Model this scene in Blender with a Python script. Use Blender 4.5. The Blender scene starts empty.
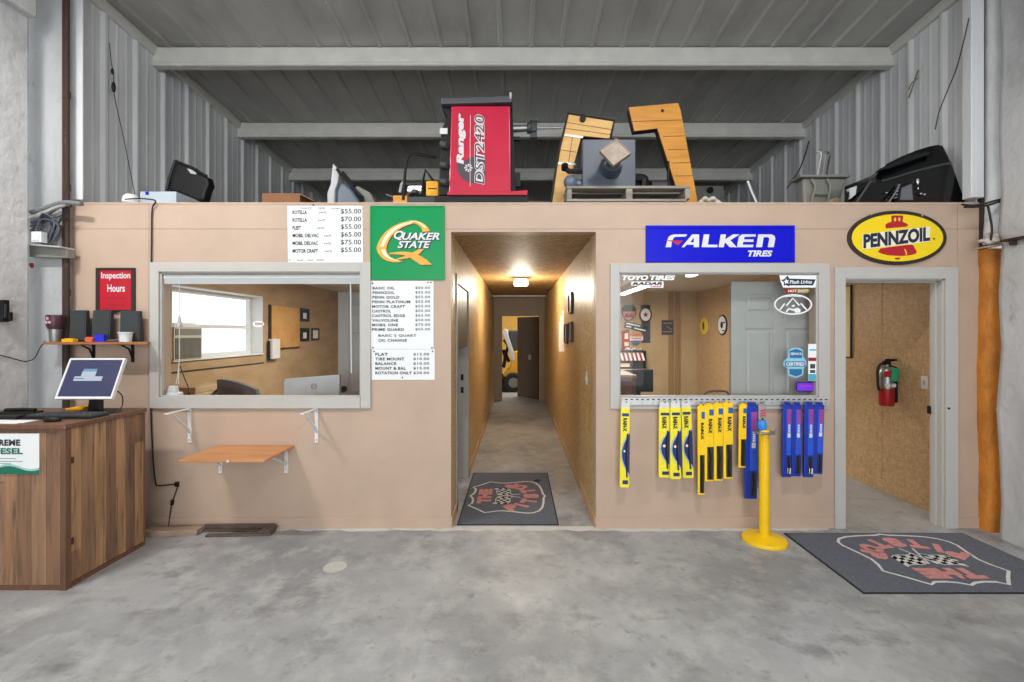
import bpy, bmesh, math, random
from mathutils import Vector, Matrix, Euler

# ------------------------------------------------------------------ camera, sky, lights, exposure
scene = bpy.context.scene
COL = scene.collection
random.seed(7)

FOC = 460.0                      # focal length in pixels of the 1024 px wide photograph
PPX, PPY = 517.0, 332.0          # where the straight-ahead line meets the photograph
EYE = 1.61                       # camera height
FRONT = 3.78                     # front face of the office partition
BACK = 3.90                      # its rear face

cam_data = bpy.data.cameras.new('camera')
cam_data.sensor_fit = 'HORIZONTAL'
cam_data.sensor_width = 36.0
cam_data.lens = 36.0 * FOC / 1024.0
cam_data.shift_x = -(PPX - 512.0) / 1024.0
cam_data.shift_y = -(341.0 - PPY) / 1024.0
cam_data.clip_start = 0.05
cam = bpy.data.objects.new('camera', cam_data)
COL.objects.link(cam)
cam.location = (0, 0, EYE)
cam.rotation_euler = (math.pi / 2, 0, 0)
scene.camera = cam

scene.view_settings.view_transform = 'Standard'
scene.view_settings.look = 'None'
scene.view_settings.gamma = 1.0
scene.view_settings.exposure = 0.0
scene.view_settings.use_curve_mapping = False

world = bpy.data.worlds.new('daylight')
scene.world = world
world.use_nodes = True
world.node_tree.nodes['Background'].inputs[0].default_value = (0.93, 0.97, 1.0, 1)
world.node_tree.nodes['Background'].inputs[1].default_value = 2.0

def area_lamp(name, loc, sx, sy, power, color, rot=(0, 0, 0)):
    d = bpy.data.lights.new(name, 'AREA')
    d.shape = 'RECTANGLE'
    d.size, d.size_y = sx, sy
    d.energy = power
    d.color = color
    o = bpy.data.objects.new(name, d)
    COL.objects.link(o)
    o.location = loc
    o.rotation_euler = rot
    return o

# shop strip lights under the roof, just behind the camera's upper edge, and the open bay door far behind
area_lamp('shop_strip_light', (-3.30, 1.65, 4.30), 0.6, 0.10, 112, (1.0, 0.975, 0.95))
area_lamp('shop_strip_light', (1.20, 1.65, 4.30), 0.6, 0.10, 68, (1.0, 0.975, 0.95))
def point_lamp(name, loc, power, color, radius):
    d = bpy.data.lights.new(name, 'POINT')
    d.energy, d.color, d.shadow_soft_size = power, color, radius
    o = bpy.data.objects.new(name, d)
    COL.objects.link(o)
    o.location = loc
    return o
point_lamp('added_fill_lamp', (-1.5, 2.35, 4.2), 32, (1.0, 0.98, 0.96), 0.30)  # unseen fill lamps added to brighten the upper walls and the floor by the partition
point_lamp('added_fill_lamp', (1.4, 2.35, 4.2), 20, (1.0, 0.98, 0.96), 0.30)
area_lamp('bay_door_daylight', (0.0, -5.6, 1.9), 6.6, 3.4, 230, (0.93, 0.97, 1.0), (math.pi / 2, 0, 0))
# strip lights of the two offices
area_lamp('office_strip_light', (-2.0, 6.2, 2.36), 0.3, 1.6, 95, (1.0, 0.93, 0.83))
area_lamp('office_strip_light', (1.98, 7.4, 2.26), 0.2, 1.8, 72, (1.0, 0.93, 0.82))
area_lamp('back_bay_light', (0.6, 12.2, 3.7), 1.6, 1.6, 160, (1.0, 0.93, 0.80))

# ------------------------------------------------------------------ colour and material helpers
def lin(c):
    c /= 255.0
    return c / 12.92 if c <= 0.04045 else ((c + 0.055) / 1.055) ** 2.4

def rgb(r, g, b):
    return (lin(r), lin(g), lin(b), 1.0)

_mats = {}
def mat(name, color, rough=0.5, metal=0.0, noise=0.0, nscale=6.0, bump=0.0, bscale=60.0,
        spec=0.5, stretch=(1, 1, 1), color2=None, coat=0.0, detail=5.0, ramp=None, emit=None, estr=0.0):
    """A Principled surface whose colour wanders with noise, with an optional fine bump."""
    if name in _mats:
        return _mats[name]
    m = bpy.data.materials.new(name)
    m.use_nodes = True
    nt = m.node_tree
    N, L = nt.nodes, nt.links
    b = N['Principled BSDF']
    b.inputs['Base Color'].default_value = color
    b.inputs['Roughness'].default_value = rough
    b.inputs['Metallic'].default_value = metal
    b.inputs['Specular IOR Level'].default_value = spec
    b.inputs['Coat Weight'].default_value = coat
    if emit is not None:
        b.inputs['Emission Color'].default_value = emit
        b.inputs['Emission Strength'].default_value = estr
    if noise > 0 or bump > 0 or color2 is not None:
        tc = N.new('ShaderNodeTexCoord')
        mp = N.new('ShaderNodeMapping')
        mp.inputs['Scale'].default_value = stretch
        L.new(tc.outputs['Object'], mp.inputs['Vector'])
    if noise > 0 or color2 is not None:
        nz = N.new('ShaderNodeTexNoise')
        nz.inputs['Scale'].default_value = nscale
        nz.inputs['Detail'].default_value = detail
        nz.inputs['Roughness'].default_value = 0.62
        L.new(mp.outputs['Vector'], nz.inputs['Vector'])
        cr = N.new('ShaderNodeValToRGB')
        lo, hi = ramp if ramp else (0.32, 0.68)
        cr.color_ramp.elements[0].position = lo
        cr.color_ramp.elements[1].position = hi
        c2 = color2 if color2 is not None else tuple(min(1, v * (1 + noise)) for v in color[:3]) + (1,)
        c1 = color if color2 is not None else tuple(v * (1 - noise) for v in color[:3]) + (1,)
        cr.color_ramp.elements[0].color = c1
        cr.color_ramp.elements[1].color = c2
        L.new(nz.outputs['Fac'], cr.inputs['Fac'])
        L.new(cr.outputs['Color'], b.inputs['Base Color'])
    if bump > 0:
        n2 = N.new('ShaderNodeTexNoise')
        n2.inputs['Scale'].default_value = bscale
        n2.inputs['Detail'].default_value = 4
        L.new(mp.outputs['Vector'], n2.inputs['Vector'])
        bp = N.new('ShaderNodeBump')
        bp.inputs['Strength'].default_value = bump
        bp.inputs['Distance'].default_value = 0.02
        L.new(n2.outputs['Fac'], bp.inputs['Height'])
        L.new(bp.outputs['Normal'], b.inputs['Normal'])
    _mats[name] = m
    return m

def layered(name, base, layers, rough=0.5, spec=0.5, bump=0.0, bscale=60, rough_noise=0.0):
    """Several noise layers over a base colour: (colour, scale, low, high, stretch)."""
    m = bpy.data.materials.new(name)
    m.use_nodes = True
    nt = m.node_tree
    N, L = nt.nodes, nt.links
    b = N['Principled BSDF']
    b.inputs['Roughness'].default_value = rough
    b.inputs['Specular IOR Level'].default_value = spec
    tc = N.new('ShaderNodeTexCoord')
    cur = None
    for k, (col, sc, lo, hi, st) in enumerate(layers):
        mp = N.new('ShaderNodeMapping')
        mp.inputs['Scale'].default_value = st
        mp.inputs['Location'].default_value = (k * 7.3, k * 3.1, k * 1.7)
        L.new(tc.outputs['Object'], mp.inputs['Vector'])
        nz = N.new('ShaderNodeTexNoise')
        nz.inputs['Scale'].default_value = sc
        nz.inputs['Detail'].default_value = 7
        nz.inputs['Roughness'].default_value = 0.65
        L.new(mp.outputs['Vector'], nz.inputs['Vector'])
        mr = N.new('ShaderNodeMapRange')
        mr.inputs['From Min'].default_value = lo
        mr.inputs['From Max'].default_value = hi
        L.new(nz.outputs['Fac'], mr.inputs['Value'])
        mx = N.new('ShaderNodeMix')
        mx.data_type = 'RGBA'
        L.new(mr.outputs['Result'], mx.inputs['Factor'])
        if cur is None:
            mx.inputs['A'].default_value = base
        else:
            L.new(cur, mx.inputs['A'])
        mx.inputs['B'].default_value = col
        cur = mx.outputs['Result']
        if k == 0 and rough_noise:
            r2 = N.new('ShaderNodeMapRange')
            r2.inputs['To Min'].default_value = rough - rough_noise
            r2.inputs['To Max'].default_value = rough + rough_noise
            L.new(nz.outputs['Fac'], r2.inputs['Value'])
            L.new(r2.outputs['Result'], b.inputs['Roughness'])
    L.new(cur, b.inputs['Base Color'])
    if bump > 0:
        n2 = N.new('ShaderNodeTexNoise')
        n2.inputs['Scale'].default_value = bscale
        n2.inputs['Detail'].default_value = 5
        L.new(tc.outputs['Object'], n2.inputs['Vector'])
        bp = N.new('ShaderNodeBump')
        bp.inputs['Strength'].default_value = bump
        bp.inputs['Distance'].default_value = 0.02
        L.new(n2.outputs['Fac'], bp.inputs['Height'])
        L.new(bp.outputs['Normal'], b.inputs['Normal'])
    return m

def glow(name, color, strength):
    m = bpy.data.materials.new(name)
    m.use_nodes = True
    b = m.node_tree.nodes['Principled BSDF']
    b.inputs['Base Color'].default_value = (.01, .01, .012, 1)
    b.inputs['Emission Color'].default_value = color
    b.inputs['Emission Strength'].default_value = strength
    return m

def pane_glass(name):
    m = bpy.data.materials.new(name)
    m.use_nodes = True
    nt = m.node_tree
    N, L = nt.nodes, nt.links
    N.remove(N['Principled BSDF'])
    out = N['Material Output']
    tr = N.new('ShaderNodeBsdfTransparent')
    tr.inputs['Color'].default_value = (0.96, 0.97, 0.965, 1)
    gl = N.new('ShaderNodeBsdfGlossy')
    gl.inputs['Roughness'].default_value = 0.02
    fr = N.new('ShaderNodeFresnel')
    fr.inputs['IOR'].default_value = 1.45
    mx = N.new('ShaderNodeMixShader')
    ge = N.new('ShaderNodeNewGeometry')
    iv = N.new('ShaderNodeMath'); iv.operation = 'SUBTRACT'; iv.inputs[0].default_value = 1.0
    L.new(ge.outputs['Backfacing'], iv.inputs[1])
    mu = N.new('ShaderNodeMath'); mu.operation = 'MULTIPLY'
    L.new(fr.outputs['Fac'], mu.inputs[0]); L.new(iv.outputs['Value'], mu.inputs[1])
    L.new(mu.outputs['Value'], mx.inputs['Fac'])
    L.new(tr.outputs['BSDF'], mx.inputs[1])
    L.new(gl.outputs['BSDF'], mx.inputs[2])
    L.new(mx.outputs['Shader'], out.inputs['Surface'])
    return m

# ------------------------------------------------------------------ mesh helpers
_text_cache = {}
def text_geo(s, shear=0.0, bold=0.0, spacing=1.0):
    key = (s, shear, bold, spacing)
    if key in _text_cache:
        return _text_cache[key]
    cu = bpy.data.curves.new('text', 'FONT')
    cu.body = s
    cu.shear = shear
    cu.offset = bold
    cu.space_character = spacing
    cu.resolution_u = 3
    cu.fill_mode = 'FRONT' if hasattr(cu, 'fill_mode') else None
    ob = bpy.data.objects.new('text', cu)
    me = ob.to_mesh()
    vs = [(v.co.x, v.co.y) for v in me.vertices]
    fs = [tuple(p.vertices) for p in me.polygons]
    ob.to_mesh_clear()
    bpy.data.objects.remove(ob)
    bpy.data.curves.remove(cu)
    x0 = min(v[0] for v in vs); x1 = max(v[0] for v in vs)
    y0 = min(v[1] for v in vs); y1 = max(v[1] for v in vs)
    vs = [((x - x0) / (x1 - x0), (y - y0) / (y1 - y0)) for x, y in vs]
    res = (vs, fs, (x1 - x0) / (y1 - y0))
    _text_cache[key] = res
    return res

class MB:
    """Collects shapes in world coordinates; build() links them as ONE mesh object."""
    def __init__(self):
        self.v, self.f, self.m = [], [], []
    def mark(self):
        return len(self.v)
    def xf(self, start, M):
        for i in range(start, len(self.v)):
            self.v[i] = M @ self.v[i]
    def turn(self, start, pivot, rot):
        p = Vector(pivot)
        self.xf(start, Matrix.Translation(p) @ Euler(rot).to_matrix().to_4x4() @ Matrix.Translation(-p))
    def add(self, vs, fs, m=0):
        o = len(self.v)
        self.v += [Vector(p) for p in vs]
        for f in fs:
            self.f.append(tuple(i + o for i in f))
            self.m.append(m)
        return o
    def box(self, x0, x1, y0, y1, z0, z1, m=0):
        return self.add([(x0, y0, z0), (x1, y0, z0), (x1, y1, z0), (x0, y1, z0),
                         (x0, y0, z1), (x1, y0, z1), (x1, y1, z1), (x0, y1, z1)],
                        [(0, 3, 2, 1), (4, 5, 6, 7), (0, 1, 5, 4), (1, 2, 6, 5), (2, 3, 7, 6), (3, 0, 4, 7)], m)
    def frustum(self, x0, x1, y0, y1, z0, z1, gx, gy, m=0):
        """A box whose top is smaller (positive) or larger (negative) by gx, gy at each side."""
        return self.add([(x0, y0, z0), (x1, y0, z0), (x1, y1, z0), (x0, y1, z0),
                         (x0 + gx, y0 + gy, z1), (x1 - gx, y0 + gy, z1), (x1 - gx, y1 - gy, z1), (x0 + gx, y1 - gy, z1)],
                        [(0, 3, 2, 1), (4, 5, 6, 7), (0, 1, 5, 4), (1, 2, 6, 5), (2, 3, 7, 6), (3, 0, 4, 7)], m)
    def prism(self, poly, plane, d0, d1, m=0, mside=None):
        """Extrude a 2-D outline. plane 'xz' runs along y, 'yz' along x, 'xy' along z."""
        n = len(poly)
        def P(p, d):
            return {'xz': (p[0], d, p[1]), 'yz': (d, p[0], p[1]), 'xy': (p[0], p[1], d)}[plane]
        o = self.add([P(p, d0) for p in poly] + [P(p, d1) for p in poly], [], m)
        ms = m if mside is None else mside
        self.f.append(tuple(range(o, o + n))); self.m.append(m)
        self.f.append(tuple(reversed(range(o + n, o + 2 * n)))); self.m.append(m)
        for i in range(n):
            j = (i + 1) % n
            self.f.append((o + i, o + n + i, o + n + j, o + j)); self.m.append(ms)
        return o
    def ring(self, outer, inner, plane, d0, d1, m=0):
        """A frame between two outlines with the same number of points."""
        n = len(outer)
        def P(p, d):
            return {'xz': (p[0], d, p[1]), 'yz': (d, p[0], p[1]), 'xy': (p[0], p[1], d)}[plane]
        o = self.add([P(p, d0) for p in outer] + [P(p, d0) for p in inner] + [P(p, d1) for p in outer] + [P(p, d1) for p in inner], [], m)
        for i in range(n):
            j = (i + 1) % n
            for q in ((i, j, n + j, n + i), (2 * n + i, 3 * n + i, 3 * n + j, 2 * n + j),
                      (i, 2 * n + i, 2 * n + j, j), (n + i, n + j, 3 * n + j, 3 * n + i)):
                self.f.append(tuple(o + k for k in q)); self.m.append(m)
    def cyl(self, p0, p1, r0, r1=None, n=20, m=0):
        r1 = r0 if r1 is None else r1
        p0, p1 = Vector(p0), Vector(p1)
        d = (p1 - p0).normalized()
        a = d.orthogonal().normalized()
        b = d.cross(a)
        vs = []
        for p, r in ((p0, r0), (p1, r1)):
            for k in range(n):
                t = 2 * math.pi * k / n
                vs.append(p + (a * math.cos(t) + b * math.sin(t)) * r)
        fs = [(k, (k + 1) % n, n + (k + 1) % n, n + k) for k in range(n)]
        fs += [tuple(reversed(range(n))), tuple(range(n, 2 * n))]
        return self.add(vs, fs, m)
    def tube(self, pts, r, n=8, m=0):
        pts = [Vector(p) for p in pts]
        rr = r if isinstance(r, (list, tuple)) else [r] * len(pts)
        d0 = (pts[1] - pts[0]).normalized()
        a = d0.orthogonal().normalized()
        vs = []
        for i, p in enumerate(pts):
            if i == 0: d = pts[1] - pts[0]
            elif i == len(pts) - 1: d = pts[-1] - pts[-2]
            else: d = (pts[i + 1] - p).normalized() + (p - pts[i - 1]).normalized()
            d = d.normalized() if d.length > 1e-9 else d0
            a = (a - d * a.dot(d))
            a = a.normalized() if a.length > 1e-6 else d.orthogonal().normalized()
            b = d.cross(a)
            for k in range(n):
                t = 2 * math.pi * k / n
                vs.append(p + (a * math.cos(t) + b * math.sin(t)) * rr[i])
        fs = []
        for i in range(len(pts) - 1):
            for k in range(n):
                fs.append((i * n + k, i * n + (k + 1) % n, (i + 1) * n + (k + 1) % n, (i + 1) * n + k))
        fs += [tuple(reversed(range(n))), tuple(range((len(pts) - 1) * n, len(pts) * n))]
        return self.add(vs, fs, m)
    def lathe(self, prof, c, n=32, m=0, axis='z'):
        c = Vector(c)
        vs = []
        for r, h in prof:
            for k in range(n):
                t = 2 * math.pi * k / n
                q = (r * math.cos(t), r * math.sin(t))
                vs.append(c + Vector({'z': (q[0], q[1], h), 'y': (q[0], h, q[1]), 'x': (h, q[0], q[1])}[axis]))
        fs = []
        for i in range(len(prof) - 1):
            for k in range(n):
                fs.append((i * n + k, i * n + (k + 1) % n, (i + 1) * n + (k + 1) % n, (i + 1) * n + k))
        fs += [tuple(reversed(range(n))), tuple(range((len(prof) - 1) * n, len(prof) * n))]
        return self.add(vs, fs, m)
    def ball(self, c, rx, ry=None, rz=None, n=16, k=10, m=0):
        ry = rx if ry is None else ry
        rz = rx if rz is None else rz
        prof = []
        s = len(self.v)
        for i in range(k + 1):
            t = math.pi * i / k
            prof.append((max(1e-4, math.sin(t)), -math.cos(t)))
        self.lathe(prof, (0, 0, 0), n, m)
        self.xf(s, Matrix.Translation(Vector(c)) @ Matrix.Diagonal((rx, ry, rz, 1)))
    def flat(self, pts, O, U, V, lift=0.0, m=0, thick=0.0008):
        """A thin painted or cut shape lying on a plane: 2-D points along U and V from O."""
        O, U, V = Vector(O), Vector(U), Vector(V)
        Nn = U.cross(V).normalized()
        n = len(pts)
        a = [O + U * x + V * y + Nn * (lift + thick) for x, y in pts]
        b = [O + U * x + V * y + Nn * lift for x, y in pts]
        o = self.add(a + b, [], m)
        self.f.append(tuple(range(o, o + n))); self.m.append(m)
        for i in range(n):
            j = (i + 1) % n
            self.f.append((o + i, o + n + i, o + n + j, o + j)); self.m.append(m)
    def stroke(self, pts, w, O, U, V, lift=0.0, m=0, closed=False):
        """A painted line of width w through 2-D points."""
        P = [Vector((p[0], p[1])) for p in pts]
        n = len(P)
        L_, R_ = [], []
        for i in range(n):
            if closed: a, b = P[i - 1], P[(i + 1) % n]
            else: a, b = P[max(0, i - 1)], P[min(n - 1, i + 1)]
            d = (b - a).normalized()
            q = Vector((-d.y, d.x)) * w / 2
            L_.append(P[i] + q); R_.append(P[i] - q)
        O, U, V = Vector(O), Vector(U), Vector(V)
        Nn = U.cross(V).normalized()
        vs = [O + U * p.x + V * p.y + Nn * (lift + 0.0008) for p in L_ + R_]
        o = self.add(vs, [], m)
        for i in range(n if closed else n - 1):
            j = (i + 1) % n
            self.f.append((o + i, o + n + i, o + n + j, o + j)); self.m.append(m)
    def text(self, s, O, U, V, w, h=None, lift=0.0012, m=0, shear=0.0, bold=0.0, spacing=1.0):
        vs, fs, asp = text_geo(s, shear, bold, spacing)
        O, U, V = Vector(O), Vector(U), Vector(V)
        if h is None: h = w / asp
        if w is None: w = h * asp
        Nn = U.cross(V).normalized()
        self.add([O + U * (x * w) + V * (y * h) + Nn * lift for x, y in vs], fs, m)
    def build(self, name, mats, parent=None, smooth=False, bev=0.0, loc=None, angle=38, seg=2, fixn=True):
        if not isinstance(mats, (list, tuple)):
            mats = [mats]
        if parent is not None:
            o0 = parent['_o'] if '_o' in parent else parent.location
            org = Vector(o0)
        elif loc is not None:
            org = Vector(loc)
        else:
            xs = [p.x for p in self.v]; ys = [p.y for p in self.v]; zs = [p.z for p in self.v]
            org = Vector(((min(xs) + max(xs)) / 2, (min(ys) + max(ys)) / 2, min(zs)))
        me = bpy.data.meshes.new(name)
        me.from_pydata([tuple(p - org) for p in self.v], [], self.f)
        for mt in mats:
            me.materials.append(mt)
        me.polygons.foreach_set('material_index', self.m)
        if fixn:
            bm = bmesh.new()
            bm.from_mesh(me)
            bmesh.ops.recalc_face_normals(bm, faces=bm.faces)
            bm.to_mesh(me)
            bm.free()
        if smooth:
            me.polygons.foreach_set('use_smooth', [True] * len(me.polygons))
            me.set_sharp_from_angle(angle=math.radians(angle))
        me.update()
        ob = bpy.data.objects.new(name, me)
        COL.objects.link(ob)
        if parent is not None:
            ob.parent = parent
            _origin[ob.name] = org
            ob['_o'] = tuple(org)
        else:
            ob.location = org
            ob['_o'] = tuple(org)
        if bev > 0:
            md = ob.modifiers.new('bevel', 'BEVEL')
            md.width = bev
            md.segments = seg
            md.limit_method = 'ANGLE'
            md.angle_limit = math.radians(50)
        return ob
_origin = {}

def tag(o, label, cat, group=None, kind=None):
    o['label'] = label
    o['category'] = cat
    if group: o['group'] = group
    if kind: o['kind'] = kind
    return o

def thing(name, label, cat, loc, group=None):
    o = bpy.data.objects.new(name, None)
    COL.objects.link(o)
    o.location = loc
    o.empty_display_size = 0.1
    o['_o'] = tuple(loc)
    return tag(o, label, cat, group)

def struct(o):
    o['kind'] = 'structure'
    return o

def dup(root, loc, label=None, group=None, rot=None):
    """A copy of a thing with copies of its parts and sub-parts."""
    r = root.copy()
    COL.objects.link(r)
    r.location = loc
    if rot is not None: r.rotation_euler = rot
    if label: r['label'] = label
    if group: r['group'] = group
    for ch in list(root.children):
        c = ch.copy(); COL.objects.link(c); c.parent = r
        for g in list(ch.children):
            d = g.copy(); COL.objects.link(d); d.parent = c
    return r

def wx(px, Y=FRONT):             # world x and z of a point of the photograph known to lie at depth Y
    return (px - PPX) * Y / FOC
def wz(py, Y=FRONT):
    return EYE - (py - PPY) * Y / FOC
def wp(px, py, Y=FRONT):
    return Vector((wx(px, Y), Y, wz(py, Y)))
def yside(px, X):                # depth of a point on a side wall at x = X
    return X * FOC / (px - PPX)
def arc(cx, cy, rx, ry, a0, a1, n):
    return [(cx + rx * math.cos(math.radians(a0 + (a1 - a0) * i / n)),
             cy + ry * math.sin(math.radians(a0 + (a1 - a0) * i / n))) for i in range(n + 1)]
def bez(p0, p1, p2, p3, n=12):
    out = []
    for i in range(n + 1):
        t = i / n
        out.append(tuple((1 - t) ** 3 * a + 3 * (1 - t) ** 2 * t * b + 3 * (1 - t) * t * t * c + t ** 3 * d
                         for a, b, c, d in zip(p0, p1, p2, p3)))
    return out
def spline(pts, n=8):
    """Catmull-Rom through points, 2-D or 3-D."""
    P = [Vector(p) for p in pts]
    out = []
    for i in range(len(P) - 1):
        a = P[max(0, i - 1)]; b = P[i]; c = P[i + 1]; d = P[min(len(P) - 1, i + 2)]
        for k in range(n):
            t = k / n
            out.append(0.5 * ((2 * b) + (c - a) * t + (2 * a - 5 * b + 4 * c - d) * t * t + (3 * b - a - 3 * c + d) * t ** 3))
    out.append(P[-1])
    return out
EX, EY, EZ = Vector((1, 0, 0)), Vector((0, 1, 0)), Vector((0, 0, 1))

# ------------------------------------------------------------------ materials
M_floor = layered('concrete_floor', rgb(158, 159, 159), [
    (rgb(116, 118, 119), 0.75, 0.40, 0.68, (1, 1, 1)),
    (rgb(178, 178, 176), 5.5, 0.48, 0.78, (1, 0.8, 1)),
    (rgb(98, 98, 97), 3.2, 0.56, 0.80, (1, 1.4, 1)),
    (rgb(110, 110, 108), 14.0, 0.58, 0.80, (1, 1, 1)),
    (rgb(190, 188, 182), 26.0, 0.66, 0.86, (1, 1, 1))], rough=0.42, spec=0.45, bump=0.10, bscale=30, rough_noise=0.12)
M_beige = mat('beige_painted_board', rgb(182, 158, 139), 0.55, noise=0.05, nscale=3.0, bump=0.05, bscale=90)
M_cap = mat('beige_cap_board', rgb(198, 172, 150), 0.55, noise=0.08, nscale=8)
M_trim = mat('light_grey_trim_paint', rgb(180, 177, 172), 0.45, noise=0.03, nscale=5)
M_doorgrey = mat('grey_door_paint', rgb(168, 168, 166), 0.45, noise=0.04, nscale=4)
M_foam = layered('white_sprayed_wall', rgb(208, 209, 210), [
    (rgb(160, 161, 162), 1.4, 0.45, 0.75, (1, 1, 0.5)),
    (rgb(120, 118, 114), 4.0, 0.68, 0.86, (1, 1, 0.6))], rough=0.7, spec=0.3, bump=0.5, bscale=14)
M_rib = layered('white_ribbed_lining', rgb(216, 217, 219), [
    (rgb(184, 186, 189), 1.5, 0.42, 0.75, (1, 1, 0.25)),
    (rgb(205, 206, 208), 6.0, 0.6, 0.85, (1, 3, 0.2))], rough=0.5, spec=0.35, bump=0.12, bscale=20)
M_roof = layered('grey_roof_lining', rgb(168, 167, 163), [
    (rgb(138, 137, 134), 1.6, 0.42, 0.75, (1, 0.4, 1)),
    (rgb(182, 181, 176), 5.0, 0.62, 0.85, (1, 0.3, 1))], rough=0.55, spec=0.3, bump=0.15, bscale=18)
M_purlin = mat('purlin_lining', rgb(196, 195, 189), 0.5, noise=0.08, nscale=5)
def strand_board(name, dark, mid, light, rough):
    """Painted strand board: crossing flakes picked by stretched cells, with a glossy broken relief."""
    m = bpy.data.materials.new(name)
    m.use_nodes = True
    nt = m.node_tree
    N, L = nt.nodes, nt.links
    b = N['Principled BSDF']
    b.inputs['Roughness'].default_value = rough
    b.inputs['Specular IOR Level'].default_value = 0.5
    tc = N.new('ShaderNodeTexCoord')
    vals = []
    for sc, st in ((24.0, (1.0, 1.0, 3.6)), (21.0, (3.2, 3.0, 1.0))):
        mp = N.new('ShaderNodeMapping'); mp.inputs['Scale'].default_value = st
        mp.inputs['Rotation'].default_value = (0.4, 0.3, 0.2)
        L.new(tc.outputs['Object'], mp.inputs['Vector'])
        vo = N.new('ShaderNodeTexVoronoi'); vo.inputs['Scale'].default_value = sc
        L.new(mp.outputs['Vector'], vo.inputs['Vector'])
        sp = N.new('ShaderNodeSeparateColor'); L.new(vo.outputs['Color'], sp.inputs['Color'])
        vals.append(sp.outputs['Red'])
    av = N.new('ShaderNodeMath'); av.operation = 'ADD'
    L.new(vals[0], av.inputs[0]); L.new(vals[1], av.inputs[1])
    cr = N.new('ShaderNodeValToRGB')
    e = cr.color_ramp.elements
    e[0].position, e[0].color = 0.15, dark
    e[1].position, e[1].color = 0.85, light
    k = e.new(0.5); k.color = mid
    hf = N.new('ShaderNodeMath'); hf.operation = 'MULTIPLY'; hf.inputs[1].default_value = 0.5
    L.new(av.outputs['Value'], hf.inputs[0]); L.new(hf.outputs['Value'], cr.inputs['Fac'])
    L.new(cr.outputs['Color'], b.inputs['Base Color'])
    bp = N.new('ShaderNodeBump'); bp.inputs['Strength'].default_value = 0.55; bp.inputs['Distance'].default_value = 0.012
    L.new(hf.outputs['Value'], bp.inputs['Height']); L.new(bp.outputs['Normal'], b.inputs['Normal'])
    return m
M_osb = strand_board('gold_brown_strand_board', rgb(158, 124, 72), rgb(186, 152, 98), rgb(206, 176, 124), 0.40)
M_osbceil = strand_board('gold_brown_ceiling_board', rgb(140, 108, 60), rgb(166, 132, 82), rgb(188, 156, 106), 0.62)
M_ply = layered('tan_office_wall', rgb(188, 162, 122), [
    (rgb(170, 142, 102), 2.0, 0.42, 0.75, (1, 1, 0.6)),
    (rgb(150, 118, 78), 7.0, 0.68, 0.85, (1, 1, 1))], rough=0.5, bump=0.1, bscale=40)
M_tan = strand_board('tan_strand_board', rgb(176, 142, 100), rgb(188, 154, 112), rgb(198, 166, 126), 0.42)
M_batten = mat('brown_batten', rgb(150, 116, 72), 0.6, noise=0.1, nscale=5)
M_offwall = layered('brown_panel_wall', rgb(172, 146, 112), [
    (rgb(148, 120, 88), 3.0, 0.42, 0.72, (1, 0.5, 1.6)),
    (rgb(188, 160, 118), 8.0, 0.62, 0.85, (1, 1, 2))], rough=0.5, bump=0.1, bscale=40)
M_ceil = mat('office_ceiling', rgb(196, 188, 174), 0.6, noise=0.06, nscale=4)
M_rust = layered('rusty_steel', rgb(58, 40, 32), [
    (rgb(46, 34, 30), 6.0, 0.45, 0.7, (1, 1, 1)), (rgb(120, 78, 52), 22.0, 0.6, 0.8, (1, 1, 0.4))], rough=0.8, bump=0.3, bscale=40)
M_orange = layered('orange_foam', rgb(196, 122, 34), [
    (rgb(140, 82, 24), 5.0, 0.45, 0.75, (1, 1, 0.5)), (rgb(214, 150, 70), 14.0, 0.6, 0.85, (1, 1, 0.6))], rough=0.65, bump=0.7, bscale=16)
M_black = mat('black_plastic', rgb(17, 17, 19), 0.5, noise=0.12, nscale=10, spec=0.3)
M_blackgloss = mat('black_car_paint', rgb(9, 10, 12), 0.16, noise=0.1, nscale=4, coat=0.1, spec=0.35)
M_rubber = mat('black_rubber', rgb(30, 30, 31), 0.8, noise=0.15, nscale=14, bump=0.1)
M_char = mat('charcoal_plastic', rgb(56, 60, 63), 0.55, noise=0.1, nscale=9, bump=0.06)
M_chrome = mat('chrome', rgb(205, 205, 208), 0.14, 1.0, noise=0.04, nscale=8)
M_steel = mat('dull_steel', rgb(150, 150, 150), 0.38, 0.85, noise=0.12, nscale=14)
M_alu = mat('bare_aluminium', rgb(196, 196, 196), 0.38, 0.5, noise=0.06, nscale=12)
M_white = mat('white_enamel', rgb(212, 213, 214), 0.4, noise=0.02, nscale=6)
M_paper = mat('white_sign_board', rgb(226, 228, 229), 0.45, noise=0.015, nscale=4)
M_ink = mat('black_ink', rgb(34, 36, 40), 0.6, noise=0.06, nscale=30)
M_inkgrey = mat('grey_ink', rgb(62, 66, 70), 0.6, noise=0.06, nscale=30)
M_red = mat('red_paint', rgb(176, 16, 40), 0.4, noise=0.05, nscale=6)
M_redm = mat('crimson_machine_paint', rgb(186, 28, 60), 0.26, noise=0.08, nscale=5, coat=0.25)
M_darkred = mat('dark_red', rgb(150, 14, 22), 0.4, noise=0.05, nscale=8)
M_green = mat('green_sign_enamel', rgb(0, 138, 76), 0.3, noise=0.03, nscale=4, spec=0.25)
M_gold = mat('gold_ink', rgb(226, 160, 52), 0.4, noise=0.16, nscale=9)
M_goldpale = mat('pale_gold_ink', rgb(246, 226, 190), 0.4, noise=0.05, nscale=9)
M_blue = mat('blue_sign_enamel', rgb(2, 8, 190), 0.3, noise=0.03, nscale=4, spec=0.25)
M_yellow = mat('yellow_sign_enamel', rgb(240, 208, 16), 0.3, noise=0.03, nscale=5)
M_yellowp = mat('yellow_post_paint', rgb(236, 190, 6), 0.38, noise=0.06, nscale=9)
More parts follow.
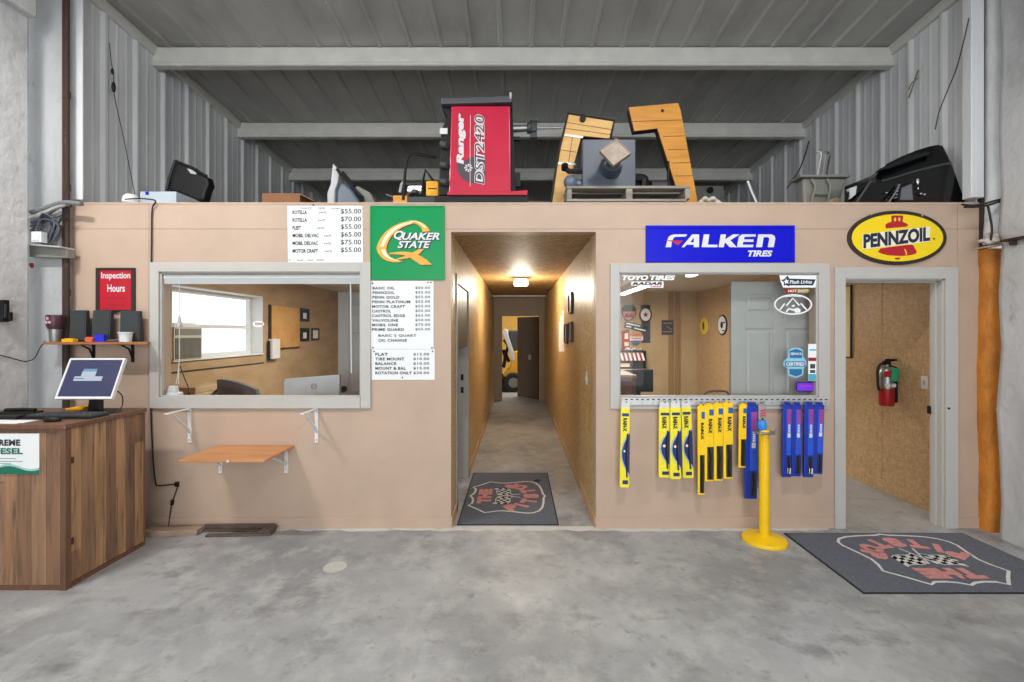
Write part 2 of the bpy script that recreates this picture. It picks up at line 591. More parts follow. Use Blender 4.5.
M_brownblack = mat('dark_brown_rim', rgb(40, 30, 26), 0.45, noise=0.08, nscale=9)
M_navy = mat('navy_ink', rgb(24, 30, 62), 0.5, noise=0.05, nscale=9)
M_mat = mat('dark_grey_mat_pile', rgb(98, 101, 109), 0.95, noise=0.16, nscale=60, bump=0.3, bscale=160, spec=0.1)
M_matpink = mat('faded_pink_mat_print', rgb(196, 136, 130), 0.95, noise=0.14, nscale=40, spec=0.1)
M_matwhite = mat('off_white_mat_print', rgb(206, 204, 198), 0.95, noise=0.1, nscale=50, spec=0.1)
M_matblack = mat('black_mat_print', rgb(24, 24, 26), 0.95, noise=0.1, nscale=50, spec=0.1)
M_maple = layered('orange_varnished_wood', rgb(196, 138, 88), [
    (rgb(176, 112, 64), 3.0, 0.42, 0.7, (0.6, 4, 1)), (rgb(214, 162, 112), 9.0, 0.6, 0.85, (0.4, 4, 1))], rough=0.4, spec=0.4)
M_pine = layered('varnished_pine_boards', rgb(216, 152, 64), [
    (rgb(196, 126, 44), 3.0, 0.42, 0.72, (0.6, 1, 5)), (rgb(150, 92, 36), 7.0, 0.68, 0.82, (0.7, 1, 3))], rough=0.4, spec=0.4)
M_pinepale = layered('pale_pine_boards', rgb(226, 182, 112), [
    (rgb(208, 158, 86), 3.0, 0.42, 0.72, (0.6, 1, 5)), (rgb(170, 118, 60), 7.0, 0.7, 0.85, (0.7, 1, 3))], rough=0.45, spec=0.4)
M_greywood = layered('weathered_grey_wood', rgb(150, 144, 134), [
    (rgb(112, 106, 98), 4.0, 0.42, 0.72, (0.5, 2, 4)), (rgb(176, 170, 160), 12.0, 0.6, 0.85, (0.5, 2, 4))], rough=0.75)
M_board = layered('raw_lumber', rgb(168, 146, 124), [
    (rgb(132, 112, 94), 5.0, 0.42, 0.72, (0.6, 3, 3))], rough=0.75)
M_slate = mat('slate_blue_paint', rgb(66, 74, 88), 0.42, noise=0.1, nscale=6)
M_greyplas = mat('grey_plastic', rgb(124, 124, 116), 0.55, noise=0.1, nscale=6)
M_bluegrey = mat('blue_grey_plastic', rgb(98, 108, 124), 0.36, noise=0.12, nscale=5)
M_palegrey = mat('pale_grey_plastic', rgb(176, 178, 180), 0.36, noise=0.08, nscale=6)
M_cable = mat('grey_cable', rgb(112, 114, 116), 0.55, noise=0.12, nscale=12)
M_blackcable = mat('black_cable', rgb(22, 22, 24), 0.5, noise=0.1, nscale=12)
M_glass = pane_glass('window_glass')
M_cork = layered('cork', rgb(200, 154, 94), [
    (rgb(186, 128, 62), 3.0, 0.42, 0.7, (1, 1, 1)), (rgb(216, 166, 100), 30.0, 0.55, 0.8, (1, 1, 1))], rough=0.8)
M_darkbrown = mat('dark_brown_door', rgb(74, 60, 50), 0.45, noise=0.14, nscale=4)
M_endwall = mat('brown_grey_end_wall', rgb(140, 122, 98), 0.5, noise=0.08, nscale=5, bump=0.1)
M_yellowwall = mat('yellow_back_wall', rgb(232, 186, 92), 0.6, noise=0.08, nscale=2)
M_machine = mat('machine_yellow', rgb(236, 170, 22), 0.35, noise=0.05, nscale=6)
M_tubelight = glow('fluorescent_tube', (1.0, 0.97, 0.92, 1), 9.0)
M_lampglow = glow('lit_lamp_diffuser', (1.0, 0.93, 0.80, 1), 6.0)
PLANKS = [layered('reclaimed_plank_%s' % n, rgb(*a), [
    (rgb(*b), 2.2, 0.42, 0.66, (9, 9, 0.8)), (rgb(70, 60, 54), 4.2, 0.52, 0.70, (9, 9, 0.5)),
    (rgb(*c), 7.0, 0.62, 0.85, (10, 10, 0.8))], rough=0.55, spec=0.35)
    for n, a, b, c in (('tan', (174, 136, 100), (146, 110, 80), (192, 158, 124)),
                       ('brown', (150, 116, 88), (122, 94, 72), (170, 136, 108)),
                       ('grey', (156, 124, 96), (126, 102, 82), (176, 146, 118)),
                       ('red', (160, 120, 88), (132, 98, 72), (178, 140, 108)),
                       ('dark', (132, 98, 74), (104, 80, 64), (156, 120, 92)))]
M_cabtrim = mat('dark_red_brown_trim', rgb(104, 72, 52), 0.42, noise=0.2, nscale=5, stretch=(6, 6, 0.6))

# ------------------------------------------------------------------ the setting
ROOF0, SLOPE = 4.500, -0.082
def roof_z(y):
    return ROOF0 + SLOPE * (y - 4.64)
LX, RX = -3.68, 3.80            # inner faces of the building's side walls above the offices
NL, NR = -3.80, 3.765            # near side walls beside the shop floor
CEIL = 2.432                    # office and corridor ceiling
DECK = 2.70                     # storage deck over the offices
ROOMB = 9.45                    # back wall of both offices
ENDY = 10.8                     # end wall of the corridor
CL, CR = wx(451), wx(596)       # corridor side faces

b = MB()
b.box(-4.6, 4.6, -6.2, 16.0, -0.12, 0.0)
struct(b.build('floor', M_floor, loc=(0, 0, 0)))

# roof lining with ribs every foot, running away from the camera
b = MB()
xs = []
x = -4.4
while x < 4.4:
    for dx, dz in ((0, 0), (0.245, 0), (0.262, -0.022), (0.290, -0.022)):
        xs.append((x + dx, dz))
    x += 0.305
ys = (-6.2, 4.64, 16.0)
vs, fs = [], []
for y in ys:
    for xx, dz in xs:
        vs.append((xx, y, roof_z(y) + dz))
n = len(xs)
for j in range(len(ys) - 1):
    for i in range(n - 1):
        fs.append((j * n + i, j * n + i + 1, (j + 1) * n + i + 1, (j + 1) * n + i))
b.add(vs, fs)
vs = [(-4.4, -6.2, roof_z(-6.2) + .1), (4.4, -6.2, roof_z(-6.2) + .1), (4.4, 16, roof_z(16) + .1), (-4.4, 16, roof_z(16) + .1)]
b.add(vs, [(0, 1, 2, 3)])
struct(b.build('ceiling', M_roof, fixn=False))

# purlins wrapped in lining: web, bottom flange with a rolled lip
for k, y in enumerate((1.55, 3.17, 4.64, 6.06, 7.43, 8.85)):
    z1 = roof_z(y) - 0.015
    b = MB()
    prof = [(y, z1), (y, z1 - 0.155), (y - 0.022, z1 - 0.166), (y - 0.024, z1 - 0.188), (y - 0.008, z1 - 0.196),
            (y + 0.07, z1 - 0.196), (y + 0.07, z1 - 0.18), (y + 0.02, z1 - 0.175), (y + 0.02, z1)]
    b.prism(prof, 'yz', LX, RX)
    struct(b.build('trim_%d' % (20 + k), M_purlin, bev=0.006))

# ribbed upper side walls
def ribbed(name, X, sgn, y0, y1, z0):
    b = MB()
    cols = []
    y = y0
    while y < y1:
        for dy, dx in ((0, 0), (0.07, 0), (0.085, .003), (0.095, .003), (0.11, 0), (0.175, 0), (0.19, .003), (0.20, .003), (0.215, 0),
                       (0.258, 0), (0.288, .020), (0.315, .020)):
            cols.append((y + dy, dx))
        y += 0.345
    n = len(cols)
    vs = [(X + sgn * dx, yy, z0) for yy, dx in cols] + [(X + sgn * dx, yy, roof_z(yy) + 0.02) for yy, dx in cols]
    b.add(vs, [(i, i + 1, n + i + 1, n + i) for i in range(n - 1)])
    s2 = -sgn * 0.10
    b.add([(X + s2, y0, z0), (X + s2, y1, z0), (X + s2, y1, roof_z(y1) + .05), (X + s2, y0, roof_z(y0) + .05)], [(0, 1, 2, 3)])
    return struct(b.build(name, M_rib, fixn=False))
ribbed('wall_left_upper', LX, 1, 3.80, 10.3, 2.52)
ribbed('wall_right_upper', RX, -1, 3.80, 10.3, 2.52)
# angle strips where the side walls meet the roof
for k, (X, s) in enumerate(((LX, 1), (RX, -1))):
    b = MB()
    vs = []
    for y in (3.85, 10.3):
        r = roof_z(y)
        vs += [(X, y, r - 0.10), (X + s * 0.035, y, r - 0.095), (X + s * 0.045, y, r - 0.04), (X + s * 0.045, y, r), (X, y, r)]
    b.add(vs, [(i, (i + 1) % 5, 5 + (i + 1) % 5, 5 + i) for i in range(5)] + [(0, 1, 2, 3, 4), (9, 8, 7, 6, 5)])
    struct(b.build('trim_%d' % (30 + k), M_purlin, bev=0.006))
b = MB()
b.box(-4.4, 4.4, 10.3, 10.4, 2.4, roof_z(10.3) + 0.05)
struct(b.build('wall_back_upper', M_rib))

# near side walls of the shop, with the recess at each frame column
b = MB()
b.box(NL - 0.25, NL, -6.2, 3.59, 0, 4.9)
b.box(NL - 0.02, NL + 0.07, -6.2, 3.585, 4.05, 4.9)
struct(b.build('wall_left', M_foam, bev=0.02))
b = MB()
b.box(-4.4, -3.66, 3.73, 3.80, 0, 4.6)
M_recess = layered('grey_recess_wall', rgb(176, 177, 178), [(rgb(140, 140, 140), 1.6, 0.42, 0.72, (1, 1, 0.3)), (rgb(104, 102, 98), 3.5, 0.62, 0.8, (1, 1, 0.8))], rough=0.7, bump=0.3, bscale=20)
struct(b.build('wall_left_recess', M_recess))
b = MB()
zs = [0, .25, .6, 1.0, 1.5, 1.9, 2.28, 2.34, 2.4, 2.7, 3.2, 3.8, 4.4, 4.9]
vs = []
for z in zs:
    jx = 0.018 * math.sin(z * 5.1) + 0.012 * math.sin(z * 11.7)
    jy = 0.02 * math.sin(z * 3.3)
    if z in (2.28, 2.34): jx += 0.03
    for (x_, y_) in ((NR + jx, -6.2), (NR + jx, 3.56 + jy * .4), (NR + 0.02 + jx, 3.61 + jy * .4), (NR + 0.10 + jx, 3.63 + jy * .4), (NR + 0.30, 3.62), (NR + .30, -6.2)):
        vs.append((x_, y_, z))
fs = []
for i in range(len(zs) - 1):
    for k in range(6):
        fs.append((i * 6 + k, i * 6 + (k + 1) % 6, (i + 1) * 6 + (k + 1) % 6, (i + 1) * 6 + k))
b.add(vs, fs + [tuple(range(6)), tuple(range((len(zs) - 1) * 6, len(zs) * 6))])
struct(b.build('wall_right', M_foam, smooth=True, angle=60))
b = MB()
b.box(3.79, 4.4, 3.80, 3.88, 0, 4.6)
struct(b.build('wall_right_recess', M_foam))
# frame column flanges above the partition
b = MB()
b.box(-3.70, wx(84, 3.80), 3.785, 3.80, DECK, 4.6)
struct(b.build('trim_40', M_rib, bev=0.004))
b = MB()
b.box(wx(969, 3.74), wx(982, 3.74), 3.72, 3.80, DECK, 4.6)
struct(b.build('trim_41', M_rib, bev=0.006))
b = MB()
b.box(wx(982, 3.76), wx(988, 3.76), 3.76, 3.80, 2.25, 4.35)
struct(b.build('trim_42', M_rust, bev=0.004))
b = MB()
b.tube([(wx(994, 3.74), 3.74, 2.32), (wx(994, 3.74), 3.74, 2.6), (wx(993, 3.74), 3.74, 3.2), (wx(994, 3.74), 3.74, 4.5)], [0.075, 0.06, 0.055, 0.06], 12)
struct(b.build('trim_43', M_foam, smooth=True))
# orange foam filled post at the right end of the partition
b = MB()
vs, fs = [], []
nz, nk = 34, 12
for i in range(nz + 1):
    z = 0.0 + 2.28 * i / nz
    for k in range(nk):
        t = 2 * math.pi * k / nk
        wob = 1 + 0.05 * math.sin(z * 13 + k * 1.7) + 0.04 * math.sin(z * 29 + k * 3.1)
        cxp = 3.868 + 0.008 * math.sin(z * 4)
        vs.append((cxp + 0.085 * wob * math.copysign(abs(math.cos(t)) ** 0.6, math.cos(t)), 3.76 + 0.075 * wob * math.copysign(abs(math.sin(t)) ** 0.7, math.sin(t)), z))
for i in range(nz):
    for k in range(nk):
        fs.append((i * nk + k, i * nk + (k + 1) % nk, (i + 1) * nk + (k + 1) % nk, (i + 1) * nk + k))
b.add(vs, fs + [tuple(range(nk)), tuple(range(nz * nk, nz * nk + nk))])
struct(b.build('trim_44', M_orange, smooth=True, angle=70))
# rusty conduit pipe at the left end
b = MB()
b.cyl((wx(67.3, 3.715), 3.715, 0.9), (wx(67.3, 3.715), 3.715, 4.55), 0.016, n=14)
b.box(wx(63.2, 3.72), wx(65.5, 3.72), 3.71, 3.735, 0.0, 4.55)
for z in (1.9, 2.75, 3.5):
    b.cyl((wx(67.3, 3.715), 3.715, z), (wx(67.3, 3.715), 3.715, z + .05), 0.021, n=14)
struct(b.build('trim_45', M_rust, smooth=True))

# ---- the office partition with its four openings
def holed(b, xcuts, zcuts, holes, y0, y1, skin=None, seams=()):
    for i in range(len(xcuts) - 1):
        for j in range(len(zcuts) - 1):
            xa, xb, za, zb = xcuts[i], xcuts[i + 1], zcuts[j], zcuts[j + 1]
            cx, cz = (xa + xb) / 2, (za + zb) / 2
            if any(h[0] < cx < h[1] and h[2] < cz < h[3] for h in holes):
                continue
            g = 0.0013
            gx0 = g if ('x', xa) in seams else 0
            gx1 = g if ('x', xb) in seams else 0
            gz0 = g if ('z', za) in seams else 0
            gz1 = g if ('z', zb) in seams else 0
            b.box(xa + gx0, xb - gx1, y0, y1, za + gz0, zb - gz1)
W1 = (wx(160), wx(361), wz(397), wz(272))
W2 = (wx(619), wx(818), wz(397), wz(273))
DO = (wx(844.3), wx(944), 0, wz(279))
CO = (CL, CR, 0, CEIL)
PX0, PX1, PTOP = wx(70), wx(979), wz(204)
sx0, sx1, sz = wx(149), wx(957.5), wz(229)
holes = [W1, W2, DO, CO]
xc = sorted({PX0, PX1, sx0, sx1, *[h[0] for h in holes], *[h[1] for h in holes]})
zc = sorted({0, PTOP, sz, W1[2], W1[3], W2[3], DO[3], CEIL})
b = MB()
seams = {('x', sx0), ('x', sx1), ('z', sz)}
holed(b, xc, zc, holes, FRONT, FRONT + 0.012, seams=seams)
holed(b, xc, zc, holes, FRONT + 0.012, BACK)
struct(b.build('wall_front', M_beige))
b = MB()
b.box(PX0, PX1, FRONT - 0.006, BACK, PTOP, PTOP + 0.012)
struct(b.build('trim_1', M_cap, bev=0.003))

def casing(name, x0, x1, z0, z1, w, mats, bottom=True, depth=0.018, reveal=0.03):
    """Flat casing boards round an opening with a jamb lining through the wall."""
    b = MB()
    y0 = FRONT - depth
    zb = z0 if not bottom else z0 - w[3]
    b.box(x0 - w[0], x0, y0, FRONT, zb, z1 + w[2])
    b.box(x1, x1 + w[1], y0, FRONT, zb, z1 + w[2])
    b.box(x0, x1, y0, FRONT, z1, z1 + w[2])
    if bottom: b.box(x0, x1, y0 - 0.006, FRONT, z0 - w[3], z0)
    t = 0.012
    b.box(x0, x0 + t, FRONT, FRONT + reveal, z0, z1)
    b.box(x1 - t, x1, FRONT, FRONT + reveal, z0, z1)
    b.box(x0, x1, FRONT, FRONT + reveal, z1 - t, z1)
    if bottom: b.box(x0, x1, FRONT, FRONT + reveal, z0, z0 + t)
    return b
p = 1 / 121.69
b = casing('window_1', *W1, (9 * p, 10 * p, 9.5 * p, 11 * p), M_trim)
win1 = struct(b.build('window_1', M_trim, bev=0.0025, loc=(0, FRONT, 0)))
b = MB(); b.box(W1[0] + .012, W1[1] - .012, FRONT + 0.006, FRONT + 0.012, W1[2] + .012, W1[3] - .012)
b.build('window_pane', M_glass, win1)
b = casing('window_2', *W2, (9 * p, 10.5 * p, 9.5 * p, 11.5 * p), M_trim)
win2 = struct(b.build('window_2', M_trim, bev=0.0025, loc=(0, FRONT, 0)))
b = MB(); b.box(W2[0] + .012, W2[1] - .012, FRONT + 0.006, FRONT + 0.012, W2[2] + .012, W2[3] - .012)
b.build('window_pane', M_glass, win2)
GLASS = FRONT + 0.006
# doorway on the right: casing, jamb with stop, strike plate, and the open door leaf behind the window
b = casing('door_1', DO[0], DO[1], 0.0, DO[3], (10.5 * p, 12.5 * p, 11.5 * p, 0), M_trim, bottom=False, reveal=0.12)
b.box(DO[1] - 0.024, DO[1] - 0.012, FRONT + 0.05, FRONT + 0.09, 0, DO[3] - 0.012)
b.box(DO[0] + 0.012, DO[0] + 0.024, FRONT + 0.05, FRONT + 0.09, 0, DO[3] - 0.012)
b.box(DO[0], DO[1], FRONT + 0.05, FRONT + 0.09, DO[3] - 0.024, DO[3] - 0.012)
door1 = struct(b.build('door_1', M_trim, bev=0.002, loc=(DO[0], FRONT, 0)))
b = MB()
b.box(DO[1] - 0.030, DO[1] - 0.0235, FRONT + 0.092, FRONT + 0.124, 0.92, 0.985)
b.box(DO[1] - 0.036, DO[1] - 0.030, FRONT + 0.086, FRONT + 0.10, 0.93, 0.975)
b.build('strike_plate', M_black, door1)
b = MB()
b.cyl((DO[1] + 0.02, FRONT - 0.026, 0.985), (DO[1] + 0.02, FRONT - 0.018, 0.985), 0.008)
b.build('latch_screw', M_black, door1)

def six_panel(b, x0, x1, y0, y1, z0, z1, face=-1):
    """A six panel door leaf: slab, with sunk and raised panel fields on the face at y0."""
    b.box(x0, x1, y0 + 0.008, y1, z0, z1)
    w = x1 - x0
    H = z1 - z0
    st = 0.145 * w; mid = 0.12 * w
    pw = (w - 2 * st - mid) / 2
    rows = [(0.125, 0.37), (0.46, 0.80), (0.865, 0.945)]
    cols = [(x0 + st, x0 + st + pw), (x1 - st - pw, x1 - st)]
    # stiles and rails stand proud of the sunk fields
    b.box(x0, x0 + st, y0, y0 + 0.008, z0, z1)
    b.box(x1 - st, x1, y0, y0 + 0.008, z0, z1)
    b.box(x0 + st + pw, x1 - st - pw, y0, y0 + 0.008, z0, z1)
    last = 0
    for a, c in rows + [(1.0, 1.0)]:
        for xa, xb in cols:
            b.box(xa, xb, y0, y0 + 0.008, z0 + last * H, z0 + a * H)
        last = c
    for a, c in rows:
        for xa, xb in cols:
            s = b.mark()
            b.frustum(xa + .022, xb - .022, -(c - a) * H / 2 + .022, (c - a) * H / 2 - .022, 0, 0.007, 0.014, 0.014)
            b.xf(s, Matrix.Translation(Vector((0, y0 + 0.008, z0 + (a + c) / 2 * H))) @ Matrix.Rotation(math.pi / 2, 4, 'X'))
lx1 = 2.685; lx0 = lx1 - 0.83
b = MB()
six_panel(b, wx(730, 4.0), wx(730, 4.0) + 0.82, 3.975, 4.015, 0.012, 2.045)
d2 = struct(b.build('door_2', M_doorgrey, bev=0.002))

# baseboards
b = MB()
hb = 0.088
for xa, xb in ((PX0, CL), (CR, DO[0] - 10.5 * p), (DO[1] + 12.5 * p, PX1)):
    b.box(xa, xb, FRONT - 0.012, FRONT, 0, hb)
struct(b.build('baseboard_front', M_beige, bev=0.003))
b = MB()
b.box(CR - 0.012, CR, FRONT - 0.012, ENDY, 0, hb)
struct(b.build('baseboard_corridor_right', M_tan, bev=0.003))
b = MB()
b.box(CL, CL + 0.012, FRONT - 0.012, 4.12, 0, hb)
b.box(CL, CL + 0.012, 5.09, ENDY, 0, hb)
struct(b.build('baseboard_corridor_left', M_tan, bev=0.003))
b = MB()
b.box(RX - 0.115, RX - 0.10, BACK, ROOMB, 0, 0.11)
struct(b.build('baseboard_right', M_tan, bev=0.003))

# pale swept edge of the shop slab along the partition
b = MB()
rs = random.Random(21)
n_ = 60
ed0 = [(PX0 + .65 + (PX1 - PX0 - .65 - 1.25) * k / n_, FRONT - .035 - rs.uniform(0, .035)) for k in range(n_ + 1)]
b.prism(ed0 + [(ed0[-1][0], FRONT + .03), (ed0[0][0], FRONT + .03)], 'xy', 0, .0015)
struct(b.build('trim_60', layered('pale_slab_edge', rgb(196, 194, 188), [(rgb(150, 149, 146), 6, .5, .75, (1, 1, 1))], .6)))

# storage deck, office ceilings
b = MB(); b.box(LX - .1, RX + .1, BACK, 10.35, DECK - 0.05, DECK)
struct(b.build('floor_deck', M_greywood))
b = MB(); b.box(LX - .1, CL - .12, BACK, ROOMB, CEIL, CEIL + .08)
struct(b.build('ceiling_left_office', M_ceil))
b = MB(); b.box(CR + .12, RX + .1, BACK, ROOMB, CEIL, CEIL + .08)
struct(b.build('ceiling_right_office', M_ceil))
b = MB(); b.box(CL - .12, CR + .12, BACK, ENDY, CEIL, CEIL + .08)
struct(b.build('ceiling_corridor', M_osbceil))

# corridor walls; the left one has a doorway with only its upper half door shut
b = MB()
DY0, DY1, DZ = 4.14, 5.07, 2.05
b.box(CL - .12, CL, BACK, DY0, 0, CEIL)
b.box(CL - .12, CL, DY1, ENDY, 0, CEIL)
b.box(CL - .12, CL, DY0, DY1, DZ, CEIL)
struct(b.build('wall_corridor_left', M_osb))
b = MB(); b.box(CR, CR + .12, BACK, ENDY, 0, CEIL)
struct(b.build('wall_corridor_right', M_osb))
b = MB()
b.box(CL - .125, CL + .012, DY1 - .012, DY1 + .07, 0, DZ)
b.box(CL, CL + .012, DY0 - .07, DY0, 0, DZ + .08)
b.box(CL, CL + .012, DY0, DY1 + .07, DZ, DZ + .08)
b.box(CL - .12, CL, DY0, DY0 + .012, 0, DZ)
d3 = struct(b.build('door_3', mat('dark_grey_jamb_paint', rgb(150, 146, 138), .45, noise=.04), bev=0.003, loc=(CL, DY0, 0)))  # jamb paint is an even grey, darker than the trim paint
b = MB(); b.box(CL - .045, CL - .005, DY0 + .015, DY1 - .015, 1.455, DZ - .005)
b.build('upper_leaf', M_darkbrown, d3, bev=0.003)
b = MB()
for z in (1.08, 0.94):
    b.box(CL - .075, CL - .045, DY1 - .0165, DY1 - .012, z, z + .065)
b.build('strike_plate', M_black, d3)
# end wall of the corridor with a half open door
EX0, EX1, EZ1 = wx(502, ENDY), wx(539, ENDY), wz(316, ENDY)
b = MB()
b.box(CL - .12, EX0, ENDY, ENDY + .12, 0, CEIL)
b.box(EX1, CR + .12, ENDY, ENDY + .12, 0, CEIL)
b.box(EX0, EX1, ENDY, ENDY + .12, EZ1, CEIL)
struct(b.build('wall_corridor_end', M_endwall))
b = MB()
b.box(EX0 - .09, EX0, ENDY - .018, ENDY + .12, 0, EZ1 + .09)
b.box(EX1, EX1 + .10, ENDY - .018, ENDY + .12, 0, EZ1 + .09)
b.box(EX0, EX1, ENDY - .018, ENDY + .12, EZ1, EZ1 + .09)
d4 = struct(b.build('door_4', M_endwall, bev=0.003, loc=(EX1, ENDY, 0)))
b = MB()
s = b.mark()
b.box(EX1 - .80, EX1, ENDY + .06, ENDY + .10, 0.01, EZ1 - .01)
b.turn(s, (EX1, ENDY + .08, 0), (0, 0, -math.radians(52)))
lf = b.build('leaf', M_darkbrown, d4, bev=0.003)
b = MB()
s = b.mark()
b.box(EX1 - .36, EX1 - .26, ENDY + .052, ENDY + .060, .94, 1.06)
b.cyl((EX1 - .72, ENDY + .06, .98), (EX1 - .72, ENDY + .0, .98), .027)
b.turn(s, (EX1, ENDY + .08, 0), (0, 0, -math.radians(52)))
b.build('door_knob', M_steel, lf, smooth=True)

# left office: outer wall with a window, back wall
OW = (4.87, 6.62, 1.29, 2.12)          # window opening: y0 y1 z0 z1
b = MB()
XL = -3.67
def sidewall(b, xa, xb, y0, y1, hole, ztop):
    b.box(xa, xb, y0, hole[0], 0, ztop)
    b.box(xa, xb, hole[1], y1, 0, ztop)
    b.box(xa, xb, hole[0], hole[1], 0, hole[2])
    b.box(xa, xb, hole[0], hole[1], hole[3], ztop)
sidewall(b, XL - .22, XL, BACK, ROOMB, OW, CEIL)
struct(b.build('wall_left_office', M_offwall))
b = MB()
t = .012
b.box(XL - .22, XL + .012, OW[0], OW[0] + t, OW[2], OW[3])
b.box(XL - .22, XL + .012, OW[1] - t, OW[1], OW[2], OW[3])
b.box(XL - .22, XL + .012, OW[0], OW[1], OW[3] - t, OW[3])
b.box(XL - .22, XL + .03, OW[0], OW[1], OW[2], OW[2] + t)
w3 = struct(b.build('window_3', M_white, bev=0.002, loc=(XL, OW[0], OW[2])))
b = MB()
xf0, xf1 = XL - .20, XL - .155
b.box(xf0, xf1, OW[0] + t, OW[0] + .06, OW[2] + t, OW[3] - t)
b.box(xf0, xf1, OW[1] - .06, OW[1] - t, OW[2] + t, OW[3] - t)
b.box(xf0, xf1, OW[0] + .06, OW[1] - .06, OW[2] + t, OW[2] + .06)
b.box(xf0, xf1, OW[0] + .06, OW[1] - .06, OW[3] - .06, OW[3] - t)
b.box(xf0, xf1, OW[0] + .06, OW[1] - .06, 1.655, 1.70)
b.build('sash', M_white, w3)
b = MB(); b.box(XL - .18, XL - .176, OW[0] + .05, OW[1] - .05, OW[2] + .05, OW[3] - .05)
b.build('window_pane', M_glass, w3)
b = MB(); b.box(XL - .22, CL - .12, ROOMB, ROOMB + .1, 0, CEIL)
struct(b.build('wall_left_office_back', M_offwall))
# grey inner door seen through the left window, standing open beside its stub wall
b = MB(); six_panel(b, wx(338, 4.95), wx(338, 4.95) + .80, 4.95, 4.99, 0.01, 2.04)
d5 = struct(b.build('door_5', M_doorgrey, bev=0.002))
b = MB(); b.lathe([(0.001, -.075), (.02, -.075), (.03, -.062), (.031, -.045), (.014, -.036), (.014, -.01), (.034, -.008), (.034, 0)], (wx(344.3, 4.95), 4.95, wz(389, 4.95)), 20, axis='y')
b.build('door_knob', M_black, d5, smooth=True)
b = MB(); b.box(wx(338, 4.95) + .81, CL - .12, 4.97, 5.05, 0, CEIL)
struct(b.build('wall_left_office_stub', M_offwall))
# right office: side wall behind the doorway, back wall, two brown battens on it
XR = RX - .10
b = MB(); b.box(XR, RX + .1, BACK, ROOMB, 0, CEIL)
struct(b.build('wall_right_office', M_tan))
b = MB(); b.box(CR + .12, RX, ROOMB, ROOMB + .1, 0, CEIL)
struct(b.build('wall_right_office_back', M_ply))
for k, (a, c) in enumerate(((668.5, 673.5), (675, 680), (698, 700.5))):
    b = MB(); b.box(wx(a, ROOMB), wx(c, ROOMB) - .0, ROOMB - .02, ROOMB, 0, CEIL)
    struct(b.build('trim_%d' % (50 + k), M_batten, bev=0.003))
b = MB(); b.box(XR - .004, XR, 4.66, 4.672, 0.11, CEIL)
struct(b.build('trim_55', M_tan))

# the bay beyond the corridor
b = MB(); b.box(-4.4, 4.4, 15.6, 15.8, 0, 4.2)
struct(b.build('wall_back', M_yellowwall))
b = MB()
b.box(-4.5, -4.4, ENDY + .12, 15.8, 0, 4.2); 
struct(b.build('wall_back_left', M_yellowwall))
b = MB()
b.box(4.4, 4.5, ENDY + .12, 15.8, 0, 4.2)
struct(b.build('wall_back_right', M_yellowwall))

# ------------------------------------------------------------------ plank counter at the left
CX0, CX1, CY0, CY1, CZ = -3.785, -2.815, 2.87, 3.48, 1.036
t = thing('counter', 'tall counter clad in reclaimed brown planks at the left wall', 'counter', ((CX0 + CX1) / 2, (CY0 + CY1) / 2, 0))
b = MB()
b.box(CX0, CX1 - .014, CY0 + .014, CY1, 0.02, CZ - .03)
b.build('carcass', PLANKS[4], t)
rp = random.Random(3)
def planks(b, u0, u1, z0, z1, w, place):
    u = u0
    last = -1
    while u < u1 - 0.01:
        ue = min(u1, u + w * rp.uniform(0.86, 1.14))
        z = z0
        cuts = [z0] + sorted(rp.uniform(z0 + .12, z1 - .12) for _ in range(rp.choice((0, 0, 0, 1)))) + [z1]
        for za, zb in zip(cuts, cuts[1:]):
            k = rp.randrange(4) if rp.random() < .88 else 4
            if k == last: k = (k + 1) % 4
            last = k
            place(u + .0006, ue - .0006, za + .0006, zb - .0006, k, rp.uniform(-.0015, .0015))
        u = ue
b = MB()
planks(b, CX0, CX1 - .03, .03, CZ - .05, .085, lambda u, v, za, zb, k, d: b.box(u, v, CY0 + d, CY0 + .014, za, zb, k))
b.build('front_planks', PLANKS, t, bev=.0012, seg=1)
b = MB()
planks(b, CY0 + .03, CY1 - .012, .03, CZ - .03, .085, lambda u, v, za, zb, k, d: b.box(CX1 - .014, CX1 - .002 + d, u, v, za, zb, k))
b.build('side_door', PLANKS, t, bev=.0012, seg=1)
b = MB()
b.box(CX1 - .032, CX1 + .006, CY0 - .008, CY0 + .03, 0.0, CZ - .03)
b.box(CX0, CX1 - .03, CY0 - .006, CY0 + .014, CZ - .052, CZ - .03)
b.box(CX0, CX1 - .03, CY0 - .004, CY0 + .014, 0.0, .03)
b.box(CX1 - .014, CX1 + .002, CY0 + .03, CY1, 0.0, .028)
b.box(CX1 - .014, CX1 + .004, CY1 - .014, CY1, 0.028, CZ - .03)
b.build('corner_trim', M_cabtrim, t, bev=.002)
b = MB()
b.box(CX0 - .005, CX1 + .014, CY0 - .016, CY1 + .005, CZ - .03, CZ)
b.build('counter_top', M_cabtrim, t, bev=.004)
for z in (.80, .29):
    b = MB()
    b.cyl((CX1 + .007, CY0 + .036, z - .02), (CX1 + .007, CY0 + .036, z + .02), .005, n=10)
    b.box(CX1 - .002, CX1 + .004, CY0 + .030, CY0 + .05, z - .018, z + .018)
    b.build('hinge', M_rust, t, smooth=True)

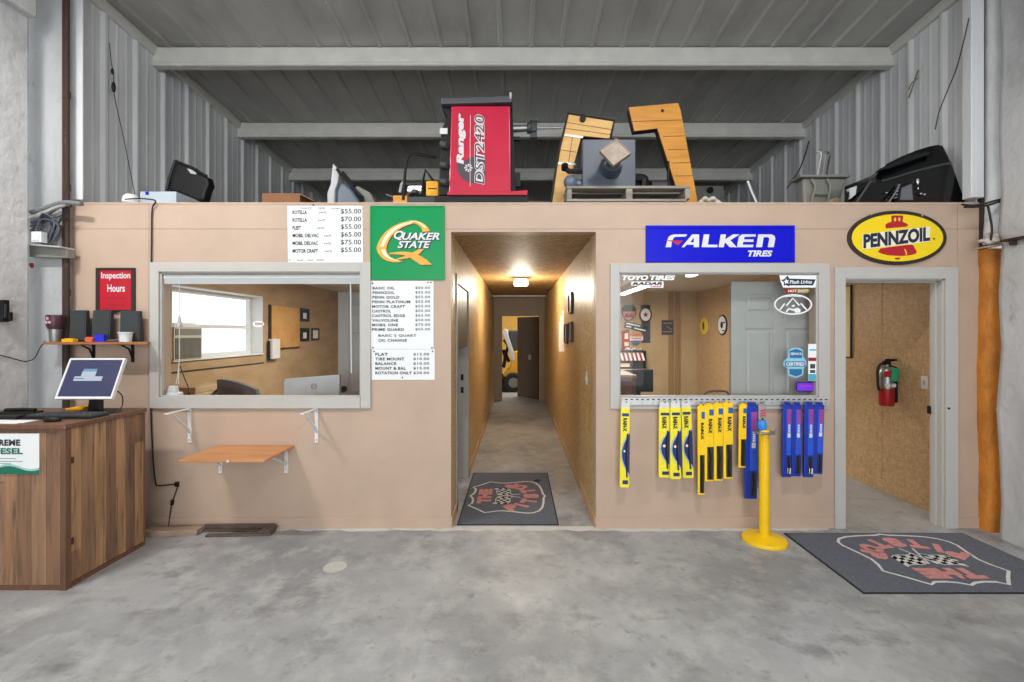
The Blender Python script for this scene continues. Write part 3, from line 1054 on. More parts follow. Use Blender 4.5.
# notice taped to the counter front
Y = CY0 - .002
nx0, nx1, nz0, nz1 = wx(39.5, Y) - .52, wx(39.5, Y), wz(474, Y), wz(433.5, Y)
b = MB(); b.box(nx0, nx1, Y - .0015, Y, nz0, nz1)
nt = tag(b.build('notice', M_paper), 'white notice with green wave taped on the plank counter front', 'notice')
O = (nx0, Y - .0015, nz0)
w, h = nx1 - nx0, nz1 - nz0
b = MB(); b.text('EXTREME', Vector(O) + Vector((w * .32, 0, h * .70)), EX, EZ, w * .455, h * .155, bold=.045, spacing=1.05)
b.build('heading', M_ink, nt)
b = MB(); b.text('DIESEL', Vector(O) + Vector((w * .40, 0, h * .49)), EX, EZ, w * .405, h * .155, bold=.045, spacing=1.05)
for zz, ww in ((.38, .42), (.31, .5), (.25, .36)):
    b.flat([(w * .30, h * zz), (w * (.30 + ww), h * zz), (w * (.30 + ww), h * (zz + .012)), (w * .30, h * (zz + .012))], O, EX, EZ)
b.build('subheading', mat('teal_green_ink', rgb(16, 104, 84), .5, noise=.05), nt)
b = MB()
wave = [(w * k / 20, h * (.10 + .07 * math.sin(k * .55 + 1) + .006 * k * .4)) for k in range(21)]
b.flat([(0, 0), (w, 0)] + list(reversed(wave)), O, EX, EZ)
b.build('wave_band', mat('teal_green_ink', rgb(16, 104, 84), .5), nt)
b = MB()
wave2 = [(x_, y_ + h * .05) for x_, y_ in wave]
b.flat(wave + list(reversed(wave2)), O, EX, EZ)
b.build('pale_wave', mat('pale_green_ink', rgb(150, 190, 180), .5, noise=.05), nt)

# ------------------------------------------------------------------ things on the counter
mx0, mx1, my = wx(54, 3.20), wx(111.3, 3.20), 3.20
t = thing('monitor', 'white framed computer monitor tilted back on the plank counter', 'monitor', ((mx0 + mx1) / 2, 3.3, CZ))
W_, H_ = mx1 - mx0, .30
ang = -math.radians(22)
mb0 = Vector((mx0, my, wz(399, my)))
def tilt(b, s):
    b.xf(s, Matrix.Translation(mb0) @ Matrix.Rotation(ang, 4, 'X'))
b = MB(); s = b.mark()
b.ring([(0, 0), (W_, 0), (W_, H_), (0, H_)], [(.013, .018), (W_ - .013, .018), (W_ - .013, H_ - .013), (.013, H_ - .013)], 'xz', 0, .022)
b.box(.004, W_ - .004, .02, .03, .004, H_ - .004); tilt(b, s)
b.build('bezel', M_white, t, bev=.003)
b = MB(); s = b.mark(); b.frustum(.006, W_ - .006, .006, H_ - .006, 0, .035, .06, .06)
b.xf(s, Matrix(((1, 0, 0, 0), (0, 0, 1, .028), (0, 1, 0, 0), (0, 0, 0, 1)))); tilt(b, s)
b.build('rear_shell', M_black, t, bev=.003)
b = MB(); s = b.mark(); b.box(.012, W_ - .012, .006, .012, .017, H_ - .012); tilt(b, s)
scr = b.build('screen', glow('lit_navy_screen', (.024, .030, .105, 1), 1.0), t)
b = MB(); s = b.mark()
b.box(W_ * .20, W_ * .70, .0045, .006, H_ * .44, H_ * .55)
b.box(W_ * .31, W_ * .56, .0045, .006, H_ * .55, H_ * .67); tilt(b, s)
b.build('window_panel', glow('lit_white_screen_panel', (.48, .55, .66, 1), 1.0), scr)
b = MB(); s = b.mark(); b.box(W_ * .32, W_ * .56, .004, .006, H_ * .67, H_ * .735); tilt(b, s)
b.build('title_bar', glow('lit_blue_screen_bar', (.14, .34, .48, 1), 1.0), scr)
b = MB(); s = b.mark(); b.box(W_ * .21, W_ * .38, .004, .0045, H_ * .485, H_ * .51); tilt(b, s)
b.build('title_row', glow('lit_grey_screen_row', (.30, .36, .48, 1), .6), scr)
b = MB()
cxm = (mx0 + mx1) / 2 + .02
b.box(cxm - .034, cxm + .034, my + .085, my + .105, CZ + .012, CZ + .20)
b.prism([(cxm - .045, CZ + .012), (cxm + .045, CZ + .012), (cxm + .03, CZ + .11), (cxm - .03, CZ + .11)], 'xz', my + .06, my + .09)
b.frustum(cxm - .115, cxm + .115, my - .02, my + .17, CZ, CZ + .014, .012, .012)
b.build('stand', M_black, t, bev=.003)

t = thing('keyboard', 'black keyboard lying in front of the tilted monitor', 'keyboard', (-3.03, 3.10, CZ))
b = MB(); b.frustum(-3.26, -2.81, 3.03, 3.175, CZ, CZ + .018, .004, .004)
b.build('case', M_black, t, bev=.003)
b = MB()
for r in range(5):
    for c in range(20):
        xa = -3.247 + c * .0214
        b.frustum(xa, xa + .018, 3.042 + r * .0255, 3.063 + r * .0255, CZ + .017, CZ + .027, .0025, .0025)
b.build('keys', M_char, t)
b = MB()
s = b.mark()
b.ball((-2.985, 2.955, CZ + .012), .055, .032, .024, 20, 12)
for i in range(s, len(b.v)): b.v[i].z = max(b.v[i].z, CZ)
tag(b.build('computer_mouse', M_black, smooth=True, angle=60), 'black computer mouse on the counter corner beside the keyboard', 'mouse')
b = MB(); s = b.mark()
b.frustum(-3.53, -3.27, 3.0, 3.10, CZ, CZ + .022, .006, .006)
b.frustum(-3.53, -3.27, 3.10, 3.19, CZ + .0, CZ + .032, .006, .006)
t = tag(b.build('desk_phone', M_black, bev=.004, loc=(-3.4, 3.1, CZ)), 'flat black desk phone on the counter left of the keyboard', 'phone')
b = MB()
b.tube([(-3.50, 3.15, CZ + .038), (-3.47, 3.15, CZ + .042), (-3.36, 3.15, CZ + .044), (-3.30, 3.15, CZ + .038)], [.014, .011, .011, .014], 10)
b.build('handset', M_black, t, smooth=True)
b = MB(); s = b.mark()
b.box(-3.42, -3.13, 2.885, 2.985, CZ, CZ + .002)
b.box(-3.36, -3.10, 2.90, 2.99, CZ + .002, CZ + .0035)
b.turn(s, (-3.3, 2.93, CZ), (0, 0, -.06))
tag(b.build('paper_sheets', M_paper), 'loose white paper sheets at the front edge of the counter', 'paper')
b = MB(); s = b.mark()
b.prism([(-3.33, CZ), (-3.20, CZ), (-3.18, CZ + .022), (-3.22, CZ + .03), (-3.32, CZ + .012)], 'xz', 3.38, 3.44)
tag(b.build('yellow_tape_tool', M_machine, bev=.006), 'yellow plastic tool lying behind the monitor stand', 'tool')
b = MB()
b.tube(spline([(-2.94, 3.385, CZ + .14), (-2.90, 3.38, CZ + .10), (-2.87, 3.34, CZ + .03), (-2.85, 3.25, CZ + .006), (-2.90, 3.22, CZ + .006)], 6), .004)
tag(b.build('monitor_cable', M_blackcable, smooth=True), 'thin black cable drooping from the monitor back to the counter', 'cable')

# ------------------------------------------------------------------ shelf over the counter and what is on it
SY0, SY1, SZ = 3.60, FRONT - .0, wz(342, 3.6)
sx_0, sx_1 = wx(43, 3.6), wx(147, 3.62)
t = thing('wall_shelf', 'narrow brown wall shelf on black brackets above the counter', 'shelf', ((sx_0 + sx_1) / 2, FRONT, SZ))
b = MB(); b.prism([(sx_0, SY0), (wx(146.5, SY0), SY0), (wx(150.2), FRONT), (PX0 + .03, FRONT), (PX0 + .03, 3.70), (sx_0, 3.70)], 'xy', SZ - .02, SZ)
b.build('board', mat('brown_shelf_board', rgb(150, 100, 62), .5, noise=.12), t, bev=.002)
for px in (94, 133):
    b = MB(); x_ = wx(px)
    b.box(x_ - .012, x_ + .012, FRONT - .006, FRONT, SZ - .17, SZ - .02)
    b.box(x_ - .012, x_ + .012, SY0 + .04, FRONT, SZ - .026, SZ - .02)
    b.tube([(x_, SY0 + .07, SZ - .026), (x_, FRONT - .04, SZ - .06), (x_, FRONT - .005, SZ - .14)], .007)
    b.build('bracket', M_black, t)
t = thing('tumbler', 'maroon insulated tumbler with bare steel bottom on the shelf end', 'tumbler', (wx(55.5, 3.65), 3.65, SZ))
b = MB(); b.lathe([(.001, 0), (.036, 0), (.039, .01), (.045, .105), (.045, .106)], (wx(55.5, 3.65), 3.65, SZ), 28)
b.build('steel_base', M_steel, t, smooth=True)
b = MB(); b.lathe([(.045, .10), (.046, .10), (.056, .125), (.059, .205), (.057, .212), (.050, .214), (.001, .214)], (wx(55.5, 3.65), 3.65, SZ), 28)
b.build('maroon_sleeve', mat('maroon_enamel', rgb(64, 34, 44), .4, noise=.1), t, smooth=True)
b = MB()
for k, (dx, z) in enumerate(((-.012, .155), (.012, .155), (-.004, .185))):
    b.box(wx(55.5, 3.65) + dx - .009, wx(55.5, 3.65) + dx + .009, 3.65 - .0605, 3.65 - .05, SZ + z - .01, SZ + z + .01)
b.build('pink_emblem', mat('pink_ink', rgb(206, 150, 170), .5, noise=.1), t)
def desk_speaker(px0, px1, py0, lean, label, shear=0):
    xa, xb = wx(px0, 3.69), wx(px1 - 3.2, 3.69)
    h = wz(py0, 3.66) - SZ
    t = thing('desk_speaker', label, 'speaker', ((xa + xb) / 2, 3.70, SZ), 'dark speakers on the wall shelf')
    b = MB(); s = b.mark()
    b.frustum(xa, xb, 3.69, 3.74, SZ + .004, SZ + h, .004, .008)
    for i in range(s, len(b.v)): b.v[i].x += (b.v[i].z - SZ) * shear
    b.build('cabinet', mat('dark_speaker_plastic', rgb(44, 47, 49), .55, noise=.1), t, bev=.006)
    b = MB(); s = b.mark()
    b.frustum(xa + .008, xb - .008, 3.686, 3.70, SZ + .012, SZ + h - .010, .003, .007)
    for i in range(s, len(b.v)): b.v[i].x += (b.v[i].z - SZ) * shear
    b.build('grille', mat('speaker_cloth', rgb(50, 54, 56), .8, noise=.12, nscale=30), t, bev=.003)
    return t
desk_speaker(68.5, 88.5, 310, 0, 'leftmost of three dark grey speakers, beside the pipe', .01)
desk_speaker(90.5, 112.5, 310, 0, 'middle dark grey speaker, behind the small blue box', .03)
desk_speaker(119, 142.5, 310.5, 0, 'rightmost of three dark grey speakers, behind the white cup', -.01)
b = MB(); b.box(wx(96, 3.62), wx(105, 3.62), 3.606, 3.636, SZ, SZ + .055)
b.box(wx(96.5, 3.62), wx(104.5, 3.62), 3.610, 3.634, SZ + .055, SZ + .060)
tag(b.build('blue_box', mat('bright_blue_card', rgb(38, 40, 190), .4, noise=.06), bev=.002), 'small bright blue box in front of the middle speaker', 'box')
b = MB(); c = (wx(126.5, 3.64), 3.632, SZ)
b.lathe([(.001, 0), (.038, 0), (.045, .066), (.050, .068), (.050, .078), (.045, .078), (.041, .07), (.036, .012), (.001, .012)], c, 24)
tag(b.build('white_cup', M_white, smooth=True), 'white plastic cup on the shelf before the right speaker', 'cup')
b = MB(); b.box(wx(63, 3.62), wx(74.5, 3.62), 3.606, 3.65, SZ, SZ + .024); b.box(wx(63, 3.62) + .02, wx(74.5, 3.62) - .02, 3.61, 3.645, SZ + .024, SZ + .028)
tag(b.build('yellow_case', M_machine, bev=.004), 'small yellow case lying at the left of the shelf', 'case')
b = MB()
b.cyl((wx(85, 3.62), 3.63, SZ + .018), (wx(93, 3.62), 3.63, SZ + .018), .018, n=16); b.box(wx(86.5, 3.62), wx(92, 3.62), 3.612, 3.64, SZ, SZ + .04)
tag(b.build('red_gadget', mat('orange_red_plastic', rgb(206, 92, 66), .4, noise=.08), bev=.003), 'orange red gadget on the shelf between two speakers', 'gadget')
b = MB(); b.cyl((wx(98.5, 3.62), 3.625, SZ), (wx(98.5, 3.62), 3.625, SZ + .014), .012, n=16); b.cyl((wx(98.5, 3.62), 3.625, SZ + .014), (wx(98.5, 3.62), 3.625, SZ + .02), .008, n=16)
tag(b.build('bottle_cap', M_white, smooth=True), 'tiny white cap on the shelf below the blue box', 'cap')
b = MB(); b.tube([(wx(102, 3.62), 3.63, SZ + .008), (wx(110, 3.62), 3.63, SZ + .012), (wx(118, 3.62), 3.63, SZ + .016)], [.005, .007, .004]); b.ball((wx(118, 3.62), 3.63, SZ + .016), .008)
tag(b.build('screwdriver', M_steel, smooth=True), 'thin grey screwdriver lying on the shelf', 'screwdriver')
b = MB()
b.tube(spline([(-3.794, 3.36, wz(354.5, 3.36)), (-3.794, 3.45, wz(358, 3.45)), (-3.79, 3.53, wz(361.2, 3.53)), (-3.785, 3.575, wz(360.5, 3.575)), (wx(35, 3.60), 3.60, wz(357.5, 3.60)), (wx(40, 3.60), 3.60, wz(348, 3.6)), (wx(44, 3.60), 3.61, SZ + .01)], 8), .0035)
tag(b.build('wall_cable', M_blackcable, smooth=True), 'thin black cable sagging from the left wall to the shelf', 'cable')

# framed inspection hours sign
x0, x1, z0, z1 = wx(97.5), wx(136), wz(312), wz(268)
t = thing('framed_sign', 'red framed sign with white heading hanging above the shelf', 'sign', ((x0 + x1) / 2, FRONT, z0))
b = MB(); b.ring([(x0, z0), (x1, z0), (x1, z1), (x0, z1)], [(x0 + .025, z0 + .018), (x1 - .025, z0 + .018), (x1 - .025, z1 - .018), (x0 + .025, z1 - .018)], 'xz', FRONT - .02, FRONT)
b.build('frame', M_brownblack, t, bev=.003)
b = MB(); b.box(x0 + .02, x1 - .02, FRONT - .010, FRONT - .001, z0 + .015, z1 - .015)
b.build('red_panel', M_red, t)
Yp = FRONT - .0102
def serif_word(b, word, xa, xb, za, h):
    b.text(word, (xa, Yp, za), EX, EZ, xb - xa, h, bold=.02)
b = MB()
serif_word(b, 'Inspection', wx(102.4), wx(131.5), wz(280.5), 8.2 * p)
serif_word(b, 'Hours', wx(108.5), wx(126), wz(292), 7.4 * p)
b.build('heading', M_white, t)
b = MB()
for (a, c, yy) in ((107, 128, 298.5), (109, 126.5, 305.5)):
    for k in range(8):
        xx = a + (c - a) * k / 8
        b.flat([(0, 0), (.011, 0), (.011, .008), (0, .008)], (wx(xx), Yp, wz(yy)), EX, EZ)
b.build('faint_hours_rows', mat('dark_red_ink', rgb(120, 14, 30), .5, noise=.05), t)

# ------------------------------------------------------------------ left column clutter
t = thing('cable_bundle', 'bundle of grey cables and coiled wire above the left column ledge', 'cables', (wx(48, 3.66), 3.70, wz(243, 3.66)))
for k, (pts, r) in enumerate((
    ([(31, 212.5), (45, 208), (58, 203.5), (68, 202.5), (82, 204)], .018), ([(31, 219), (44, 213), (56, 207), (67, 204)], .020),
    ([(31, 222.5), (42, 218), (52, 211), (60, 206)], .014), ([(31, 226), (43, 220), (50, 214)], .012), ([(31, 231), (40, 224), (48, 219)], .014))):
    b = MB(); b.tube(spline([wp(q[0], q[1], 3.66 + .012 * k) for q in pts], 6), r)
    b.build('conduit', M_cable if k != 1 else M_alu, t, smooth=True)
b = MB()
rc = random.Random(5)
for k in range(11):
    cc = wp(45 + rc.uniform(-1.5, 1.5), 230 + rc.uniform(-2, 2), 3.66 + rc.uniform(-.03, .04))
    rx_, rz_ = .075 + rc.uniform(-.02, .02), .095 + rc.uniform(-.02, .02)
    b.tube([cc + Vector((rx_ * math.cos(a), .012 * math.sin(3 * a), rz_ * math.sin(a))) for a in [2 * math.pi * j / 24 for j in range(25)]], .0075, 6)
b.build('coiled_wire', mat('slate_wire', rgb(72, 74, 84), .5, noise=.15), t, smooth=True)
b = MB()
for pts in ([(48, 217), (58, 217), (66, 212), (72, 205)], [(52, 240), (56, 228), (62, 217), (70, 211)], [(54, 238), (60, 222), (68, 214)]):
    b.tube(spline([wp(q[0], q[1], 3.67) for q in pts], 6), .004)
b.build('loose_wire', M_blackcable, t, smooth=True)
t = thing('ledge', 'grey sheet metal ledge on the left column under coiled wire', 'ledge', (wx(50, 3.66), 3.72, wz(256, 3.66)))
b = MB()
xa, xb = wx(31, 3.62), wx(67, 3.66)
b.prism([(xa - .06, wz(243, 3.60)), (xb, wz(246.5, 3.62)), (xb, wz(248, 3.62)), (xa - .06, wz(244.3, 3.60))], 'xz', 3.60, 3.73)
b.build('top_plate', M_alu, t, bev=.002)
b = MB()
b.prism([(xa - .06, wz(244.3, 3.62)), (xb - .0, wz(248, 3.62)), (xb, wz(257, 3.62)), (xa - .06, wz(256, 3.62))], 'xz', 3.66, 3.73)
b.build('skirt', M_greyplas, t, bev=.006)
b = MB(); b.box(wx(33.7, 3.62), wx(43.7, 3.62), 3.60, 3.65, wz(242.6, 3.62), wz(232, 3.62)); b.box(wx(35, 3.62), wx(42, 3.62), 3.595, 3.60, wz(241, 3.62), wz(234, 3.62))
tag(b.build('power_adapter', M_white, bev=.004), 'square white adapter box standing on the column ledge', 'adapter')
t = thing('wall_socket', 'black socket box on the white wall at the left edge', 'socket', (-3.79, 3.42, wz(322, 3.4)))
b = MB(); b.box(NL, NL + .03, 3.37, 3.42, wz(322, 3.4), wz(300, 3.4)); b.box(NL, NL + .05, 3.40, 3.425, wz(321, 3.4), wz(312, 3.4))
b.build('box', M_black, t, bev=.006)
b = MB(); b.box(NL + .03, NL + .034, 3.38, 3.395, wz(318, 3.4), wz(304, 3.4)); b.build('face', M_char, t)
t = MB(); t.ball((wx(29.2, 3.62), 3.64, wz(265, 3.62)), .014, .010, .022); t.box(wx(29.2, 3.62) - .010, wx(29.2, 3.62) + .010, 3.63, 3.645, wz(266, 3.62), wz(263, 3.62))
tag(t.build('red_valve', M_darkred, smooth=True), 'small red valve peeking from behind the left wall edge', 'valve')
t = thing('wall_hook', 'thin black wire hanging on the ribbed left wall', 'wire', (-3.62, 4.3, 2.8))
b = MB()
yy0 = yside(109.5, -3.62); yy1 = yside(112.5, -3.62); yy2 = yside(137, -3.62)
b.tube(spline([(-3.62, yy0, wz(43, yy0)), (-3.615, yy0 + .01, wz(60, yy0)), (-3.61, yy1, wz(76, yy1)), (-3.61, yy1 + .01, wz(96, yy1)), (-3.62, yy1 + .12, wz(140, yy1 + .12)), (-3.60, yy2, DECK + .02)], 8), .0035)
b.build('strand', M_blackcable, t, smooth=True)
b = MB(); b.ball((-3.61, yy1, wz(87, yy1)), .016, .016, .05); b.ball((-3.612, yy1 - .01, wz(72, yy1)), .012, .012, .03)
b.build('plug', M_black, t, smooth=True)

# black power cord that comes over the partition and runs down beside the window frame
t = thing('extension_cord', 'black extension cord running down the partition left of the window', 'cord', (wx(151), FRONT, .5))
b = MB()
yc = FRONT - .012
b.tube(spline([wp(125, 203, 3.80) + Vector((0, 0, .03)), wp(128, 199, 3.80), wp(140, 198.5, 3.80), wp(154, 200, 3.80), wp(155, 203, yc - .01), wp(152, 210, yc), wp(151.5, 240, yc), wp(151, 300, yc), wp(150.7, 360, yc), wp(150.7, 405, yc), wp(152, 440, yc),
       wp(154, 470, yc), wp(156, 484, yc), wp(158.5, 485.5, yc), wp(168, 485, yc), wp(178.5, 483.5, yc)], 6), .0055)
b.build('cord', M_blackcable, t, smooth=True)
b = MB()
b.tube(spline([wp(178.5, 483.5, yc), wp(175, 494, yc), wp(172, 503, yc), wp(170, 514, yc), wp(168.5, 527, yc)], 6), .004)
b.build('lead', M_blackcable, t, smooth=True)
b = MB(); b.cyl(wp(172.5, 500, yc), wp(171.8, 505, yc), .013, n=12); b.box(wx(178) - .012, wx(178) + .012, yc - .012, FRONT, wz(486), wz(481.5))
b.build('plug', M_black, t, smooth=True)

# ------------------------------------------------------------------ hinged shelf, loose brackets and the lumber below
SHY0, SHZ = 3.335, wz(460, 3.335)
fx0, fx1 = wx(178, SHY0), wx(262, SHY0)
t = thing('folding_shelf', 'orange varnished wooden shelf on two white brackets under the window', 'shelf', ((fx0 + fx1) / 2, FRONT, SHZ))
b = MB(); b.box(fx0, fx1 + .02, SHY0, FRONT - .004, SHZ - .018, SHZ)
b.build('board', M_maple, t, bev=.003)
def bracket(b, x_, ztop, dl, hl, wd=.022):
    b.box(x_ - wd / 2, x_ + wd / 2, FRONT - .008, FRONT - .001, ztop - hl, ztop)
    b.box(x_ - wd / 2, x_ + wd / 2, FRONT - dl, FRONT - .008, ztop - .008, ztop)
    s = b.mark()
    L_ = math.hypot(dl * .72, hl * .62)
    b.box(x_ - wd * .35, x_ + wd * .35, -.005, .005, 0, L_)
    b.xf(s, Matrix.Translation(Vector((0, FRONT - .008, ztop - hl * .66))) @ Matrix.Rotation(math.atan2(dl * .72, hl * .62), 4, 'X'))
for px in (221, 286.5):
    b = MB(); bracket(b, wx(px), SHZ - .019, .34, .21, .03)
    br = b.build('bracket', M_white, t, bev=.002)
    for dz in (.17, .195):
        b = MB(); b.cyl((wx(px), FRONT - .011, SHZ - dz), (wx(px), FRONT - .006, SHZ - dz), .005, n=10); b.build('screw', M_steel, br)
b = MB(); b.cyl((fx0 + .36, SHY0 - .0015, SHZ - .009), (fx0 + .36, SHY0 + .001, SHZ - .009), .009, n=12)
b.build('white_chip', M_white, t)
for px, lab in ((190, 'unused white shelf bracket under the window, nearest the plank counter'), (316.8, 'unused white shelf bracket under the window, right of the wooden shelf')):
    b = MB(); bracket(b, wx(px), wz(408), .26, .285, .03)
    br = tag(b.build('shelf_bracket', M_white, bev=.002, loc=(wx(px), FRONT, wz(408))), lab, 'bracket', 'loose white brackets under the window')
    for dz in (.03, .20, .26):
        b = MB(); b.cyl((wx(px), FRONT - .011, wz(408) - dz), (wx(px), FRONT - .006, wz(408) - dz), .005, n=10); b.build('screw', M_steel, br)
b = MB(); s = b.mark()
b.box(wx(147, 3.66), wx(199, 3.66), 3.62, 3.71, 0, .045)
b.turn(s, (wx(172, 3.66), 3.66, 0), (0, 0, .06))
t = tag(b.build('lumber_offcut', M_board, bev=.003), 'short raw lumber offcut on the floor beside the plank counter', 'lumber')
b = MB()
def fl(px, py, dz=0):           # floor point seen at that place of the photograph
    Y_ = EYE * FOC / (py - PPY)
    return (wx(px, Y_), Y_, dz)
ps = [(wx(200, 3.72), 3.70, .03), (wx(212, 3.72), 3.70, .028), (wx(235, 3.71), 3.70, .035), (wx(255, 3.71), 3.69, .04), (wx(266, 3.71), 3.69, .062)]
s = b.mark(); b.box(wx(201, 3.7), wx(272, 3.7), 3.70, 3.755, .0, .012); b.box(wx(201, 3.7), wx(268, 3.7), 3.747, 3.755, .012, .046)
b.turn(s, (wx(235, 3.7), 3.7, 0), (0, 0, .02))
s = b.mark(); b.box(wx(206, 3.62), wx(270, 3.62), 3.615, 3.655, .0, .016)
b.turn(s, (wx(235, 3.62), 3.63, 0), (0, 0, .05))
b.prism([(wx(262, 3.7), 0.02), (wx(274, 3.7), .0), (wx(275, 3.7), .035), (wx(270, 3.7), .055), (wx(262, 3.7), .03)], 'xz', 3.64, 3.74)
t2 = tag(b.build('metal_bracket', mat('weathered_brown_metal', rgb(92, 78, 70), .7, .2, noise=.25, nscale=14, bump=.2), bev=.003), 'rusty brown metal brackets piled on the floor under the shelf', 'scrap metal')

# ------------------------------------------------------------------ price boards
def board(name, px0, py0, px1, py1, label, cat, group=None, m=M_paper, thick=.004, skew=0):
    x0, x1, z0, z1 = wx(px0), wx(px1), wz(py1), wz(py0)
    b = MB(); b.prism([(x0 + skew, z0), (x1 + skew, z0), (x1, z1), (x0, z1)], 'xz', FRONT - thick, FRONT - .0005)
    return tag(b.build(name, m, loc=((x0 + x1) / 2, FRONT, z0)), label, cat, group)
def line(b, s, px, pyb, w=None, h=None, Y_=FRONT - .0042, **k):
    b.text(s, (wx(px), Y_, wz(pyb)), EX, EZ, None if w is None else w * p, None if h is None else h * p, lift=.001, **k)
bd = board('price_board', 287.5, 206, 362.5, 262.3, 'white diesel oil price board with six large prices above the window', 'price board', 'price boards', skew=.006)
b = MB()
for k, s in enumerate(('$55.00', '$70.00', '$55.00', '$65.00', '$75.00', '$55.00')):
    line(b, s, 340.8, 214.4 + 7.72 * k, 20.6, 5.5, bold=.012)
b.build('prices', M_ink, bd)
b = MB()
for k, (s, w) in enumerate((('ROTELLA', 14.5), ('ROTELLA', 14.5), ('FLEET', 8.5), ('MOBIL DELVAC', 26.5), ('MOBIL DELVAC', 25.5), ('MOTOR CRAFT', 25.5))):
    line(b, s, 292.8, 214.4 + 7.72 * k, w, 3.9, bold=.035)
for k, dx in enumerate((319.5, 318.5, 317, 324.5, 324.5, 325)):
    line(b, '(w/f)', dx, 214.4 + 7.72 * k, 7, 3.0)
for s, x_, w in (('CHANGE', 300.5, 11.5), ('DIESEL', 318, 8), ('(eng)', 331.5, 8.5)):
    line(b, s, x_, 209.6, w, 2.2)
for s, x_, w in (('*', 288.8, 2.2), ('fuel', 297.5, 5.5), ('fees', 308, 5.5), ('apply', 316.5, 8.5)):
    line(b, s, x_, 261.2, w, 2.2)
b.build('lettering', M_ink, bd)
b = MB(); b.cyl((wx(313.5), FRONT - .006, wz(205.2)), (wx(313.5), FRONT - .001, wz(205.2)), .007, n=10)
b.build('nail', M_black, bd)

bd = board('price_board', 371, 281, 433.6, 349, 'white oil price list board hanging right below the green sign', 'price board', 'price boards')
b = MB()
rows = (('BASIC OIL', 372.8, 22), ('PENNZOIL', 372.8, 22), ('PENN GOLD', 372.6, 27), ('PENN PLATINUM', 372.4, 38), ('MOTOR CRAFT', 372.2, 33), ('CASTROL', 372.2, 19),
        ('CASTROL EDGE', 372.2, 33), ('VALVOLINE', 372.2, 26), ('MOBIL ONE', 372.2, 26), ('PRIME GUARD', 372.2, 32))
for k, (s, x_, w) in enumerate(rows):
    line(b, s, x_, 289.6 + 4.6 * k, w, 2.9, bold=.04, spacing=1.15)
line(b, 'BASIC 5 QUART', 378.5, 337.2, 38, 2.9, bold=.035, spacing=1.15)
line(b, 'OIL CHANGE', 378.5, 341.8, 28.5, 2.9, bold=.035, spacing=1.15)
b.build('oil_names', M_ink, bd)
b = MB()
for k, s in enumerate(('$50.00', '$55.00', '$55.00', '$55.00', '$55.00', '$55.00', '$65.00', '$50.00', '$75.00', '$55.00')):
    line(b, s, 415.4, 289.4 + 4.6 * k, 14.8, 2.9, bold=.02, spacing=1.1)
b.build('prices', M_inkgrey, bd)
b = MB()
for px, py in ((372.8, 283.4), (428, 282.6), (431, 282.6), (373.2, 347.6), (432, 347.8)):
    b = MB(); b.cyl((wx(px), FRONT - .006, wz(py)), (wx(px), FRONT - .001, wz(py)), .0065, n=10); b.build('nail', M_black, bd)
bd = board('price_board', 371.8, 349.3, 434.8, 379.8, 'small white tire service price board, lowest under the green sign', 'price board', 'price boards')
b = MB()
for k, (s, w) in enumerate((('FLAT', 12.5), ('TIRE MOUNT', 29), ('BALANCE', 21), ('MOUNT & BAL', 30.5), ('ROTATION ONLY', 36.5))):
    line(b, s, 375.5, 355.8 + 4.65 * k, w, 3.0, bold=.04, spacing=1.12)
b.build('service_names', M_ink, bd)
b = MB()
for k, s in enumerate(('$12.00', '$10.00', '$10.00', '$15.00', '$20.00')):
    line(b, s, 413.5, 355.8 + 4.65 * k, 15.8, 3.0, bold=.02, spacing=1.1)
b.build('prices', M_inkgrey, bd)
b = MB()
for px, py in ((374.2, 351.5), (432.6, 351.3), (402.5, 377.4)):
    b = MB(); b.cyl((wx(px), FRONT - .006, wz(py)), (wx(px), FRONT - .001, wz(py)), .0065, n=10); b.build('nail', M_black, bd)

# ------------------------------------------------------------------ green oil sign
x0, x1, z0, z1 = wx(370.5), wx(444.8), wz(280), wz(206)
b = MB(); b.box(x0, x1, FRONT - .008, FRONT - .0005, z0, z1)
b.ring([(x0, z0), (x1, z0), (x1, z1), (x0, z1)], [(x0 + .012, z0 + .012), (x1 - .012, z0 + .012), (x1 - .012, z1 - .012), (x0 + .012, z1 - .012)], 'xz', FRONT - .012, FRONT - .007)
gs = tag(b.build('oil_sign', M_green, bev=.0015, loc=((x0 + x1) / 2, FRONT, z0)), 'square green oil sign with gold looped letter left of the corridor', 'sign')
def gq(x_, y_):                # crop coordinates of the sign to sign plane
    return (wx(365 + x_ / 8.02) , wz(200 + y_ / 8.02))
def crescent(outer, inner):
    return [gq(*q) for q in outer] + [gq(*q) for q in reversed(inner)]
Yg = FRONT - .0085
OG = (0, Yg, 0)
def ribbon(outer, inner, m, name, lift):
    o = [tuple(q) for q in spline([(a, c) for a, c in outer], 6)]
    i = [tuple(q) for q in spline([(a, c) for a, c in inner], 6)]
    b = MB()
    A = [gq(*q) for q in o]; B = [gq(*q) for q in i]
    n = len(A)
    vs = [(q[0], Yg - lift, q[1]) for q in A + B]
    b.add(vs, [(k, k + 1, n + k + 1, n + k) for k in range(n - 1)])
    return b
left_o = [(372, 170), (300, 182), (215, 222), (140, 290), (98, 375), (110, 430), (160, 480), (230, 500), (306, 496)]
left_i = [(385, 192), (325, 212), (262, 248), (206, 306), (176, 378), (180, 420), (204, 456), (248, 478), (306, 496)]
b = ribbon(left_o, left_i, M_gold, 'q', .0012)
b2 = ribbon([(340, 168), (400, 166), (455, 182), (500, 215), (524, 252)], [(356, 186), (400, 192), (432, 206), (455, 230), (462, 258)], M_gold, 'q', .0012)
b.add(b2.v, b2.f)
b2 = ribbon([(200, 436), (280, 440), (340, 452), (400, 488), (452, 522)], [(200, 426), (300, 416), (400, 428), (480, 470), (540, 520)], M_gold, 'q', .0012)
b.add(b2.v, b2.f)
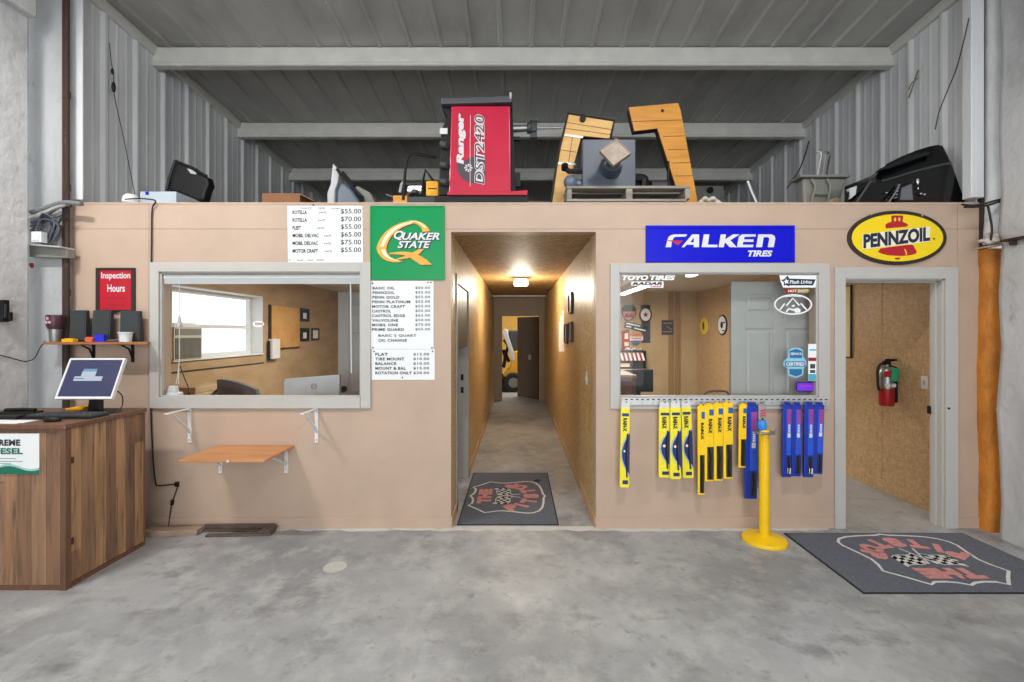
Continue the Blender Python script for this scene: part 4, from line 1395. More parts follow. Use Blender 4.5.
b2 = ribbon([(250, 476), (330, 448), (390, 420), (440, 394)], [(260, 480), (350, 468), (430, 438), (474, 396)], M_gold, 'q', .0016)
b.add(b2.v, b2.f)
sh = MB(); sh.add([q + Vector((.007, .0009, -.007)) for q in b.v], b.f)
sh.build('loop_shadow', M_brownblack, gs, fixn=False)
b.build('gold_loop', M_gold, gs, fixn=False)
b = ribbon([(372, 178), (300, 192), (222, 232), (160, 296), (122, 375)], [(385, 186), (316, 206), (246, 244), (188, 306), (150, 375)], M_gold, 'h', .002)
b2 = ribbon([(130, 400), (150, 440), (190, 470), (240, 486), (300, 494)], [(160, 395), (176, 430), (206, 462), (248, 480), (300, 494)], M_gold, 'h', .002)
b.add(b2.v, b2.f)
b2 = ribbon([(360, 172), (410, 172), (455, 190), (494, 222)], [(366, 178), (412, 180), (446, 198), (476, 226)], M_gold, 'h', .002)
b.add(b2.v, b2.f)
b.build('pale_highlight', M_goldpale, gs, fixn=False)
def gtext(b, s, xa, ya, xb, yb, lift, dx=0, dy=0, **k):
    X0, Z0 = gq(xa + dx, yb + dy); X1, Z1 = gq(xb + dx, ya + dy)
    b.text(s, (X0, Yg, Z0), EX, EZ, X1 - X0, Z1 - Z0, lift=lift, **k)
b = MB()
gtext(b, 'Q', 234, 248, 312, 326, .0022, 7, 8, shear=.3, bold=.05); gtext(b, 'UAKER', 300, 264, 598, 322, .0022, 7, 8, shear=.3, bold=.05)
gtext(b, 'STATE', 264, 330, 528, 388, .0022, 7, 8, shear=.3, bold=.05)
b.build('letter_shadow', M_navy, gs)
b = MB()
gtext(b, 'Q', 234, 248, 312, 326, .003, shear=.3, bold=.03); gtext(b, 'UAKER', 300, 264, 598, 322, .003, shear=.3, bold=.03)
gtext(b, 'STATE', 264, 330, 528, 388, .003, shear=.3, bold=.03)
b.build('lettering', M_white, gs)

# ------------------------------------------------------------------ blue tire sign
x0, x1, z0, z1 = wx(645.5), wx(793.8), wz(262.5), wz(225.8)
b = MB(); b.box(x0, x1, FRONT - .012, FRONT - .0005, z0, z1)
b.ring([(x0, z0), (x1, z0), (x1, z1), (x0, z1)], [(x0 + .02, z0 + .025), (x1 - .02, z0 + .025), (x1 - .02, z1 - .025), (x0 + .02, z1 - .025)], 'xz', FRONT - .018, FRONT - .011)
bs = tag(b.build('tire_sign', M_blue, bev=.003, loc=((x0 + x1) / 2, FRONT, z0)), 'wide blue tire sign with white lettering above the right window', 'sign')
def bq(x_, y_):
    return (wx(640 + x_ / 6.4), wz(220 + y_ / 6.4))
Yb = FRONT - .0122
b = MB()
O = (0, Yb, 0)
def bpoly(pts): b.flat([bq(*q) for q in pts], O, EX, EZ, lift=.0004)
bpoly([(160, 176), (178, 112), (196, 98), (222, 94), (298, 94), (290, 108), (222, 110), (210, 118), (206, 128), (200, 138), (196, 176)])   # F
bpoly([(280, 176), (262, 176), (330, 94), (374, 94), (374, 176), (340, 176), (340, 160), (296, 160)])                                      # A
bpoly([(390, 176), (404, 94), (440, 94), (430, 160), (492, 160), (490, 176)])                                                              # L
bpoly([(498, 176), (512, 94), (546, 94), (540, 126), (590, 94), (634, 94), (574, 132), (614, 176), (570, 176), (538, 144), (532, 176)])    # K
bpoly([(616, 176), (620, 150), (628, 110), (648, 94), (736, 94), (734, 108), (664, 110), (660, 126), (722, 126), (720, 142), (656, 142), (652, 160), (722, 160), (718, 176)])  # E
bpoly([(738, 176), (752, 94), (836, 94), (856, 104), (860, 122), (850, 176), (812, 176), (822, 122), (816, 112), (786, 112), (776, 176)])   # N
X0, Z0 = bq(684, 236); X1, Z1 = bq(842, 196)
b.text('TIRES', (X0, Yb, Z0), EX, EZ, X1 - X0, Z1 - Z0, shear=.25, bold=.045)
b.build('lettering', M_white, bs)
b = MB()
bpoly([(316, 112), (330, 112), (330, 144), (308, 144)]) if False else None
b.flat([bq(*q) for q in [(150, 131), (272, 134), (240, 164), (218, 152), (200, 140)]], O, EX, EZ, lift=.0014)
b.build('red_bird', M_red, bs)
b = MB()
b.flat([bq(*q) for q in [(334, 122), (340, 116), (340, 144), (318, 144)]], O, EX, EZ, lift=.0014)
b.build('letter_hole', M_blue, bs)

# ------------------------------------------------------------------ yellow oval oil sign
def oq(x_, y_):
    return (wx(840 + x_ / 9.31), wz(205 + y_ / 9.31))
cx_, cz_ = oq(521, 308)
rx_, rz_ = 460 / 9.31 * p, 253 / 9.31 * p
b = MB(); b.prism([q for q in arc(cx_, cz_, rx_, rz_, 0, 360, 72)][:-1], 'xz', FRONT - .014, FRONT - .001)
os_ = tag(b.build('oval_sign', M_brownblack, bev=.003, loc=(cx_, FRONT, cz_ - rz_)), 'yellow oval oil sign with red bell above the right doorway', 'sign')
Yo = FRONT - .0142
O = (0, Yo, 0)
b = MB(); b.flat(arc(cx_, cz_, rx_ - .032, rz_ - .030, 0, 360, 72)[:-1], O, EX, EZ, lift=.0004)
b.build('yellow_face', M_yellow, os_)
b = MB()
bell_top = [(412, 222), (408, 186), (438, 168), (466, 160), (462, 108), (474, 102), (566, 102), (574, 110), (566, 160), (600, 174), (622, 192), (600, 206)]
b.flat([oq(*q) for q in bell_top], O, EX, EZ, lift=.0016)
bell_low = [(338, 440), (362, 408), (440, 396), (640, 372), (666, 378), (688, 418), (700, 442), (684, 458), (640, 470), (560, 478), (440, 472), (372, 456)]
b.flat([oq(*q) for q in bell_low], O, EX, EZ, lift=.0016)
b.flat([oq(*q) for q in [(492, 494), (550, 492), (540, 508), (520, 514), (502, 508)]], O, EX, EZ, lift=.0016)
b.build('red_bell', M_red, os_)
b = MB()
for c in ((497, 140), (536, 138)):
    X_, Z_ = oq(*c)
    b.flat(arc(X_, Z_, 10 / 9.31 * p, 18 / 9.31 * p, 0, 360, 14)[:-1], O, EX, EZ, lift=.0028)
b.flat([oq(*q) for q in [(582, 414), (592, 412), (600, 436), (606, 440), (604, 468), (592, 466), (598, 446), (590, 440)]], O, EX, EZ, lift=.0028)
b.build('bell_cutouts', M_yellow, os_)
Ubar = (Vector((829 - 190, 0, -(200 - 268))) * 1).normalized()
Ubar = Vector((math.cos(math.radians(6.6)), 0, math.sin(math.radians(6.6))))
Vbar = Vector((0, 0, 1))
X0, Z0 = oq(194, 418)
b = MB(); b.flat([(0, 0), (632 / 9.31 * p, 0), (632 / 9.31 * p, 142 / 9.31 * p), (0, 142 / 9.31 * p)], (X0, Yo, Z0), Ubar, Vbar, lift=.003)
b.build('white_bar', mat('cream_enamel', rgb(236, 230, 200), .35, noise=.02), os_)
X0, Z0 = oq(202, 410)
b = MB(); b.text('PENNZOIL', (X0, Yo, Z0), Ubar, Vbar, 622 / 9.31 * p, 134 / 9.31 * p, lift=.0045, bold=.05)
X1, Z1 = oq(858, 318); b.flat(arc(X1, Z1, .008, .008, 0, 360, 10)[:-1], O, EX, EZ, lift=.002)
b.build('lettering', M_navy, os_)
for c in ((275, 90), (748, 102)):
    X_, Z_ = oq(*c); b = MB(); b.cyl((X_, FRONT - .019, Z_), (X_, FRONT - .013, Z_), .009, n=12); b.build('screw', M_chrome, os_)

# ------------------------------------------------------------------ window stickers (on the outer face of the panes)
Ys = GLASS - .0004
def gp(px, py): return (wx(px, Ys), wz(py, Ys))
def sticker(name, pts, m, label, lift=.0006):
    b = MB(); b.prism([gp(*q) for q in pts], 'xz', Ys - lift - .0006, Ys - .0002)
    return tag(b.build(name, m), label, 'sticker')
def stext(b, s, px0, py0, px1, py1, lift=.0022, **k):
    X0, Z0 = gp(px0, py1); X1, Z1 = gp(px1, py0)
    b.text(s, (X0, Ys, Z0), EX, EZ, X1 - X0, Z1 - Z0, lift=lift, **k)
M_decal = mat('white_vinyl', rgb(238, 240, 242), .45, noise=.02)
b = MB(); stext(b, 'TOYO', 622, 275.2, 648.3, 280.2, shear=.22, bold=.05); stext(b, 'TIRES', 649.5, 275.2, 675.2, 280.2, shear=.22, bold=.05)
tag(b.build('tire_decal', M_decal), 'white slanted tire lettering at the top left of the right window', 'sticker')
st = sticker('radar_sticker', [(631.5, 281.5), (663.5, 281.5), (663.5, 287.8), (649, 287.8), (648.6, 285.6), (631, 285.6)], M_decal, 'small white and black sticker beneath the white tire lettering')
b = MB(); stext(b, 'RADAR', 632.4, 282.1, 662.5, 285.1, shear=.25, bold=.05)
b.build('lettering', M_ink, st)
b = MB(); stext(b, 'TIRES', 650, 285.7, 661.5, 287.2, shear=.2, bold=.04)
b.build('red_lettering', M_red, st)
st = sticker('star_sticker', [(779.2, 275), (816, 275), (816.6, 277), (815.6, 287.6), (783, 287.6), (780.5, 281)], M_decal, 'white sticker with black star and script, top right of the window')
b = MB()
def spoly(b, pts, lift=.0014): b.flat([gp(*q) for q in pts], (0, Ys, 0), EX, EZ, lift=lift)
spoly(b, [(780.8, 280), (784, 279.2), (787.5, 275.6), (789, 278.6), (815.6, 279.4), (812.8, 285.4), (790, 285.4), (788.5, 286.2), (786, 285), (783.5, 285.8), (784, 282.6)])
b.build('dark_plate', M_navy, st)
b = MB(); stext(b, 'Flash Lights', 789.5, 280.2, 811.8, 284.8, lift=.003, shear=.2, bold=.02)
star = []
cx0, cz0 = gp(786.3, 281.6)
for k in range(10):
    r_ = (.026 if k % 2 == 0 else .011)
    a_ = math.radians(90 + 36 * k + 10)
    star.append((cx0 + r_ * math.cos(a_), cz0 + r_ * math.sin(a_)))
b.flat(star, (0, Ys, 0), EX, EZ, lift=.002)
b.build('script_and_star', M_decal, st)
st = sticker('banner_sticker', [(785.5, 288.6), (809, 288.6), (810.5, 291), (808, 293.4), (785.5, 293.4)], M_darkred, 'thin red and yellow banner sticker under the star sticker')
b = MB(); spoly(b, [(797, 288.9), (809, 288.9), (810.2, 291), (807.8, 293.1), (796, 293.1)])
b.build('olive_half', mat('olive_vinyl', rgb(120, 112, 30), .5, noise=.05), st)
b = MB(); stext(b, 'HOT', 788, 289.6, 796.5, 292.4, bold=.03, lift=.003); stext(b, 'SHOT', 797.5, 289.6, 808, 292.4, bold=.03, lift=.003)
b.build('lettering', M_goldpale, st)
b = MB()
ccx, ccz = gp(793, 304.5)
b.stroke(arc(ccx, ccz, 18.3 * p, 9.6 * p, 0, 360, 56)[:-1], .011, (0, Ys, 0), EX, EZ, lift=.001, closed=True)
b.stroke(arc(ccx, ccz, 16.6 * p, 8.3 * p, 62, 118, 12), .005, (0, Ys, 0), EX, EZ, lift=.001)
for pts in ([(779, 311), (784.5, 303.5), (786.5, 305.5), (792.8, 298.2), (798.8, 305.2), (801, 303.5), (806.5, 310)],):
    b.stroke([gp(*q) for q in pts], .012, (0, Ys, 0), EX, EZ, lift=.001)
b.stroke([gp(*q) for q in [(786, 312), (789, 308.6), (793, 310), (797.5, 308.5), (800, 310), (799, 312.4)]], .012, (0, Ys, 0), EX, EZ, lift=.001)
spoly(b, [(791, 306), (794, 304.6), (795, 306.2), (793, 307)])
spoly(b, [(794, 310), (800, 309.2), (799.6, 312.6), (795, 312.8)])
tag(b.build('mountain_decal', M_decal), 'white oval mountain outline decal on the right window', 'sticker')
pts = [(788.5, 350), (793, 347.6), (799, 347.6), (803, 350), (803, 357), (806, 360.5), (806.6, 364.5), (803.5, 368.5), (803, 375), (796, 378), (788.5, 375.5), (787.5, 368.5), (783.6, 365.5), (783.4, 361.5), (788, 357.5)]
st = sticker('badge_sticker', pts, mat('pale_blue_vinyl', rgb(140, 196, 220), .45, noise=.05), 'blue badge shaped sticker low on the right window')
b = MB(); spoly(b, [(789.5, 351), (796, 349), (802, 351), (802, 358), (789.5, 358)]); spoly(b, [(785, 361.4), (804.8, 361.4), (805.2, 366.6), (785, 366.6)]); spoly(b, [(789, 369), (802, 369), (801.6, 374), (796, 376.4), (789.6, 374)])
b.build('blue_fields', mat('steel_blue_vinyl', rgb(36, 104, 150), .45, noise=.06), st)
b = MB(); stext(b, 'CERTIFIED', 786, 362.4, 804.2, 365.8, lift=.003, bold=.03); stext(b, 'SERVICE', 790.5, 352.6, 801.3, 355, lift=.003, bold=.02)
b.build('lettering', M_decal, st)
st = sticker('strip_sticker', [(808, 344), (817.4, 344), (817.4, 357), (816.2, 358), (816.2, 380.6), (808.2, 380.6)], M_decal, 'narrow upright card sticker beside the blue badge sticker')
b = MB(); spoly(b, [(808.2, 357.6), (816.4, 357.6), (816.4, 361), (808.2, 361)]); b.build('red_band', M_darkred, st)
b = MB(); spoly(b, [(808.4, 374), (816, 374), (816, 380.4), (808.4, 380.4)]); spoly(b, [(809.4, 349.2), (816, 349.2), (816, 350.6), (809.4, 350.6)]); b.build('teal_band', mat('teal_vinyl', rgb(70, 170, 196), .45, noise=.05), st)
b = MB(); spoly(b, [(810, 364), (815, 364), (815, 368.5), (810, 368.5)]); spoly(b, [(810, 370), (815, 370), (815, 373), (810, 373)]); b.build('grey_fields', M_inkgrey, st)
t = thing('led_sign', 'small lit purple sign in the lower right window corner', 'sign', (wx(807, 3.86), 3.86, wz(392, 3.86)))
b = MB(); b.box(wx(796.2, 3.86), wx(818, 3.86), 3.85, 3.875, wz(391.8, 3.86), wz(382, 3.86)); b.build('case', mat('violet_plastic', rgb(60, 20, 150), .4, noise=.05), t, bev=.012)
b = MB(); b.box(wx(797.4, 3.85), wx(817, 3.85), 3.846, 3.851, wz(390.6, 3.85), wz(383.2, 3.85)); b.build('lit_face', glow('lit_violet_panel', (.16, .02, .75, 1), 1.1), t)
b = MB(); b.box(wx(799.5, 3.84), wx(815.5, 3.84), 3.843, 3.847, wz(387, 3.84), wz(385, 3.84)); b.build('lit_line', glow('lit_magenta_line', (.42, .02, .55, 1), 1.0), t)
st = sticker('oval_sticker', [(258.5 + 5.6 * math.cos(a), 324 + 3.0 * math.sin(a)) for a in [2 * math.pi * k / 28 for k in range(28)]], M_decal, 'tiny white oval sticker on the left window pane')
b = MB(); stext(b, 'TOYO', 255, 322.6, 263, 325.4, shear=.2, bold=.05); b.build('lettering', M_darkred, st)

# ------------------------------------------------------------------ wiper blade rail and packs
t = thing('peg_rail', 'long numbered metal peg rail under the right window', 'rail', (wx(723), FRONT - .03, wz(404)))
b = MB(); b.box(wx(620.5), wx(826), FRONT - .036, FRONT - .024, wz(404.4), wz(397.2))
b.build('strip', M_alu, t, bev=.002)
b = MB()
for k in range(38):
    px = 624 + k * 5.35
    b.box(wx(px), wx(px + 2.6), FRONT - .0368, FRONT - .035, wz(399.4), wz(398.3))
    if k % 2: b.text(str(11 + k // 2), (wx(px), FRONT - .036, wz(403)), EX, EZ, None, .012, lift=.0012)
b.build('slots_and_numbers', M_ink, t)
PY = 3.695
def hook(px):
    b = MB(); x_ = wx(px, PY)
    b.tube([(x_ * FRONT / PY, FRONT - .03, wz(402)), (x_, PY + .03, wz(402.4, PY)), (x_, PY - .02, wz(402.4, PY)), (x_, PY - .028, wz(400.8, PY))], .0035)
    b.build('hook', M_steel, t, smooth=True)
M_packyel = mat('lemon_pack_card', rgb(240, 224, 50), .35, noise=.04, nscale=8)
M_packora = mat('amber_pack_card', rgb(248, 204, 20), .35, noise=.05, nscale=8)
M_packblu = mat('royal_blue_pack', rgb(24, 50, 158), .28, noise=.16, nscale=9)
M_packnavy = mat('deep_blue_pack', rgb(30, 48, 104), .3, noise=.15, nscale=9)
M_lightblue = mat('pale_blue_pack_print', rgb(160, 180, 214), .35, noise=.06)
M_packred = mat('rose_red_print', rgb(196, 50, 84), .4, noise=.06)
DOWN = Vector((0, 0, -1))
def pack(kind, px0, px1, py0, py1, label, group, lean=0.0, Y_=PY, mirror=False):
    x0, x1, z0, z1 = wx(px0, Y_), wx(px1, Y_), wz(py1, Y_), wz(py0, Y_)
    w, h = x1 - x0, z1 - z0
    top = ((x0 + x1) / 2, Y_, z1 - .02)
    r = thing('wiper_blade_pack', label, 'wiper blade pack', top, group)
    O = (x0, Y_ - .008, z0)
    F = Y_ - .008
    def fl_(b, pts, lift): b.flat([(u * w, v * h) for u, v in pts], O, EX, EZ, lift=lift)
    if kind == 'swoosh':
        b = MB(); b.prism([(x0, z0 + .01), (x0 + w * .1, z0), (x1 - w * .1, z0), (x1, z0 + .01), (x1 - w * .04, z1 - h * .085), (x0 + w * .04, z1 - h * .085)], 'xz', Y_ - .008, Y_ + .012)
        b.build('sleeve', M_packyel, r, bev=.003)
        b = MB(); b.prism([(x0 + w * .06, z1 - h * .095), (x1 - w * .06, z1 - h * .095), (x1 - w * .08, z1 - .012), (x1 - w * .25, z1), (x0 + w * .25, z1), (x0 + w * .08, z1 - .012)], 'xz', Y_ - .004, Y_ + .004)
        b.build('hanger_tab', M_white, r, bev=.001)
        b = MB()
        A = [(0.30 + .66 * math.sin(math.pi * k / 16) ** .8 * (0.2 if k < 0 else 1) * .0 + (0.98 - 0.92 * math.sin(math.pi * k / 16)), .20 + .44 * k / 16) for k in range(17)]
        pts = [(.98, .10)] + [(.98 - .92 * math.sin(math.pi * k / 16) ** 1.1, .12 + .54 * k / 16) for k in range(17)] + [(.98, .70)]
        fl_(b, pts, .0008)
        b.build('blue_swoosh', M_packnavy, r)
        b = MB()
        edge = [(.98 - .92 * math.sin(math.pi * k / 16) ** 1.1, .12 + .54 * k / 16) for k in range(17)]
        fl_(b, edge + [(min(.99, u + .12), v) for u, v in reversed(edge)], .0018)
        b.build('pale_edge', M_lightblue, r)
        b = MB(); b.flat(arc(.44 * w, .42 * h, .12 * w, .12 * w, 0, 360, 16)[:-1], O, EX, EZ, lift=.003)
        b.build('cream_dot', M_goldpale, r)
        b = MB(); fl_(b, [(.15, .82), (.86, .82), (.86, .855), (.15, .855)], .0012); fl_(b, [(.28, .04), (.84, .04), (.84, .085), (.28, .085)], .0012)
        b.build('blue_labels', M_packnavy, r)
        b = MB(); b.text('RAIN-X', Vector(O) + Vector((w * .26, 0, h * .80)), DOWN, EX, h * .155, w * .40, lift=.0014, bold=.06)
        b.build('lettering', M_ink, r)
        b = MB(); b.tube([(x0 + w * .72, F - .003, z0 + h * .12), (x0 + w * .62, F - .004, z0 + h * .3), (x0 + w * .60, F - .004, z0 + h * .45), (x0 + w * .74, F - .003, z0 + h * .62)], .006, 6)
        b.build('blade', M_black, r, smooth=True)
    elif kind == 'window':
        b = MB()
        b.box(x0, x1, Y_ - .008, Y_ + .010, z0 + h * .44, z1 - .012)
        b.prism([(x0 + w * .2, z1 - .012), (x1 - w * .2, z1 - .012), (x1 - w * .3, z1), (x0 + w * .3, z1)], 'xz', Y_ - .004, Y_ + .004)
        b.build('card', M_packora, r, bev=.002)
        b = MB(); b.box(x0 + .002, x0 + w * .30, Y_ - .006, Y_ + .008, z0, z0 + h * .44); b.box(x0 + w * .3, x1 - .002, Y_ - .006, Y_ + .008, z0, z0 + .012)
        b.build('lower_tray', M_packora, r, bev=.001)
        b = MB(); b.box(x0 + w * .3, x1 - .004, Y_ - .002, Y_ + .008, z0 + .012, z0 + h * .44)
        b.build('window_back', mat('smoky_plastic', rgb(60, 56, 48), .3, noise=.3, nscale=20), r)
        b = MB(); b.tube([(x0 + w * .52, F + .002, z0 + h * .43), (x0 + w * .68, F - .001, z0 + h * .3), (x0 + w * .55, F - .001, z0 + h * .16), (x0 + w * .66, F + .002, z0 + .016)], .008, 6)
        b.build('blade', M_black, r, smooth=True)
        b = MB(); fl_(b, [(.5, .845), (.98, .845), (.98, .92), (.5, .92)], .0012)
        b.build('blue_label', mat('mid_blue_print', rgb(40, 90, 160), .4, noise=.06), r)
        b = MB(); b.text('RAIN-X', Vector(O) + Vector((w * .42, 0, h * .80)), DOWN, EX, h * .19, w * .42, lift=.0014, bold=.06)
        b.build('lettering', M_ink, r)
    else:
        b = MB()
        b.box(x0, x1, Y_ - .008, Y_ + .014, z0 + .006, z1 - h * .04)
        b.prism([(x0 + w * .1, z1 - h * .04), (x1 - w * .1, z1 - h * .04), (x1 - w * .16, z1), (x0 + w * .16, z1)], 'xz', Y_ - .003, Y_ + .003)
        b.build('sleeve', M_packblu, r, bev=.004)
        b = MB(); fl_(b, [(.36, .30), (.94, .30), (.94, .90), (.36, .90)], .0008)
        b.build('bright_panel', mat('bright_blue_print', rgb(40, 84, 206), .3, noise=.12, nscale=10), r)
        b = MB(); b.box(x0 + w * .40, x1 - w * .08, F - .002, F + .002, z0 + h * .04, z0 + h * .28)
        b.build('window_strip', mat('dark_window_strip', rgb(40, 48, 66), .3, noise=.2, nscale=20), r)
        b = MB(); b.tube([(x0 + w * .62, F - .003, z0 + h * .04), (x0 + w * .7, F - .004, z0 + h * .16), (x0 + w * .62, F - .003, z0 + h * .28)], .006, 6)
        b.build('blade', M_black, r, smooth=True)
        b = MB()
        for k in range(7):
            v = .90 - k * .028
            fl_(b, [(.46 + .02 * (k % 2), v - .022), (.90 - .03 * (k % 3), v - .016), (.92, v), (.52, v - .004)], .0018)
        b.build('red_script', M_packred, r)
        b = MB()
        for k in range(5):
            v = .70 - k * .022
            fl_(b, [(.56, v - .016), (.80, v - .016), (.80, v), (.56, v)], .0018)
        fl_(b, [(.50, .53), (.82, .53), (.82, .585), (.50, .585)], .0018)
        b.build('white_print', M_white, r)
    if kind == 'blue' and mirror:
        b = MB(); fl_(b, [(.52, .055), (.90, .055), (.90, .13), (.52, .13)], .004)
        b.build('price_tag', M_white, r)
    for ch in r.children:
        pass
    r.rotation_euler = (0, lean, 0)
    return r
hook(626)
pack('swoosh', 620.6, 630.2, 400.5, 487.3, 'single yellow wiper blade pack hanging alone at the rail left end', 'wiper blade packs', .012)
for (a, c, d, e, lab) in ((658.6, 670.4, 401.5, 477.5, 'left one of three yellow and blue wiper packs hanging together'), (669.8, 681, 401, 479, 'middle one of three yellow and blue wiper packs hanging together'), (680.4, 691.2, 400.5, 478, 'right one of three yellow and blue wiper packs hanging together')):
    hook((a + c) / 2); pack('swoosh', a, c, d, e, lab, 'wiper blade packs', .0 if a < 680 else -.03, PY - .03 * ((a > 665) * 1 - (a > 675) * 1) + .02)
for (a, c, d, e, lab) in ((697.5, 704.5, 404.5, 494.5, 'narrow amber wiper pack that hangs lowest of the amber ones'), (704.2, 713.4, 403, 481.2, 'amber wiper pack next right of the lowest hanging amber one'),
                          (713.6, 722.6, 402, 480.5, 'amber wiper pack third from the left among the amber ones'), (723, 732.6, 401, 478.5, 'amber wiper pack at the right end of the close amber row')):
    hook((a + c) / 2); pack('window', a, c, d, e, lab, 'wiper blade packs', .0)
hook(743.2); pack('window', 739.2, 746.8, 403, 467.5, 'short amber wiper pack hanging alone left of the long blue one', 'wiper blade packs', .02)
hook(751.5); pack('blue', 745.8, 757.6, 402, 499.3, 'longest blue wiper pack, just left of the yellow post', 'wiper blade packs', .012)
t2 = thing('wiper_blade_pack', 'clear wiper pack with red print behind the yellow post top', 'wiper blade pack', (wx(763, PY), PY, wz(404, PY)), 'wiper blade packs')
hook(762.6)
b = MB(); b.box(wx(758.4, PY), wx(766.2, PY), PY - .002, PY + .008, wz(488, PY), wz(404, PY)); b.build('sleeve', mat('clear_grey_plastic', rgb(150, 146, 140), .25, noise=.1), t2, bev=.002)
b = MB(); b.tube([(wx(762, PY), PY - .006, wz(418, PY)), (wx(763, PY), PY - .007, wz(450, PY)), (wx(762, PY), PY - .006, wz(486, PY))], .007); b.build('blade', M_black, t2, smooth=True)
b = MB()
for k in range(3): b.flat([(0, 0), (.045, .012), (.048, .024), (.004, .014)], (wx(760, PY), PY - .002, wz(417 - 2.6 * k, PY)), EX, EZ, lift=.001)
b.build('red_script', M_packred, t2)
for k, (a, c, d, e, lab) in enumerate(((783, 791.6, 401.5, 477.6, 'first blue wiper pack of the four right of the yellow post'), (792, 801.2, 402, 476.8, 'second blue wiper pack of the four right of the yellow post'),
                          (804.2, 813.6, 401.5, 477.8, 'third blue wiper pack of the four right of the yellow post'), (814.2, 824, 402, 474.5, 'fourth blue wiper pack, at the rail end beside the doorway'))):
    hook((a + c) / 2); pack('blue', a, c, d, e, lab, 'wiper blade packs', .012 if k < 3 else .03, mirror=(k in (0, 2)))

# ------------------------------------------------------------------ yellow post
ppos = Vector((wx(764.3, 3.545), 3.545, 0))
t = thing('stanchion_post', 'yellow post on a round base before the wiper packs', 'post', tuple(ppos))
b = MB(); b.lathe([(.001, 0), (.160, 0), (.162, .012), (.155, .026), (.12, .034), (.06, .046), (.05, .05), (.001, .05)], ppos, 48); b.build('round_base', M_yellowp, t, smooth=True)
zt = wz(430.5, 3.545)
b = MB(); b.lathe([(.001, .03), (.0365, .03), (.0365, zt - .02), (.036, zt), (.03, zt + .008), (.001, zt + .008)], ppos, 28); b.build('pole', M_yellowp, t, smooth=True)
b = MB(); b.lathe([(.034, zt - .02), (.074, zt - .018), (.076, zt - .012), (.074, zt - .008), (.034, zt - .006)], ppos, 28); b.build('collar', M_steel, t, smooth=True)
b = MB(); s = b.mark(); b.lathe([(.001, zt), (.024, zt), (.032, zt + .03), (.030, zt + .062), (.018, zt + .078), (.001, zt + .08)], ppos + Vector((-.016, 0, 0)), 20)
b.build('blue_cap', mat('bright_blue_plastic', rgb(36, 130, 214), .4, noise=.08), t, smooth=True)
b = MB(); b.tube([ppos + Vector((.06, 0, zt - .014)), ppos + Vector((.075, 0, zt - .01)), ppos + Vector((.082, -.01, zt + .01)), ppos + Vector((.09, -.01, zt + .03))], .0035)
b.build('wire_hook', M_steel, t, smooth=True)

# ------------------------------------------------------------------ shield mats
def shield_mat(cx, cy, w, d, U, V, label, prints):
    t = thing('floor_mat', label, 'mat', (cx, cy, 0), 'shield printed floor mats')
    b = MB(); b.box(cx - w / 2, cx + w / 2, cy - d / 2, cy + d / 2, 0, .006)
    b.build('rubber_border', M_rubber, t, bev=.002)
    b = MB(); b.box(cx - w / 2 + .012, cx + w / 2 - .012, cy - d / 2 + .012, cy + d / 2 - .012, .002, .010)
    b.build('pile', M_mat, t, bev=.003)
    O = (prints[0], prints[1], .010)
    top = [(-.245, .355), (-.20, .325), (-.12, .322), (-.05, .335), (0, .362), (.05, .335), (.12, .322), (.20, .325), (.245, .355)]
    right = [(.33, .27), (.42, .19), (.385, .10), (.375, .03), (.395, -.06), (.43, -.18), (.425, -.235), (.38, -.29), (.30, -.325), (.18, -.343), (.05, -.352), (0, -.37)]
    out = top + right + [(-u, v) for u, v in reversed(right[:-1])]
    b = MB(); b.stroke(out, .020, O, U, V, lift=.0006, closed=True); b.build('white_shield_line', M_matwhite, t)
    b = MB()
    b.text('THE', Vector(O) + U * -.20 + V * .15, U, V, .40, .135, lift=.0014, bold=.08)
    def arcword(word, a0, a1):
        for k, ch in enumerate(word):
            a = math.radians(a0 + (a1 - a0) * k / (len(word) - 1))
            cpos = Vector((.39 * math.cos(a), .02 + .335 * math.sin(a)))
            upv = Vector((-math.cos(a) * .55, -math.sin(a))).normalized()
            rt = Vector((upv.y, -upv.x))
            u3 = U * rt.x + V * rt.y
            v3 = U * upv.x + V * upv.y
            lw = .118 if ch != 'I' else .042
            b.text(ch, Vector(O) + U * cpos.x + V * cpos.y - u3 * lw / 2 + v3 * .005, u3, v3, lw, .155, lift=.0014, bold=.085)
    arcword('PIT', 199, 246)
    arcword('STOP', 270, 343)
    b.build('pink_lettering', M_matpink, t)
    bw, bk, bl = MB(), MB(), MB()
    for sgn in (-1, 1):
        for i in range(5):
            for j in range(4):
                def q(ii, jj):
                    u = sgn * (.03 + .036 * ii); v = .035 + .030 * (jj - 2) + .012 * math.sin(ii * 1.3) + .010 * ii - .02
                    return (u, v)
                (bw if (i + j) % 2 else bk).flat([q(i, j), q(i + 1, j), q(i + 1, j + 1), q(i, j + 1)], O, U, V, lift=.0012)
        bl.stroke([(sgn * .03, .10), (-sgn * .05, -.13)], .012, O, U, V, lift=.002)
        e = [(sgn * (.03 + .036 * k), .035 + .030 * 2.25 + .012 * math.sin(k * 1.3) + .010 * k - .02) for k in range(6)]
        bw.stroke(e, .008, O, U, V, lift=.0012)
        e = [(sgn * (.03 + .036 * k), .035 - .030 * 2.25 + .012 * math.sin(k * 1.3) + .010 * k - .02) for k in range(6)]
        bw.stroke(e, .008, O, U, V, lift=.0012)
    bw.add(bl.v, bl.f)
    bw.build('white_flag_squares', M_matwhite, t)
    bk.build('black_flag_squares', M_matblack, t)
    return t
shield_mat((2.127 + 3.56) / 2, (2.825 + 3.675) / 2, 1.433, .85, -EX, -EY, 'dark shield printed mat in front of the right doorway', (2.87, 3.268))
tm = shield_mat(-.075, 4.54, .85, 1.42, EY, -EX, 'dark shield printed mat just inside the corridor', (-.075 - .02, 4.49))
